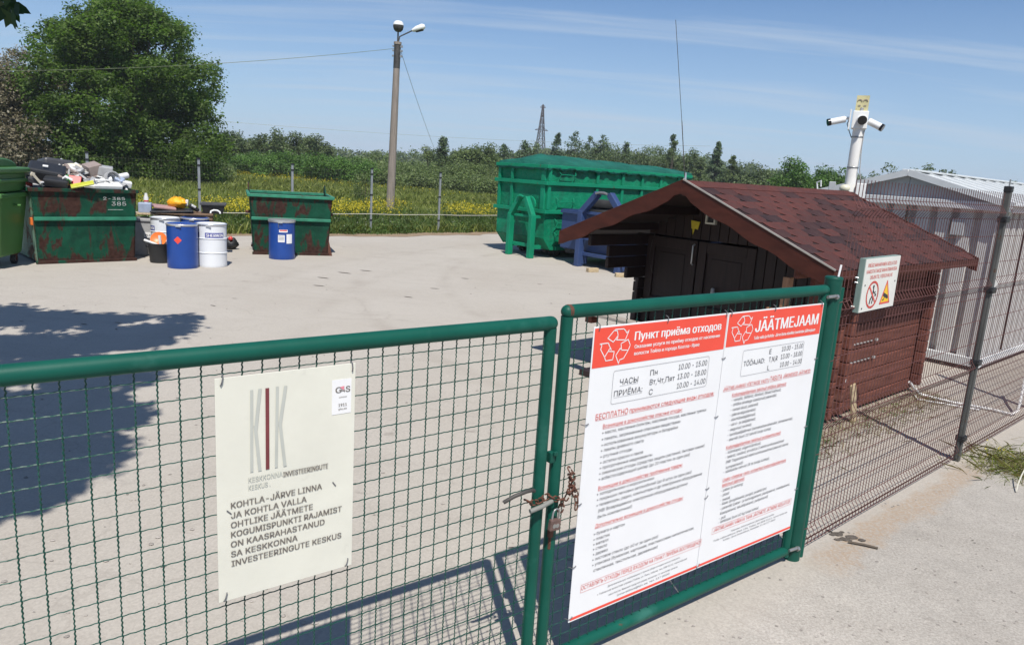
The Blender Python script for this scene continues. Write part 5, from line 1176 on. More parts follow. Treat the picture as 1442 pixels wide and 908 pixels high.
# black tub with its contents
tp = gp(219, 371); tb = thing('rubber_tub', 'round black rubber tub standing left of the nearest blue drum', 'tub', (tp.x, tp.y + 0.22, 0), 0)
b = MB().lathe([(0.185, 0.0), (0.20, 0.02), (0.225, 0.36), (0.25, 0.385), (0.252, 0.40), (0.235, 0.402), (0.215, 0.37), (0.19, 0.05), (0.0, 0.045)], 32, cap=False); b.build('tub', M['tub'], tb, 50)
b = MB(); b.tube([(-0.24, 0, 0.37), (-0.29, 0, 0.36), (-0.29, 0, 0.31), (-0.235, 0, 0.30)], 0.012, 6); b.tube([(0.24, 0, 0.37), (0.29, 0, 0.36), (0.29, 0, 0.31), (0.235, 0, 0.30)], 0.012, 6); b.build('handle', M['tub'], tb, 50)
def junk(name, label, p, sx, sy, sz, rot, mat, cat=None, bev=0.012, group=None):
    o = MB().box(0, 0, 0, sx, sy, sz).build(name, M[mat], None, bevel=bev); tag(o, label, cat or name.replace('_', ' '), group); o.location = p; o.rotation_euler = rot; return o
def pipe(name, label, a, c, r, mat, cat=None, hollow=False):
    a, c = Vector(a), Vector(c); o = MB().cyl((0, 0, 0), c - a, r, n=14).build(name, M[mat], None, 50); tag(o, label, cat or name.replace('_', ' ')); o.location = a; return o
o = MB().lathe([(0.0, 0.0), (0.10, 0.005), (0.14, 0.03), (0.155, 0.05), (0.14, 0.045), (0.10, 0.02), (0.0, 0.015)], 24, cap=False).build('orange_basin', M['orange'], None, 50)
tag(o, 'round orange plastic basin leaning inside the black tub', 'basin'); o.location = (tp.x - 0.02, tp.y + 0.22, 0.46); o.rotation_euler = (R(62), 0, 0.2)
pipe('white_tube', 'upright white tube standing in the black tub', (tp.x + 0.06, tp.y + 0.12, 0.30), (tp.x + 0.04, tp.y + 0.12, 0.56), 0.028, 'j_white', 'tube')
pipe('white_tube', 'slanting white tube poking out over the left rim of the black tub', (tp.x - 0.27, tp.y + 0.12, 0.45), (tp.x + 0.03, tp.y + 0.10, 0.36), 0.024, 'j_white', 'tube')

# ------------------------------------------------------------------ wooden table with junk
ty = 15.75
ta = at(190, 300, ty); tc_ = at(300, 303, ty + 0.55)
def T(px, py, Y): return at(px, py, Y)
tz = 0.92
tA = Vector((ta.x, ta.y, 0)); tdir = Vector((tc_.x - ta.x, tc_.y - ta.y, 0)); tw = tdir.length; trz = math.atan2(tdir.y, tdir.x)
t = thing('work_table', 'rough wooden table covered with rubbish between the two skips', 'table', tA, trz)
for k, (x0, x1, mat) in enumerate(((0.0, 0.46, 'pale_wood'), (0.0, 0.46, 'pale_wood'), (0.40, tw, 'brown_wood'), (0.40, tw, 'brown_wood'), (0.40, tw, 'brown_wood'))):
    yb = (0.08, 0.52, 0.05, 0.32, 0.62)[k]; MB().box((x0 + x1) / 2, yb, tz - (0.0 if k > 1 else 0.03), x1 - x0, 0.24, 0.03).build('board', M[mat], t, bevel=0.004)
for x in (0.42, tw - 0.06):
    for y in (0.03, 0.66): MB().box(x, y, (tz - 0.02) / 2, 0.09, 0.09, tz - 0.02).build('leg', M['pale_wood' if x < 1 else 'brown_wood'], t, bevel=0.005)
MB().box(0.46 + (tw - 0.5) / 2, -0.02, tz - 0.07, tw - 0.44, 0.03, 0.10).build('apron', M['brown_wood'], t, bevel=0.004)
def on(u, v, z): return tA + Vector((math.cos(trz), math.sin(trz), 0)) * u + Vector((-math.sin(trz), math.cos(trz), 0)) * v + Vector((0, 0, z))
junk('tray', 'black flat tray sagging over the left half of the wooden table', on(0.72, 0.22, tz + 0.05), 0.85, 0.62, 0.035, (0.02, -0.05, trz), 'j_black', bev=0.01)
junk('papers', 'heap of brownish papers on the black tray', on(0.55, 0.30, tz + 0.11), 0.45, 0.40, 0.06, (0.06, 0.10, trz + 0.2), 'j_pink', bev=0.02)
junk('paint_bucket', 'pale blue-grey square bucket at the left end of the table', on(0.18, 0.22, tz + 0.09), 0.26, 0.24, 0.22, (0, 0, trz), 'j_blue', 'bucket', 0.02)
b = MB().lathe([(0.045, 0), (0.05, 0.10), (0.03, 0.16), (0.028, 0.20), (0.0, 0.205)], 16); o = b.build('spray_bottle', M['j_white'], None, 50); tag(o, 'white bottle standing on the pale bucket', 'bottle'); o.location = on(0.20, 0.24, tz + 0.20); MB().lathe([(0.051, 0.02), (0.051, 0.05)], 16, cap=False).build('red_band', M['j_red'], o)
bb = MB(); q = random.Random(3)
bb.ball((0, 0, 0), 0.17, 16, (1.25, 0.85, 0.75), 0.16, 4); bb.ball((0.13, 0.02, -0.01), 0.10, 12, (0.9, 1, 1.1), 0.18, 6)
o = bb.build('yellow_bag', M['bag_yellow'], None, 60); tag(o, 'crumpled bright yellow-orange plastic bag on the table', 'bag'); o.location = on(0.78, 0.45, tz + 0.21)
junk('white_carton', 'small white carton beside the yellow-orange bag', on(1.0, 0.42, tz + 0.22), 0.06, 0.08, 0.13, (0.1, 0.1, trz), 'j_white', 'carton')
o = junk('power_tool', 'black and white small power tool on the table', on(1.15, 0.25, tz + 0.12), 0.24, 0.10, 0.09, (0.1, 0.5, trz + 0.5), 'j_black', 'tool', 0.03)
b = MB().box(-0.04, -0.02, 0.03, 0.10, 0.09, 0.05); b.build('white_cover', M['j_white'], o, bevel=0.01)
t = thing('plastic_crate', 'black plastic crate at the right end of the table', 'crate', on(1.55, 0.35, tz + 0.015), trz)
b = MB()
for s in (-1, 1): b.hexa([(-0.19, s * 0.14 - 0.008, 0), (0.19, s * 0.14 - 0.008, 0), (0.19, s * 0.14 + 0.008, 0), (-0.19, s * 0.14 + 0.008, 0), (-0.25, s * 0.19 - 0.008, 0.22), (0.25, s * 0.19 - 0.008, 0.22), (0.25, s * 0.19 + 0.008, 0.22), (-0.25, s * 0.19 + 0.008, 0.22)])
for s in (-1, 1): b.hexa([(s * 0.19 - 0.008, -0.14, 0), (s * 0.19 + 0.008, -0.14, 0), (s * 0.19 + 0.008, 0.14, 0), (s * 0.19 - 0.008, 0.14, 0), (s * 0.25 - 0.008, -0.19, 0.22), (s * 0.25 + 0.008, -0.19, 0.22), (s * 0.25 + 0.008, 0.19, 0.22), (s * 0.25 - 0.008, 0.19, 0.22)])
b.box(0, 0, 0.008, 0.38, 0.28, 0.012); b.build('tub', M['j_black'], t)
b = MB(); b.box(0, -0.20, 0.21, 0.54, 0.03, 0.05); b.box(0, 0.20, 0.21, 0.54, 0.03, 0.05); b.box(-0.26, 0, 0.21, 0.03, 0.40, 0.05); b.box(0.26, 0, 0.21, 0.03, 0.40, 0.05); b.build('rim', M['j_dark'], t, bevel=0.006)
b = MB().tube([(-0.1, 0, 0.0), (-0.09, 0, 0.05), (-0.03, 0, 0.075), (0.04, 0, 0.07), (0.09, 0, 0.04), (0.10, 0, 0.0)], 0.02, 8); o = b.build('white_hoop', M['j_white'], None, 50); tag(o, 'small white plastic hoop in front of the black crate', 'hoop'); o.location = on(1.60, 0.06, tz + 0.03); o.rotation_euler = (-0.3, 0, trz)
# under the table
o = junk('grey_appliance', 'tall light grey appliance casing under the left end of the table', on(0.20, 0.15, 0.40), 0.44, 0.50, 0.80, (0, 0.03, trz), 'j_grey', 'appliance', 0.015)
GA_TXT = MB(); MB().box(0.10, -0.256, 0.05, 0.26, 0.006, 0.12).build('label', M['print_white'], o); text(GA_TXT, 'PLOMB', -0.01, 0.03, 0.22, 0.04, 0.02, -0.262); GAPP = o
MB().box(0, -0.256, 0.33, 0.40, 0.008, 0.03).build('panel_line', M['j_dark'], o)
junk('grey_casing', 'narrow grey metal casing half hidden behind the big skip', on(-0.14, 0.35, 0.40), 0.30, 0.40, 0.72, (0, -0.04, trz), 'j_grey', 'casing', 0.01)
junk('pale_sheet', 'thin pale panel with a red edge leaning on the grey appliance', on(0.32, -0.16, 0.20), 0.20, 0.03, 0.42, (0.15, -0.25, trz), 'j_grey', 'panel', 0.004)
junk('dark_box', 'dark box in the shade under the table', on(0.95, 0.45, 0.22), 0.6, 0.35, 0.42, (0, 0, trz), 'j_dark', 'box')
bb = MB()
bb.ball((0, 0, 0.13), 0.17, 14, (1.2, 0.95, 0.8), 0.15, 24); bb.ball((0.08, 0.02, 0.20), 0.08, 10, (1, 1, 1), 0.2, 25)
o = bb.build('rubbish_bag', M['j_black'], None, 60); tag(o, 'black rubbish bag on the ground right of the white drum', 'bag'); p = gp(322, 352); o.location = (p.x - 0.05, p.y + 0.2, 0)
o = MB().ball((0, 0, 0.0), 0.05, 10, (1, 1, 1), 0.2, 3).build('red_rag', M['j_red'], None, 60); tag(o, 'small red rag lying on the black rubbish bag', 'rag'); o.location = (p.x + 0.02, p.y + 0.08, 0.27)

# ------------------------------------------------------------------ scrap in the big skip
bs = MB(); q = random.Random(5)
for i in range(90):
    u, v = q.uniform(-0.78, 0.78), q.uniform(0.15, 2.1); hgt = 1.18 + 0.28 * (1 - (u / 0.95) ** 2) * (1 - ((v - 1.1) / 1.4) ** 2)
    bs.box(u, v, hgt, q.uniform(0.12, 0.36), q.uniform(0.10, 0.3), q.uniform(0.05, 0.16), (q.uniform(-.5, .5), q.uniform(-.5, .5), q.uniform(0, 3)))
o = bs.build('mixed_scrap', M['j_dark'], None, kind='stuff', label='dark mixed scrap filling the big rusty skip', category='scrap'); o.location = c1; o.rotation_euler = (0, 0, r1)
for nm_, mt_, n_, sd_ in (('pale_scrap', 'j_white', 60, 8), ('tan_scrap', 'j_tan', 34, 9), ('grey_scrap', 'j_grey', 44, 10)):
    q2 = random.Random(sd_); bp = MB()
    for i in range(n_):
        u, v = q2.uniform(-0.84, 0.84), q2.uniform(0.02, 1.4); hgt = 1.40 + 0.42 * (1 - (u / 0.95) ** 2) * (1 - ((v - 1.1) / 1.4) ** 2); ro_ = (q2.uniform(-.7, .7), q2.uniform(-.7, .7), q2.uniform(0, 3))
        if q2.random() < 0.6: bp.box(u, v, hgt, q2.uniform(0.05, 0.26), q2.uniform(0.04, 0.16), q2.uniform(0.015, 0.07), ro_)
        else:
            d_ = Euler(ro_).to_matrix() @ Vector((q2.uniform(0.08, 0.22), 0, 0)); c_ = Vector((u, v, hgt)); bp.tube([c_ - d_, c_ + d_ * 0.2 + Vector((0, 0, 0.02)), c_ + d_], q2.uniform(0.008, 0.025), 6)
    o = bp.build(nm_, M[mt_], None, kind='stuff', label={'pale_scrap': 'small white bits and sticks strewn through the scrap heap', 'tan_scrap': 'small tan bits strewn through the scrap heap', 'grey_scrap': 'small grey bits strewn through the scrap heap'}[nm_], category='scrap'); o.location = c1; o.rotation_euler = (0, 0, r1)
J = [('computer_monitor', 'big black monitor casing lying on the left of the scrap heap', 66, 245, 14.3, 0.62, 0.50, 0.30, (0.35, 0.15, 0.5), 'j_black', 'monitor', 0.05),
     ('computer_monitor', 'second black casing behind the big black monitor', 78, 233, 14.9, 0.55, 0.45, 0.22, (-0.15, 0.1, 0.9), 'j_dark', 'monitor', 0.05),
     ('ribbed_case', 'glossy black ribbed plastic case at the front of the scrap heap', 80, 256, 14.1, 0.42, 0.32, 0.16, (0.3, 0.1, 0.4), 'j_black', 'case', 0.03),
     ('white_chip', 'small white square on top of the big black monitor', 64, 234, 14.15, 0.09, 0.06, 0.02, (0.4, 0.1, 0.5), 'j_white', 'label', 0.003),
     ('cream_scrap', 'cream coloured bent scrap at the far left of the skip', 41, 246, 13.95, 0.16, 0.12, 0.13, (0.3, 0.5, 0.2), 'j_cream', 'scrap', 0.02),
     ('red_brown_scrap', 'red-brown scrap piece below the cream one at the left rim', 40, 258, 13.9, 0.18, 0.12, 0.08, (0.2, 0.3, 0.7), 'j_red', 'scrap', 0.02),
     ('black_tray', 'black tray piece at the left rim of the skip', 46, 254, 13.9, 0.22, 0.16, 0.10, (0.3, 0.4, 0.7), 'j_dark', 'tray', 0.02),
     ('white_stick', 'thin white stick leaning at the left side of the heap', 53, 253, 13.85, 0.04, 0.05, 0.30, (0.2, -0.6, 0.4), 'j_cream', 'slat', 0.005),
     ('white_box', 'white box with a cream side left of the middle of the heap', 112, 244, 14.9, 0.40, 0.26, 0.12, (0.4, 0.3, 0.4), 'j_white', 'box', 0.02),
     ('white_box', 'long white board end rising behind the cream basin', 116, 238, 15.2, 0.34, 0.07, 0.10, (0.2, 0.5, 0.3), 'j_white', 'board', 0.01),
     ('paint_tray', 'red paint tray lid at the middle of the front rim', 104, 255, 14.25, 0.24, 0.22, 0.03, (1.0, 0.1, 0.4), 'j_red', 'lid', 0.01),
     ('green_board', 'small green board edge left of the red lid', 97, 254, 14.2, 0.05, 0.16, 0.16, (0.6, -0.3, 0.4), 'j_green', 'panel', 0.01),
     ('yellow_board', 'yellow-green board sliding over the front rim', 116, 260, 14.2, 0.40, 0.12, 0.03, (0.6, -0.25, 0.5), 'j_lime', 'panel', 0.01),
     ('computer_case', 'open brownish-grey case standing in the middle of the heap', 131, 240, 14.9, 0.26, 0.30, 0.26, (0.2, -0.3, 0.9), 'j_tan', 'case', 0.01),
     ('computer_case', 'light grey box right of the brownish-grey case', 147, 241, 15.0, 0.30, 0.26, 0.20, (0.1, 0.1, 0.5), 'j_grey', 'case', 0.02),
     ('white_board', 'white flat board along the right part of the front rim', 150, 261, 14.7, 0.52, 0.26, 0.07, (0.3, 0.0, r1), 'j_white', 'panel', 0.01),
     ('white_strip', 'white grooved strip left of the white board on the front rim', 131, 262, 14.5, 0.34, 0.16, 0.06, (0.3, 0.1, r1), 'j_white', 'panel', 0.01),
     ('white_box', 'small white box on the right corner of the skip', 176, 259, 15.1, 0.24, 0.16, 0.12, (0.2, 0.2, 0.6), 'j_white', 'box', 0.015),
     ('white_box', 'small grey-white block on the right corner beside the white box', 168, 255, 15.05, 0.16, 0.14, 0.14, (0.5, 0.4, 0.2), 'j_blue', 'block', 0.015),
     ('dark_casing', 'dark casing in the gap right of the monitors', 118, 253, 14.6, 0.28, 0.2, 0.10, (0.3, 0.2, 0.8), 'j_black', 'casing', 0.02)]
for nm, lab, px, py, Y, a, b_, c, ro, mt, ct, bv in J: junk(nm, lab, at(px, py, Y), a, b_, c, ro, mt, ct, bv)
o = MB().lathe([(0.14, 0), (0.19, 0.05), (0.20, 0.09), (0.185, 0.09), (0.13, 0.03), (0.0, 0.02)], 24, cap=False).build('cream_basin', M['j_cream'], None, 50); tag(o, 'round cream basin behind the red lid', 'basin'); o.location = at(101, 243, 14.8); o.rotation_euler = (0.5, 0.2, 0)
o = MB().lathe([(0.13, -0.05), (0.15, -0.05), (0.15, 0.05), (0.13, 0.05), (0.13, -0.05)], 24, cap=False).build('grey_ring', M['j_grey'], None, 50); tag(o, 'light grey ring standing up at the right of the heap', 'ring'); o.location = at(158, 252, 14.9); o.rotation_euler = (1.3, 0.0, 1.1)
pipe('white_pipe', 'white pipe sticking out to the right over the heap', at(160, 251, 15.0), at(179, 247, 15.3), 0.06, 'j_white', 'pipe')
pipe('white_pipe', 'long white pipe lying in front of the grey ring', at(127, 258, 14.6), at(157, 252, 14.9), 0.045, 'j_white', 'pipe')
pipe('white_pipe', 'short white pipe behind the middle of the heap', at(103, 233, 15.2), at(110, 241, 15.0), 0.05, 'j_white', 'pipe')
pipe('dark_hose', 'black hose lying across the right half of the heap', at(112, 249, 14.8), at(154, 246, 15.2), 0.035, 'j_black', 'hose')
pipe('thin_rod', 'thin grey rod sticking up from the middle of the heap', at(86, 224, 15.0), at(102, 240, 14.8), 0.018, 'j_grey', 'rod')
pipe('white_stick', 'white stick crossing the left middle of the heap', at(120, 238, 15.1), at(104, 250, 14.9), 0.03, 'j_white', 'slat')

# ------------------------------------------------------------------ back fence
bf = thing('mesh_fence', 'grey post and wire mesh fence along the far edge of the yard', 'fence', W(0, 19.35), FA)
fine = MB(); dd = 2.73; d_first = 8.27 - 7 * dd
for k in range(16):
    x = d_first + k * dd + 0.0
    p = MB().box(x, 0, 1.04, 0.06, 0.05, 2.10).build('post', M['galv'], bf, bevel=0.004)
    for z in (0.42, 1.24, 1.90, 2.08): MB().box(x, -0.005, z, 0.072, 0.065, 0.045).build('clip', M['black_clip'], p)
    if k < 15:
        b = MB()
        for i in range(1, 34): b.bar((x + i * dd / 34, 0.0, 0.03), (x + i * dd / 34, 0.0, 2.02), 0.0013, 0.0013)
        for z in (0.05, 0.25, 0.65, 0.85, 1.05, 1.25, 1.45, 1.65, 1.85, 1.98): b.bar((x, 0.006, z), (x + dd, 0.006, z), 0.002, 0.002)
        b.build('mesh_panel', M['fine_wire'], bf, kind='stuff')
        MB().tube([(x, -0.02, 0.62), (x + dd * 0.3, -0.02, 0.60), (x + dd * 0.6, -0.02, 0.605), (x + dd, -0.02, 0.62)], 0.011, 5, False).build('rope', M['straw'], bf)

# ------------------------------------------------------------------ lamp post and wires
LP = gp(549, 300); LP.z = 0
t = thing('lamp_post', 'tall leaning grey pole with a round lamp and a street lamp head', 'lamp post', LP, 0)
LT = at(560, 62, LP.y) - LP
MB().tube([(0, 0, -0.2), (LT.x, 0, LT.z)], 0.2, 14, True, [0.20, 0.135]).build('pole', M['pole'], t, 50)
f0 = Vector((LT.x, 0, LT.z))
MB().tube([f0 * 0.86, f0 * 0.995], 0.15, 14).build('sleeve', M['dark_metal'], t, 50)
MB().tube([f0 * 0.995, f0 * 1.01], 0.17, 14).build('cap', M['pole'], t, 50)
gl_ = at(561, 37, LP.y) - LP; gl_.y = 0
MB().tube([f0, gl_], 0.035, 8).build('stem', M['dark_metal'], t, 50)
MB().lathe([(0.0, -0.26), (0.12, -0.24), (0.20, -0.16), (0.235, -0.04), (0.235, 0.03)], 20, (gl_.x, 0, gl_.z), False).build('globe_base', M['dark_metal'], t, 50)
MB().lathe([(0.235, 0.03), (0.22, 0.12), (0.15, 0.20), (0.0, 0.235)], 20, (gl_.x, 0, gl_.z), False).build('globe', M['lampglass'], t, 50)
a0 = at(563, 52, LP.y) - LP; a1 = at(582, 43, LP.y) - LP; a2 = at(599, 37, LP.y) - LP
for v_ in (a0, a1, a2): v_.y = -0.02
MB().tube([f0 * 0.99, a0, a1], 0.03, 8).build('arm', M['dark_metal'], t, 50)
d_ = (a2 - a1).normalized(); up_ = Vector((-d_.z, 0, d_.x))
b = MB(); b.tube([a1 - d_ * 0.05, a1 + d_ * 0.15, a1 + d_ * 0.45, a2 - d_ * 0.02], 0.1, 12, True, [0.06, 0.125, 0.14, 0.07]); b.build('lamp_head', M['white_paint'], t, 50)
b = MB(); b.tube([a1 + d_ * 0.10 - up_ * 0.05, a1 + d_ * 0.40 - up_ * 0.07, a2 - d_ * 0.08 - up_ * 0.03], 0.1, 12, True, [0.09, 0.105, 0.05]); b.build('lamp_cover', M['dark_metal'], t, 50)
b = MB()
for k in (0.93, 0.96, 0.985): b.box((f0 * k).x + 0.17, -0.02, (f0 * k).z, 0.14, 0.08, 0.09); b.box((f0 * k).x - 0.18, -0.02, (f0 * k).z, 0.08, 0.08, 0.07)
b.build('insulator', M['steel'], t)
pA = LP + f0 * 0.975
def wire(label, A, B, sag, r):
    pts = [A.lerp(B, i / 24) - Vector((0, 0, sag * 4 * (i / 24) * (1 - i / 24))) for i in range(25)]
    o = MB().tube(pts, r, 5, False).build('overhead_wire', M['fine_wire'], None, 50); return tag(o, label, 'wire')
wire('overhead wire running left from the lamp post past the big round tree', pA, at(-260, 96, 33.0), 0.45, 0.010)
wire('thin wire running down to the right from the top of the lamp post', pA + Vector((0.15, 0, -0.1)), at(617, 222, 60), 0.2, 0.010)
wire('faint far power line crossing the sky right of the lamp post', at(300, 170, 150), at(1000, 206, 190), 1.0, 0.022)
# lattice pylon
PY = 330.0; pb_ = at(757, 262, PY); ptp = at(756, 148, PY)
t = thing('lattice_pylon', 'distant brown lattice power pylon above the trees', 'pylon', (pb_.x, PY, 0), R(20))
Hh = ptp.z; b = MB()
def lv(z): return 2.7 * (1 - z / Hh) ** 1.15 + 0.22
zs = [Hh * (1 - (1 - i / 11) ** 1.0) for i in range(12)]
for i in range(11):
    z0, z1 = zs[i], zs[i + 1]; w0, w1 = lv(z0), lv(z1)
    cs0 = [(-w0, -w0, z0), (w0, -w0, z0), (w0, w0, z0), (-w0, w0, z0)]; cs1 = [(-w1, -w1, z1), (w1, -w1, z1), (w1, w1, z1), (-w1, w1, z1)]
    for k in range(4):
        b.bar(cs0[k], cs1[k], 0.26, 0.26); b.bar(cs0[k], cs1[(k + 1) % 4], 0.14, 0.14); b.bar(cs0[(k + 1) % 4], cs1[k], 0.14, 0.14); b.bar(cs1[k], cs1[(k + 1) % 4], 0.16, 0.16)
b.build('tower', M['pylon'], t)
b = MB()
for z, l in ((Hh * 0.66, 3.0), (Hh * 0.97, 1.2)):
    b.bar((-l, 0, z), (l, 0, z), 0.25, 0.3); b.bar((-l, 0, z), (0, 0, z + 1.4), 0.16, 0.16); b.bar((l, 0, z), (0, 0, z + 1.4), 0.16, 0.16)
b.build('crossarm', M['pylon'], t)
# ------------------------------------------------------------------ foliage
def leaves(C, rad, n, size, mat, seed=0, flat=0.0, aspect=0.6, up=0.3, shell=0.35):
    """C (k,3) clump centres, rad (k,) clump radii, n leaves; every leaf a small rhombus of its own"""
    g = np.random.default_rng(seed); C = np.asarray(C, float); rad = np.asarray(rad, float)
    pr_ = rad ** 2; pr_ = pr_ / pr_.sum(); idx = g.choice(len(C), n, p=pr_)
    d = g.normal(size=(n, 3)); d /= np.linalg.norm(d, axis=1)[:, None]
    rr = (shell + (1 - shell) * g.random(n)) ** 0.6 * (1 + 0.22 * g.normal(size=n))
    P = C[idx] + d * (rad[idx] * rr)[:, None] * np.array([1, 1, 0.8])
    nrm = d * 0.6 + g.normal(size=(n, 3)) * 0.6 + np.array([0, 0, up]); nrm /= np.linalg.norm(nrm, axis=1)[:, None]
    a = np.cross(nrm, g.normal(size=(n, 3))); a /= np.linalg.norm(a, axis=1)[:, None]; b = np.cross(nrm, a)
    s = size * (0.6 + 0.8 * g.random(n))[:, None]
    V = np.stack([P - a * s, P - b * s * aspect, P + a * s, P + b * s * aspect], 1).reshape(-1, 3)
    V[:, 2] = np.maximum(V[:, 2], 0.02)
    return V, np.arange(n * 4).reshape(-1, 4)
def crown_clumps(g, h0, h1, rx, ry, k, rmin, rmax, shape='round', lump=0.22):
    C = []; Rr = []
    ph = g.uniform(0, 6.28, 6)
    for i in range(k):
        u = g.uniform(0.02, 1) ** 0.75 if shape == 'round' else g.uniform(0, 1)
        z = g.uniform(-1, 1); an = g.uniform(0, 2 * PI)
        if shape == 'round': rad = math.sqrt(max(0, 1 - z * z)); 
        elif shape == 'cone': rad = 0.95 * (1 - (z + 1) / 2) + 0.06
        elif shape == 'dome': rad = math.sqrt(max(0.0, 1 - max(0, z) ** 2.2)) * (1.0 if z > -0.45 else 1.0 + (z + 0.45) * 0.25)
        elif shape == 'spire': rad = (1 - ((z + 1) / 2) ** 2.2) * 0.95 + 0.05
        elif shape == 'column': rad = max(0.1, 1 - abs(z) ** 3) * (0.9 if z < 0.2 else 0.9 - 0.6 * (z - 0.2))
        else: rad = math.sqrt(max(0, 1 - z * z))
        lu = 1 + lump * (math.sin(3 * an + ph[0] + 2 * z) * 0.5 + math.sin(5 * an + ph[1] - 4 * z) * 0.3 + math.sin(2 * an + ph[2] + 7 * z) * 0.3)
        q = (u if shape == 'round' else math.sqrt(u)) * rad * lu
        zz1 = z * (u if shape == 'round' else 1)
        C.append((rx * q * math.cos(an), ry * q * math.sin(an), (h0 + h1) / 2 + (h1 - h0) / 2 * zz1 * (lu if shape == 'round' else 1))); Rr.append(g.uniform(rmin, rmax) * (1.0 - 0.62 * (z + 1) / 2 if shape in ('cone', 'spire') else 1.0))
    return np.array(C), np.array(Rr)
TREEN = [0]
def trunk_mesh(g, C, h0, r0, top, nb=9):
    b = MB(); pts = [(0, 0, -0.2), (g.normal() * 0.08, g.normal() * 0.08, h0 * 0.6), (g.normal() * 0.2, g.normal() * 0.2, (h0 + top) / 2), (g.normal() * 0.2, g.normal() * 0.2, top)]
    b.tube(pts, r0, 9, True, [r0 * 1.25, r0, r0 * 0.6, r0 * 0.15])
    for i in g.choice(len(C), min(nb, len(C)), replace=False):
        c = C[i]; f = g.uniform(0.2, 0.7); s = Vector(pts[1]).lerp(Vector(pts[3]), f * 0.8); m = s.lerp(Vector(c), 0.5) + Vector((0, 0, 0.25))
        b.tube([s, m, Vector(c)], r0 * 0.3, 6, True, [r0 * 0.42, r0 * 0.25, r0 * 0.07])
    return b
def tree(name, label, x, y, h, rx, mat, n, leaf, h0=None, shape='round', group=None, k=60, cl=(0.12, 0.22), cat='tree', trunk=None, ry=None, bare=0, lump=0.22, up=0.8, shell=0.35, aspect=0.6, z0=0.0):
    TREEN[0] += 1; g = np.random.default_rng(100 + TREEN[0]); h0 = h * 0.15 if h0 is None else h0
    t = thing(name, label, cat, (x, y, z0), g.uniform(0, 6.28), group)
    C, Rr = crown_clumps(g, h0, h * 0.95, rx * 0.88, (ry or rx) * 0.88, k, rx * cl[0], rx * cl[1], shape, lump)
    V, Fc = leaves(C, Rr, n, leaf, mat, TREEN[0] + 50, up=up, shell=shell, aspect=aspect)
    npobj('crown', V, Fc, M[mat], t)
    tm = trunk_mesh(g, C, h0, trunk or max(0.06, h * 0.022), h * 0.8, 6 + bare)
    tm.build('trunk', M['bark'], t, 60)
    return t
def gx(px, Y):                # world x of picture column px at depth Y, on the horizon
    return at(px, 237 + (px - 721) * 0.0646, Y).x
def htop(px, py, Y): return at(px, py, Y).z
# the big round tree on the left
Y = 52.0; t = tree('broadleaf_tree', 'huge round dark green tree behind the scrap skip', gx(184, Y), Y, htop(184, -10, Y), 6.7, 'oak', 170000, 0.105, h0=-1.2, k=520, cl=(0.10, 0.17), trunk=0.42, bare=30, lump=0.16, shell=0.1, up=0.9, shape='dome')
Y = 50.0; tree('dry_tree', 'thin grey-brown half dry tree at the left edge behind the big tree', gx(18, Y), Y, htop(30, 58, Y), 4.3, 'dryleaf', 42000, 0.075, h0=1.5, k=200, cl=(0.10, 0.2), trunk=0.22, bare=50, lump=0.35, shell=0.1)
Y = 47.0; tree('shrub', 'low brownish shrub beneath the big round tree at its left', gx(20, Y), Y, 4.0, 2.6, 'dryleaf', 9000, 0.09, h0=0.0, k=60, cl=(0.2, 0.34))
Y = 56.0; tree('broadleaf_tree', 'smaller crown showing above the left shoulder of the big round tree', gx(120, Y), Y, htop(118, 4, Y), 3.0, 'oak', 20000, 0.11, h0=5, k=80, cl=(0.16, 0.28), trunk=0.25)
Y = 49.0; tree('shrub', 'dark shrub at the right foot of the big round tree', gx(268, Y), Y, 3.3, 2.6, 'oak', 9000, 0.09, h0=0.0, k=50, cl=(0.2, 0.34))
# pine-like trees with visible trunks
for i, (px, py, w_) in enumerate(((328, 182, 2.6), (350, 192, 2.4), (376, 184, 2.4), (398, 188, 2.0), (421, 186, 2.3), (441, 184, 2.4), (455, 200, 1.8), (310, 200, 2.2))):
    Y = 104.0 + 3 * math.sin(i * 2.3); tree('slender_tree', ['tallest open-crowned tree right of the big round tree', 'open-crowned tree second in the thin row behind the hedge', 'open-crowned tree third in the thin row behind the hedge', 'open-crowned tree fourth in the thin row behind the hedge', 'open-crowned tree fifth in the thin row behind the hedge', 'open-crowned tree sixth in the thin row behind the hedge', 'small open-crowned tree ending the thin row on the right', 'low open-crowned tree half hidden by the big round tree'][i], gx(px, Y), Y, htop(px, py, Y), w_, 'farleaf', 2600, 0.14, h0=htop(px, py, Y) * 0.45, k=22, cl=(0.22, 0.4), trunk=0.13, bare=6, lump=0.4, group='thin row of open-crowned trees')
# hedge of bushes
HB = [(300, 218, 0), (325, 222, 0), (350, 216, 0), (372, 220, 0), (396, 213, 0), (420, 214, 0), (446, 216, 0), (470, 219, 0), (492, 222, 0), (512, 226, 0)]
for i, (px, py, _) in enumerate(HB):
    Y = 80.0 - i * 1.2 + 2 * math.sin(i * 1.7); h_ = htop(px, py, Y)
    tree('hedge_bush', 'bright green bush number %s from the left in the hedge behind the field' % ['one', 'two', 'three', 'four', 'five', 'six', 'seven', 'eight', 'nine', 'ten'][i], gx(px, Y), Y, h_, 2.3, 'bushleaf', 7000, 0.085, h0=0.0, k=34, cl=(0.24, 0.4), cat='bush', group='bushes of the hedge', trunk=0.05, lump=0.15)
GBH = sorted([(300, 246, 62), (530, 226, 88), (552, 230, 84), (575, 228, 90), (596, 232, 84), (618, 230, 88), (640, 226, 86), (664, 230, 84), (688, 228, 86), (515, 236, 74), (545, 240, 70), (600, 243, 68), (650, 244, 66), (690, 246, 64)])
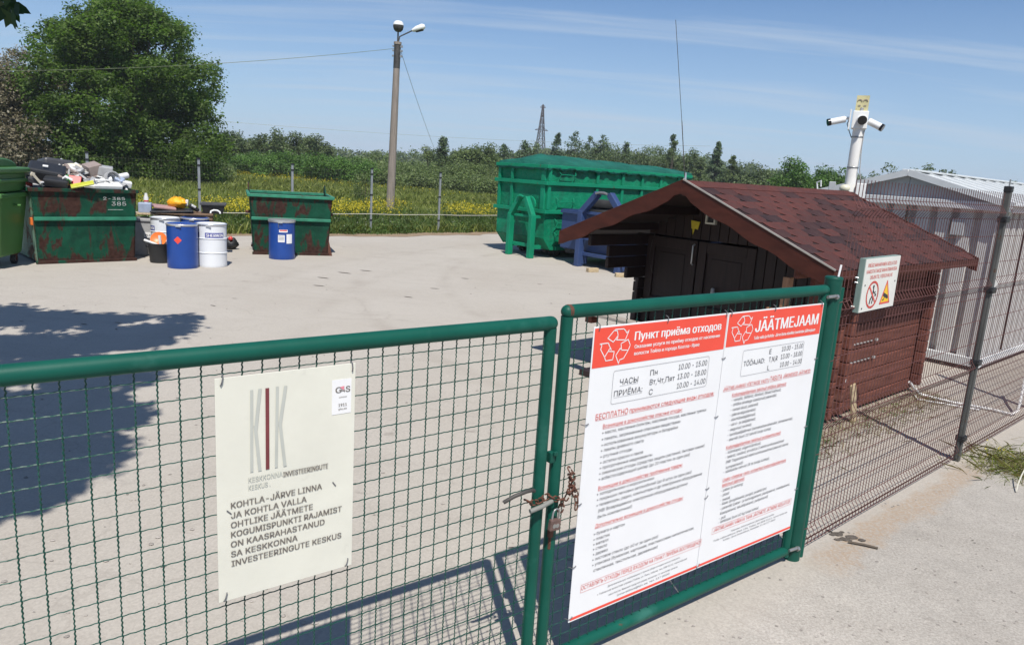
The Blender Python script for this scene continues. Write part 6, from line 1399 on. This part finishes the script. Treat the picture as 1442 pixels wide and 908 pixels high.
ORD = ['first', 'second', 'third', 'fourth', 'fifth', 'sixth', 'seventh', 'eighth', 'ninth', 'tenth', 'eleventh', 'twelfth', 'thirteenth', 'fourteenth', 'fifteenth', 'sixteenth', 'seventeenth']
for i, (px, py, Y) in enumerate(GBH):
    h_ = max(1.2, htop(px, py, Y)); tree('willow_bush', '%s grey-green scrub bush counted from the big round tree toward the green container' % ORD[i], gx(px, Y), Y, h_, 2.4, 'greybush', 5200, 0.085, h0=0.0, k=30, cl=(0.24, 0.4), cat='bush', group='grey-green scrub bushes', trunk=0.05)
tree('young_tree', 'small pale bush standing alone in the field behind the mesh fence', gx(512, 38), 38, 2.0, 0.75, 'greybush', 1800, 0.045, h0=0.0, k=24, cl=(0.25, 0.5), cat='bush', shape='column', trunk=0.03)
tree('poplar_tree', 'narrow pointed tree standing alone right of the lamp post', gx(623, 95), 95, htop(623, 192, 95), 1.15, 'conifer', 3600, 0.12, h0=1.0, shape='column', k=40, cl=(0.35, 0.6), trunk=0.12)
tree('slender_tree', 'small thin round-topped tree just left of the lone narrow tree', gx(604, 110), 110, htop(604, 208, 110), 2.4, 'greybush', 2000, 0.12, h0=3, k=16, cl=(0.25, 0.4), trunk=0.1)
for px, py, w_, lab in ((652, 203, 3.4, 'round grey-green tree left of the green container'), (684, 197, 3.0, 'leaning grey-green tree behind the left end of the green container'), (668, 209, 3.0, 'lower grey-green tree between two taller ones left of the container')):
    Y = 92; tree('broadleaf_tree', lab, gx(px, Y), Y, htop(px, py, Y), w_, 'greybush', 6500, 0.12, h0=0.5, k=46, cl=(0.2, 0.36), lump=0.3)
RT = sorted([(708, 200, 1.4, 'column'), (737, 196, 1.8, 'column'), (722, 208, 2.8, 'round'), (748, 206, 2.6, 'round'), (782, 184, 1.5, 'cone'), (806, 182, 1.9, 'column'), (828, 188, 1.5, 'column'), (846, 186, 1.6, 'column'), (818, 204, 2.8, 'round'), (862, 206, 2.6, 'round'), (878, 198, 1.5, 'cone'), (895, 202, 2.2, 'round'), (912, 206, 2.4, 'round'), (928, 207, 2.2, 'round'), (942, 186, 1.3, 'cone'), (958, 207, 2.6, 'round'), (975, 212, 2.0, 'round')])
RC = {'round': 0, 'column': 0, 'cone': 0}
for i, (px, py, w_, sh) in enumerate(RT):
    Y = 118.0 + 5 * math.sin(i * 1.9); h_ = htop(px, py, Y)
    tree({'round': 'broadleaf_tree', 'column': 'poplar_tree', 'cone': 'spruce_tree'}[sh], ORD[RC[sh]] + {'round': ' rounded mid-green tree from the left in the row above the green container', 'column': ' upright narrow tree from the left in the row above the green container', 'cone': ' pointed conifer from the left in the row above the green container'}[sh], gx(px, Y), Y, h_, w_ * (2.5 if sh != 'round' else 1.6), 'conifer' if sh != 'round' else 'farleaf', 9000, 0.14, h0=-2.5, shape='cone' if sh == 'cone' else 'spire' if sh == 'column' else 'round', k=110, cl=(0.17, 0.32), lump=0.25, group={'round': 'rounded trees above the green container', 'column': 'narrow trees above the green container', 'cone': 'pointed conifers above the green container'}[sh]); RC[sh] += 1
tree('spruce_tree', 'tallest ragged spruce right of the whip aerial', gx(1006, 105), 105, htop(1006, 196, 105), 2.2, 'conifer', 7000, 0.14, h0=0.5, shape='cone', k=60, cl=(0.22, 0.4), lump=0.4)
tree('birch_tree', 'thin wispy tree beside the whip aerial', gx(944, 100), 100, htop(944, 186, 100), 0.9, 'farleaf', 1200, 0.12, h0=2, shape='column', k=20, cl=(0.3, 0.6), trunk=0.08)
for px, py, w_, lab in ((1028, 217, 2.4, 'small pointed tree right of the ragged spruce'), (1048, 228, 2.8, 'low bushy tree in the gap above the hut roof'), (1070, 232, 2.8, 'low rounded tree left of the big round bush above the roof'), (1090, 238, 2.4, 'lowest dark green tree above the middle of the hut roof'), (985, 222, 2.6, 'bushy tree left of the ragged spruce')):
    Y = 100; tree('broadleaf_tree', lab, gx(px, Y), Y, htop(px, py, Y), w_, 'farleaf', 5000, 0.14, h0=0.4, k=40, cl=(0.22, 0.4), shape='round' if px > 1030 else 'cone')
tree('broadleaf_tree', 'large rounded bright green tree above the hut roof left of the camera pole', gx(1128, 68), 68, htop(1126, 219, 68), 2.9, 'bushleaf', 14000, 0.10, h0=0.3, k=70, cl=(0.2, 0.34))
tree('broadleaf_tree', 'green tree just left of the camera pole', gx(1168, 72), 72, htop(1168, 234, 72), 2.2, 'bushleaf', 8000, 0.10, h0=0.3, k=46, cl=(0.22, 0.36))
for px, py, w_, lab in ((1262, 231, 2.2, 'open-branched tree behind the shed roof peak'), (1298, 228, 2.2, 'open-branched tree right of the shed roof peak'), (1320, 238, 1.4, 'thin tree end sinking behind the shed roof'), (1425, 252, 2.2, 'green tree top above the shed roof at the right edge')):
    Y = 62; tree('open_tree', lab, gx(px, Y), Y, htop(px, py, Y), w_, 'farleaf', 2300, 0.10, h0=1.8, k=30, cl=(0.16, 0.3), trunk=0.1, bare=10, lump=0.4)
# far-off wood that reads as one mass
g = np.random.default_rng(5); C = []; Rr = []
for px in np.linspace(-60, 1500, 520):
    Y = g.uniform(255, 300); h_ = htop(px, np.interp(px, [-60, 300, 470, 600, 700, 800, 900, 1000, 1100, 1200, 1500], [200, 203, 208, 212, 208, 206, 209, 219, 237, 246, 266]), Y) - 1.9 + 0.5 * g.normal() + 0.5 * math.sin(px * 0.06)
    x = gx(px, Y); 
    for z in np.arange(0.5, max(1, h_), 2.2): C.append((x + g.normal(), Y + g.normal() * 3, z)); Rr.append(g.uniform(1.4, 2.6))
V, Fc = leaves(C, Rr, 150000, 0.42, 'farleaf', 77)
npobj('distant_wood', V, Fc, M['farleaf'], None, kind='stuff', label='far-off band of mixed woodland along the horizon', category='wood')
g = np.random.default_rng(6); C = []; Rr = []
for px in np.linspace(280, 1250, 330):
    Y = g.uniform(125, 150); h_ = 2.6 + 0.5 * math.sin(px * 0.05) + 0.35 * g.normal()
    x = gx(px, Y)
    for z in np.arange(0.3, max(1, h_), 1.4): C.append((x + g.normal() * .6, Y + g.normal() * 2, z)); Rr.append(g.uniform(0.9, 1.7))
V, Fc = leaves(C, Rr, 90000, 0.20, 'greybush', 78)
npobj('scrub', V, Fc, M['greybush'], None, kind='stuff', label='low grey-green scrub filling the ground before the far wood', category='scrub')

# ------------------------------------------------------------------ meadow
Dn, Nn, Pn = np.array(D), np.array(N), np.array(PB)
def blades(d, n, h, wdt, lean, mat, name, label, seed, z0=0.0, cat='grass'):
    g = np.random.default_rng(seed); k = len(d)
    P = Pn[None] + d[:, None] * Dn + n[:, None] * Nn; P[:, 2] = z0
    a = g.uniform(0, 2 * PI, k); s = np.stack([np.cos(a), np.sin(a), np.zeros(k)], 1) * (wdt * g.uniform(0.6, 1.4, k))[:, None]
    l = g.normal(size=(k, 3)) * lean; l[:, 2] = 0; top = P + l * h[:, None]; top[:, 2] += h
    mid = P + l * h[:, None] * 0.35; mid[:, 2] += h * 0.55
    V = np.stack([P - s, P + s, mid + s * 0.8, top, mid - s * 0.8], 1).reshape(-1, 3)
    Fc = np.arange(k * 5).reshape(-1, 5)
    return npobj(name, V, Fc, M[mat], None, kind='stuff', label=label, category=cat)
g = np.random.default_rng(21)
def patchy(d, n, s=1.0): return 0.5 + 0.25 * np.sin(d * 0.9 * s + 1.3) + 0.25 * np.sin(n * 0.7 * s + d * 0.5 * s) + 0.2 * np.sin(d * 2.3 * s - n * 1.7 * s)
def edgev(d): return 18.75 + 0.22 * np.sin(d * 0.55) + 0.12 * np.sin(d * 1.9 + 1) + 0.05 * np.sin(d * 5.1)
k = 60000; d = g.uniform(-16, 18, k); n = edgev(d) + 0.25 + g.gamma(1.6, 1.4, k); h = g.uniform(0.10, 0.34, k) * (0.55 + 0.9 * patchy(d, n)); h *= np.clip((n - edgev(d)) * 0.9, 0.25, 1)
blades(d, n, h, 0.011, 0.45, 'weed', 'verge_weeds', 'tall rank weeds and grass along the mesh fence', 1)
k = 110000; u = g.random(k); n = 19.2 + 38 * u ** 1.5; d = g.uniform(-34, 40, k) ; h = g.uniform(0.14, 0.38, k)
blades(d, n, h, 0.018 + 0.0, 0.5, 'grass', 'meadow_grass', 'rough green meadow grass behind the mesh fence', 2)
k = 110000; u = g.random(k); Yv = 42 + 75 * u; xv = g.uniform(-0.8, 0.55, k) * Yv; P = np.stack([xv, Yv], 1) - Pn[:2]; d = P @ Dn[:2]; n = P @ Nn[:2]
blades(d, n, g.uniform(0.2, 0.5, k), 0.045, 0.5, 'grass', 'far_meadow_grass', 'meadow grass stretching to the hedge', 3)
# yellow flowers: clumps of stems with many small blossoms
def flowers(name, label, d, n, hmin, hmax, size, mat, seed, per=5):
    g = np.random.default_rng(seed); k = len(d); P = Pn[None] + d[:, None] * Dn + n[:, None] * Nn
    P = np.repeat(P, per, 0); P += g.normal(size=P.shape) * 0.05; P[:, 2] = np.repeat(g.uniform(hmin, hmax, k), per) + g.normal(size=k * per) * 0.05
    m = len(P); nr = g.normal(size=(m, 3)); nr[:, 2] = abs(nr[:, 2]) + 0.5; nr /= np.linalg.norm(nr, axis=1)[:, None]; a = np.cross(nr, g.normal(size=(m, 3))); a /= np.linalg.norm(a, axis=1)[:, None]; b_ = np.cross(nr, a); s = (size * g.uniform(0.6, 1.3, m))[:, None]
    V = np.stack([P - a * s, P - b_ * s, P + a * s, P + b_ * s], 1).reshape(-1, 3); V[:, 2] = np.maximum(V[:, 2], 0.03)
    return npobj(name, V, np.arange(m * 4).reshape(-1, 4), M[mat], None, kind='stuff', label=label, category='flowers')
def pix_clump(lst, spread_d, spread_n, per, seed):
    g = np.random.default_rng(seed); dd_, nn_ = [], []
    for px, py, w_ in lst:
        p = gp(px, py) - PB; a, c = p.dot(D), p.dot(N); k = int(per * w_)
        dd_.append(a + g.normal(size=k) * spread_d * w_); nn_.append(c + g.normal(size=k) * spread_n)
    return np.concatenate(dd_), np.concatenate(nn_)
d, n = pix_clump([(215, 315, .6), (300, 318, 1), (330, 316, 1.2), (350, 312, .8), (345, 322, .6), (472, 312, .8), (490, 318, 1), (505, 314, .8), (520, 316, 1), (548, 318, .6), (560, 308, .4), (640, 318, .8), (655, 312, 1), (668, 318, 1), (685, 316, .8), (480, 322, .6), (530, 308, .6)], 0.30, 0.55, 95, 4)
n = np.maximum(n, edgev(d) + 0.5)
flowers('yellow_flowers', 'clumps of bright yellow flowers along the mesh fence', d, n, 0.45, 0.85, 0.022, 'flower', 5)
blades(np.repeat(d, 2), np.repeat(n, 2), np.full(len(d) * 2, 0.62), 0.010, 0.15, 'weed', 'flower_stems', 'leafy stems under the yellow flowers', 6, cat='plants')
d, n = pix_clump([(300, 243, 2), (330, 246, 2.5), (350, 242, 2), (370, 250, 1.5), (420, 256, 1), (450, 262, 1.2), (390, 252, 1), (300, 250, 2), (560, 272, .6), (575, 262, .5), (600, 265, .5), (640, 262, .4)], 2.2, 5.0, 170, 8)
flowers('far_yellow_flowers', 'yellow flower drifts in the meadow below the hedge', d, n, 0.3, 0.6, 0.034, 'flower', 9, per=2)
k = 900; d = g.uniform(-10, 16, k); n = edgev(d) + g.uniform(0.3, 6, k)
flowers('white_flowers', 'scattered small white blossoms in the weeds', d, n, 0.25, 0.5, 0.010, 'white_flower', 10, per=3)
# leafy weeds near the fence foot
C = []; Rr = []
for i in range(240):
    d_ = g.uniform(-13, 17); n_ = float(edgev(np.array(d_))) + g.uniform(0.25, 2.6); p = W(d_, n_); C.append((p.x, p.y, 0.14)); Rr.append(g.uniform(0.15, 0.34))
V, Fc = leaves(C, Rr, 30000, 0.034, 'weed', 12)
npobj('leafy_weeds', V, Fc, M['weed'], None, kind='stuff', label='low leafy weeds at the foot of the mesh fence', category='weeds')

# ------------------------------------------------------------------ weeds by the wire fence on the right
def tuft(name, label, px, py, rad, k, seed):
    p = gp(px, py) - PB; g = np.random.default_rng(seed); a, c = p.dot(D), p.dot(N)
    d = a + g.normal(size=k) * rad; n = c + g.normal(size=k) * rad * 0.7; h = g.uniform(0.02, 0.075, k)
    o = blades(d, n, h, 0.0028, 1.4, 'grass', name, label, seed, cat='weeds'); return o
tuft('weed_patch', 'green and straw coloured weed patch on the paving at the right edge', 1428, 656, 0.24, 700, 31)
p = gp(1425, 655) - PB; g = np.random.default_rng(32); k = 700
blades(p.dot(D) + g.normal(size=k) * 0.26, p.dot(N) + g.normal(size=k) * 0.18, g.uniform(0.02, 0.09, k), 0.0025, 1.8, 'drygrass', 'dry_grass', 'dry straw mixed into the weed patch at the right edge', 33)
p = gp(1392, 642) - PB; flowers('tiny_yellow_flowers', 'few tiny yellow blossoms beside the weed patch', p.dot(D) + g.normal(size=16) * 0.12, p.dot(N) + g.normal(size=16) * 0.06, 0.04, 0.08, 0.007, 'flower', 34, per=2)
b = MB(); a0 = gp(1431, 692, 0.01)
b.tube([a0, gp(1434, 680, 0.05), gp(1439, 668, 0.10), gp(1446, 655, 0.16)], 0.005, 5); tag(b.build('straw_stalk', M['straw'], None), 'pale dry stalk rising from the weed patch at the right edge', 'stalk')
g = np.random.default_rng(40); C = []; Rr = []
for i in range(60):
    p = W(g.uniform(0.3, 5.0), 0.95 + g.normal() * 0.12); C.append((p.x, p.y, 0.02)); Rr.append(g.uniform(0.03, 0.07))
V, Fc = leaves(C, Rr, 1500, 0.009, 'weed', 41)
npobj('hut_weeds', V, Fc, M['weed'], None, kind='stuff', label='thin weeds growing along the foot of the hut wall', category='weeds')
k = 2500; blades(g.uniform(0.3, 5.2, k), 0.9 + g.normal(size=k) * 0.16, g.uniform(0.015, 0.06, k), 0.002, 1.5, 'drygrass', 'dry_litter', 'dry grass litter along the foot of the hut wall', 42)

# ------------------------------------------------------------------ overhanging tree at the left, whose crown shades the yard
g = np.random.default_rng(55)
OT = thing('overhanging_tree', 'broad-leaved tree outside the left edge whose twig hangs into the top left corner', 'tree', (-5.6, 1.2, 0))
base = Vector((-5.6, 1.2, 0)); C = []; Rr = []
sh = [gp(*q) for q in ((-60, 440), (20, 445), (70, 452), (120, 462), (170, 452), (215, 448), (235, 462), (190, 480), (140, 490), (80, 490), (20, 490), (-40, 500), (215, 478), (30, 530), (90, 535), (140, 525), (180, 545), (60, 580), (110, 590), (150, 600), (20, 620), (70, 640), (110, 640), (30, 680), (50, 705), (-20, 720), (-60, 600), (-120, 520), (-160, 460), (-150, 700), (130, 570), (165, 520), (-100, 440), (50, 440), (180, 470))]
hx = Vector((sdir.x, sdir.y, 0)) / sdir.z
for i, s_ in enumerate(sh):
    for j in range(3):
        z = 4.6 + 2.6 * g.random() + (0.4 if j else 0); p = Vector((s_.x - 0.15, s_.y, 0)) + hx * z + Vector((g.normal() * 0.2, g.normal() * 0.2, z)); C.append(tuple(p - base)); Rr.append(g.uniform(0.2, 0.42))
C = np.array(C); Rr = np.array(Rr)
V, Fc = leaves(C, Rr, 17000, 0.10, 'near_leaf', 56, up=0.6)
npobj('crown', V, Fc, M['near_leaf'], OT)
b = MB(); b.tube([(0, 0, -0.2), (0.1, 0.1, 2.4), (0.5, 0.9, 4.2), (1.0, 1.8, 5.4)], 0.2, 12, True, [0.26, 0.2, 0.15, 0.08])
for i in g.choice(len(C), 26, replace=False):
    c = Vector(C[i]); s = Vector((0.5, 0.9, 4.2)).lerp(Vector((1.0, 1.8, 5.4)), g.random()); b.tube([s, s.lerp(c, 0.5) + Vector((0, 0, 0.2)), c], 0.03, 6, True, [0.05, 0.03, 0.008])
tip = at(-14, -25, 4.3) - base; b.tube([Vector((0.5, 0.9, 4.2)), (Vector((0.5, 0.9, 4.2)) + tip) / 2 + Vector((0, 0, 0.3)), tip], 0.02, 6, True, [0.04, 0.02, 0.006])
b.build('trunk', M['bark'], OT, 60)
# the hanging twig: large pointed leaves
b = MB()
for i in range(26):
    px, py = g.uniform(-25, 22), g.uniform(-30, 14); p = at(px, py, 4.3 + g.normal() * 0.12) - base
    d_ = Vector((g.normal() * 0.5 + 0.35, g.normal() * 0.3, -0.9 + g.normal() * 0.35)).normalized(); s = d_.cross(Vector((g.normal() * .4, 1, g.normal() * .3))).normalized(); l = g.uniform(0.09, 0.15); w2 = l * 0.19
    b.add([p, p + d_ * l * 0.35 + s * w2, p + d_ * l * 0.7 + s * w2 * 0.75, p + d_ * l, p + d_ * l * 0.7 - s * w2 * 0.75, p + d_ * l * 0.35 - s * w2], [(0, 1, 2, 3), (0, 3, 4, 5)])
b.build('leaf_spray', M['near_leaf'], OT)

# ------------------------------------------------------------------ lettering
run_text()
NMZ = {'W': ('white_lettering', 'print_white'), 'K': ('black_lettering', 'print_dark'), 'k': ('small_lettering', 'print_dark'), 'R': ('red_lettering', 'print_red'), 'r': ('red_boxed_lettering', 'print_red')}
for t, mb, sy in BOARDS:
    for k_, m_ in mb.items():
        if m_.v: m_.build(NMZ[k_][0], M[NMZ[k_][1]], t, kind='stuff')
    sy.build('recycling_symbol', M['print_white'], t)
t, kb_ = KIK
kb_['g'].build('grey_logo', M['print_grey'], t, kind='stuff'); kb_['m'].build('maroon_logo_bar', M['print_maroon'], t); kb_['K'].build('lettering', M['print_brown'], t, kind='stuff')
t, fr, fk, fy = FSIGN
fr.build('red_print', M['print_red'], t, kind='stuff'); fk.build('black_print', M['print_black'], t, kind='stuff'); fy.build('yellow_triangle', M['yellow'], t)
CH[1].build('chalk_marks', pm('chalk', (0.42, 0.44, 0.42), 0.9, var=0.3, scale=30, bstr=0), CH[0], kind='stuff')
GA_TXT.build('lettering', M['print_dark'], GAPP, kind='stuff')
for t, m_, (a0, z0) in WRAPS:
    b = MB(); b.add([(0.2915 * math.cos(a0 + x / 0.2895), 0.2915 * math.sin(a0 + x / 0.2895), z0 + z) for x, y, z in m_.v], m_.f); b.build('lettering', M['print_white'], t, kind='stuff')

# ------------------------------------------------------------------ summer haze over the land
if HAZE:
    hz_ = MB().box(0, 500, 21.5, 2200, 2600, 47).build('haze', None, None, kind='stuff')
    hm_ = bpy.data.materials.new('haze'); hm_.use_nodes = True; ht = hm_.node_tree; ht.nodes.clear()
    ho = ht.nodes.new('ShaderNodeOutputMaterial'); hv = ht.nodes.new('ShaderNodeVolumePrincipled'); hv.inputs['Color'].default_value = (0.84, 0.91, 1.0, 1); hv.inputs['Density'].default_value = HAZE
    ht.links.new(hv.outputs[0], ho.inputs['Volume']); hz_.data.materials.append(hm_)
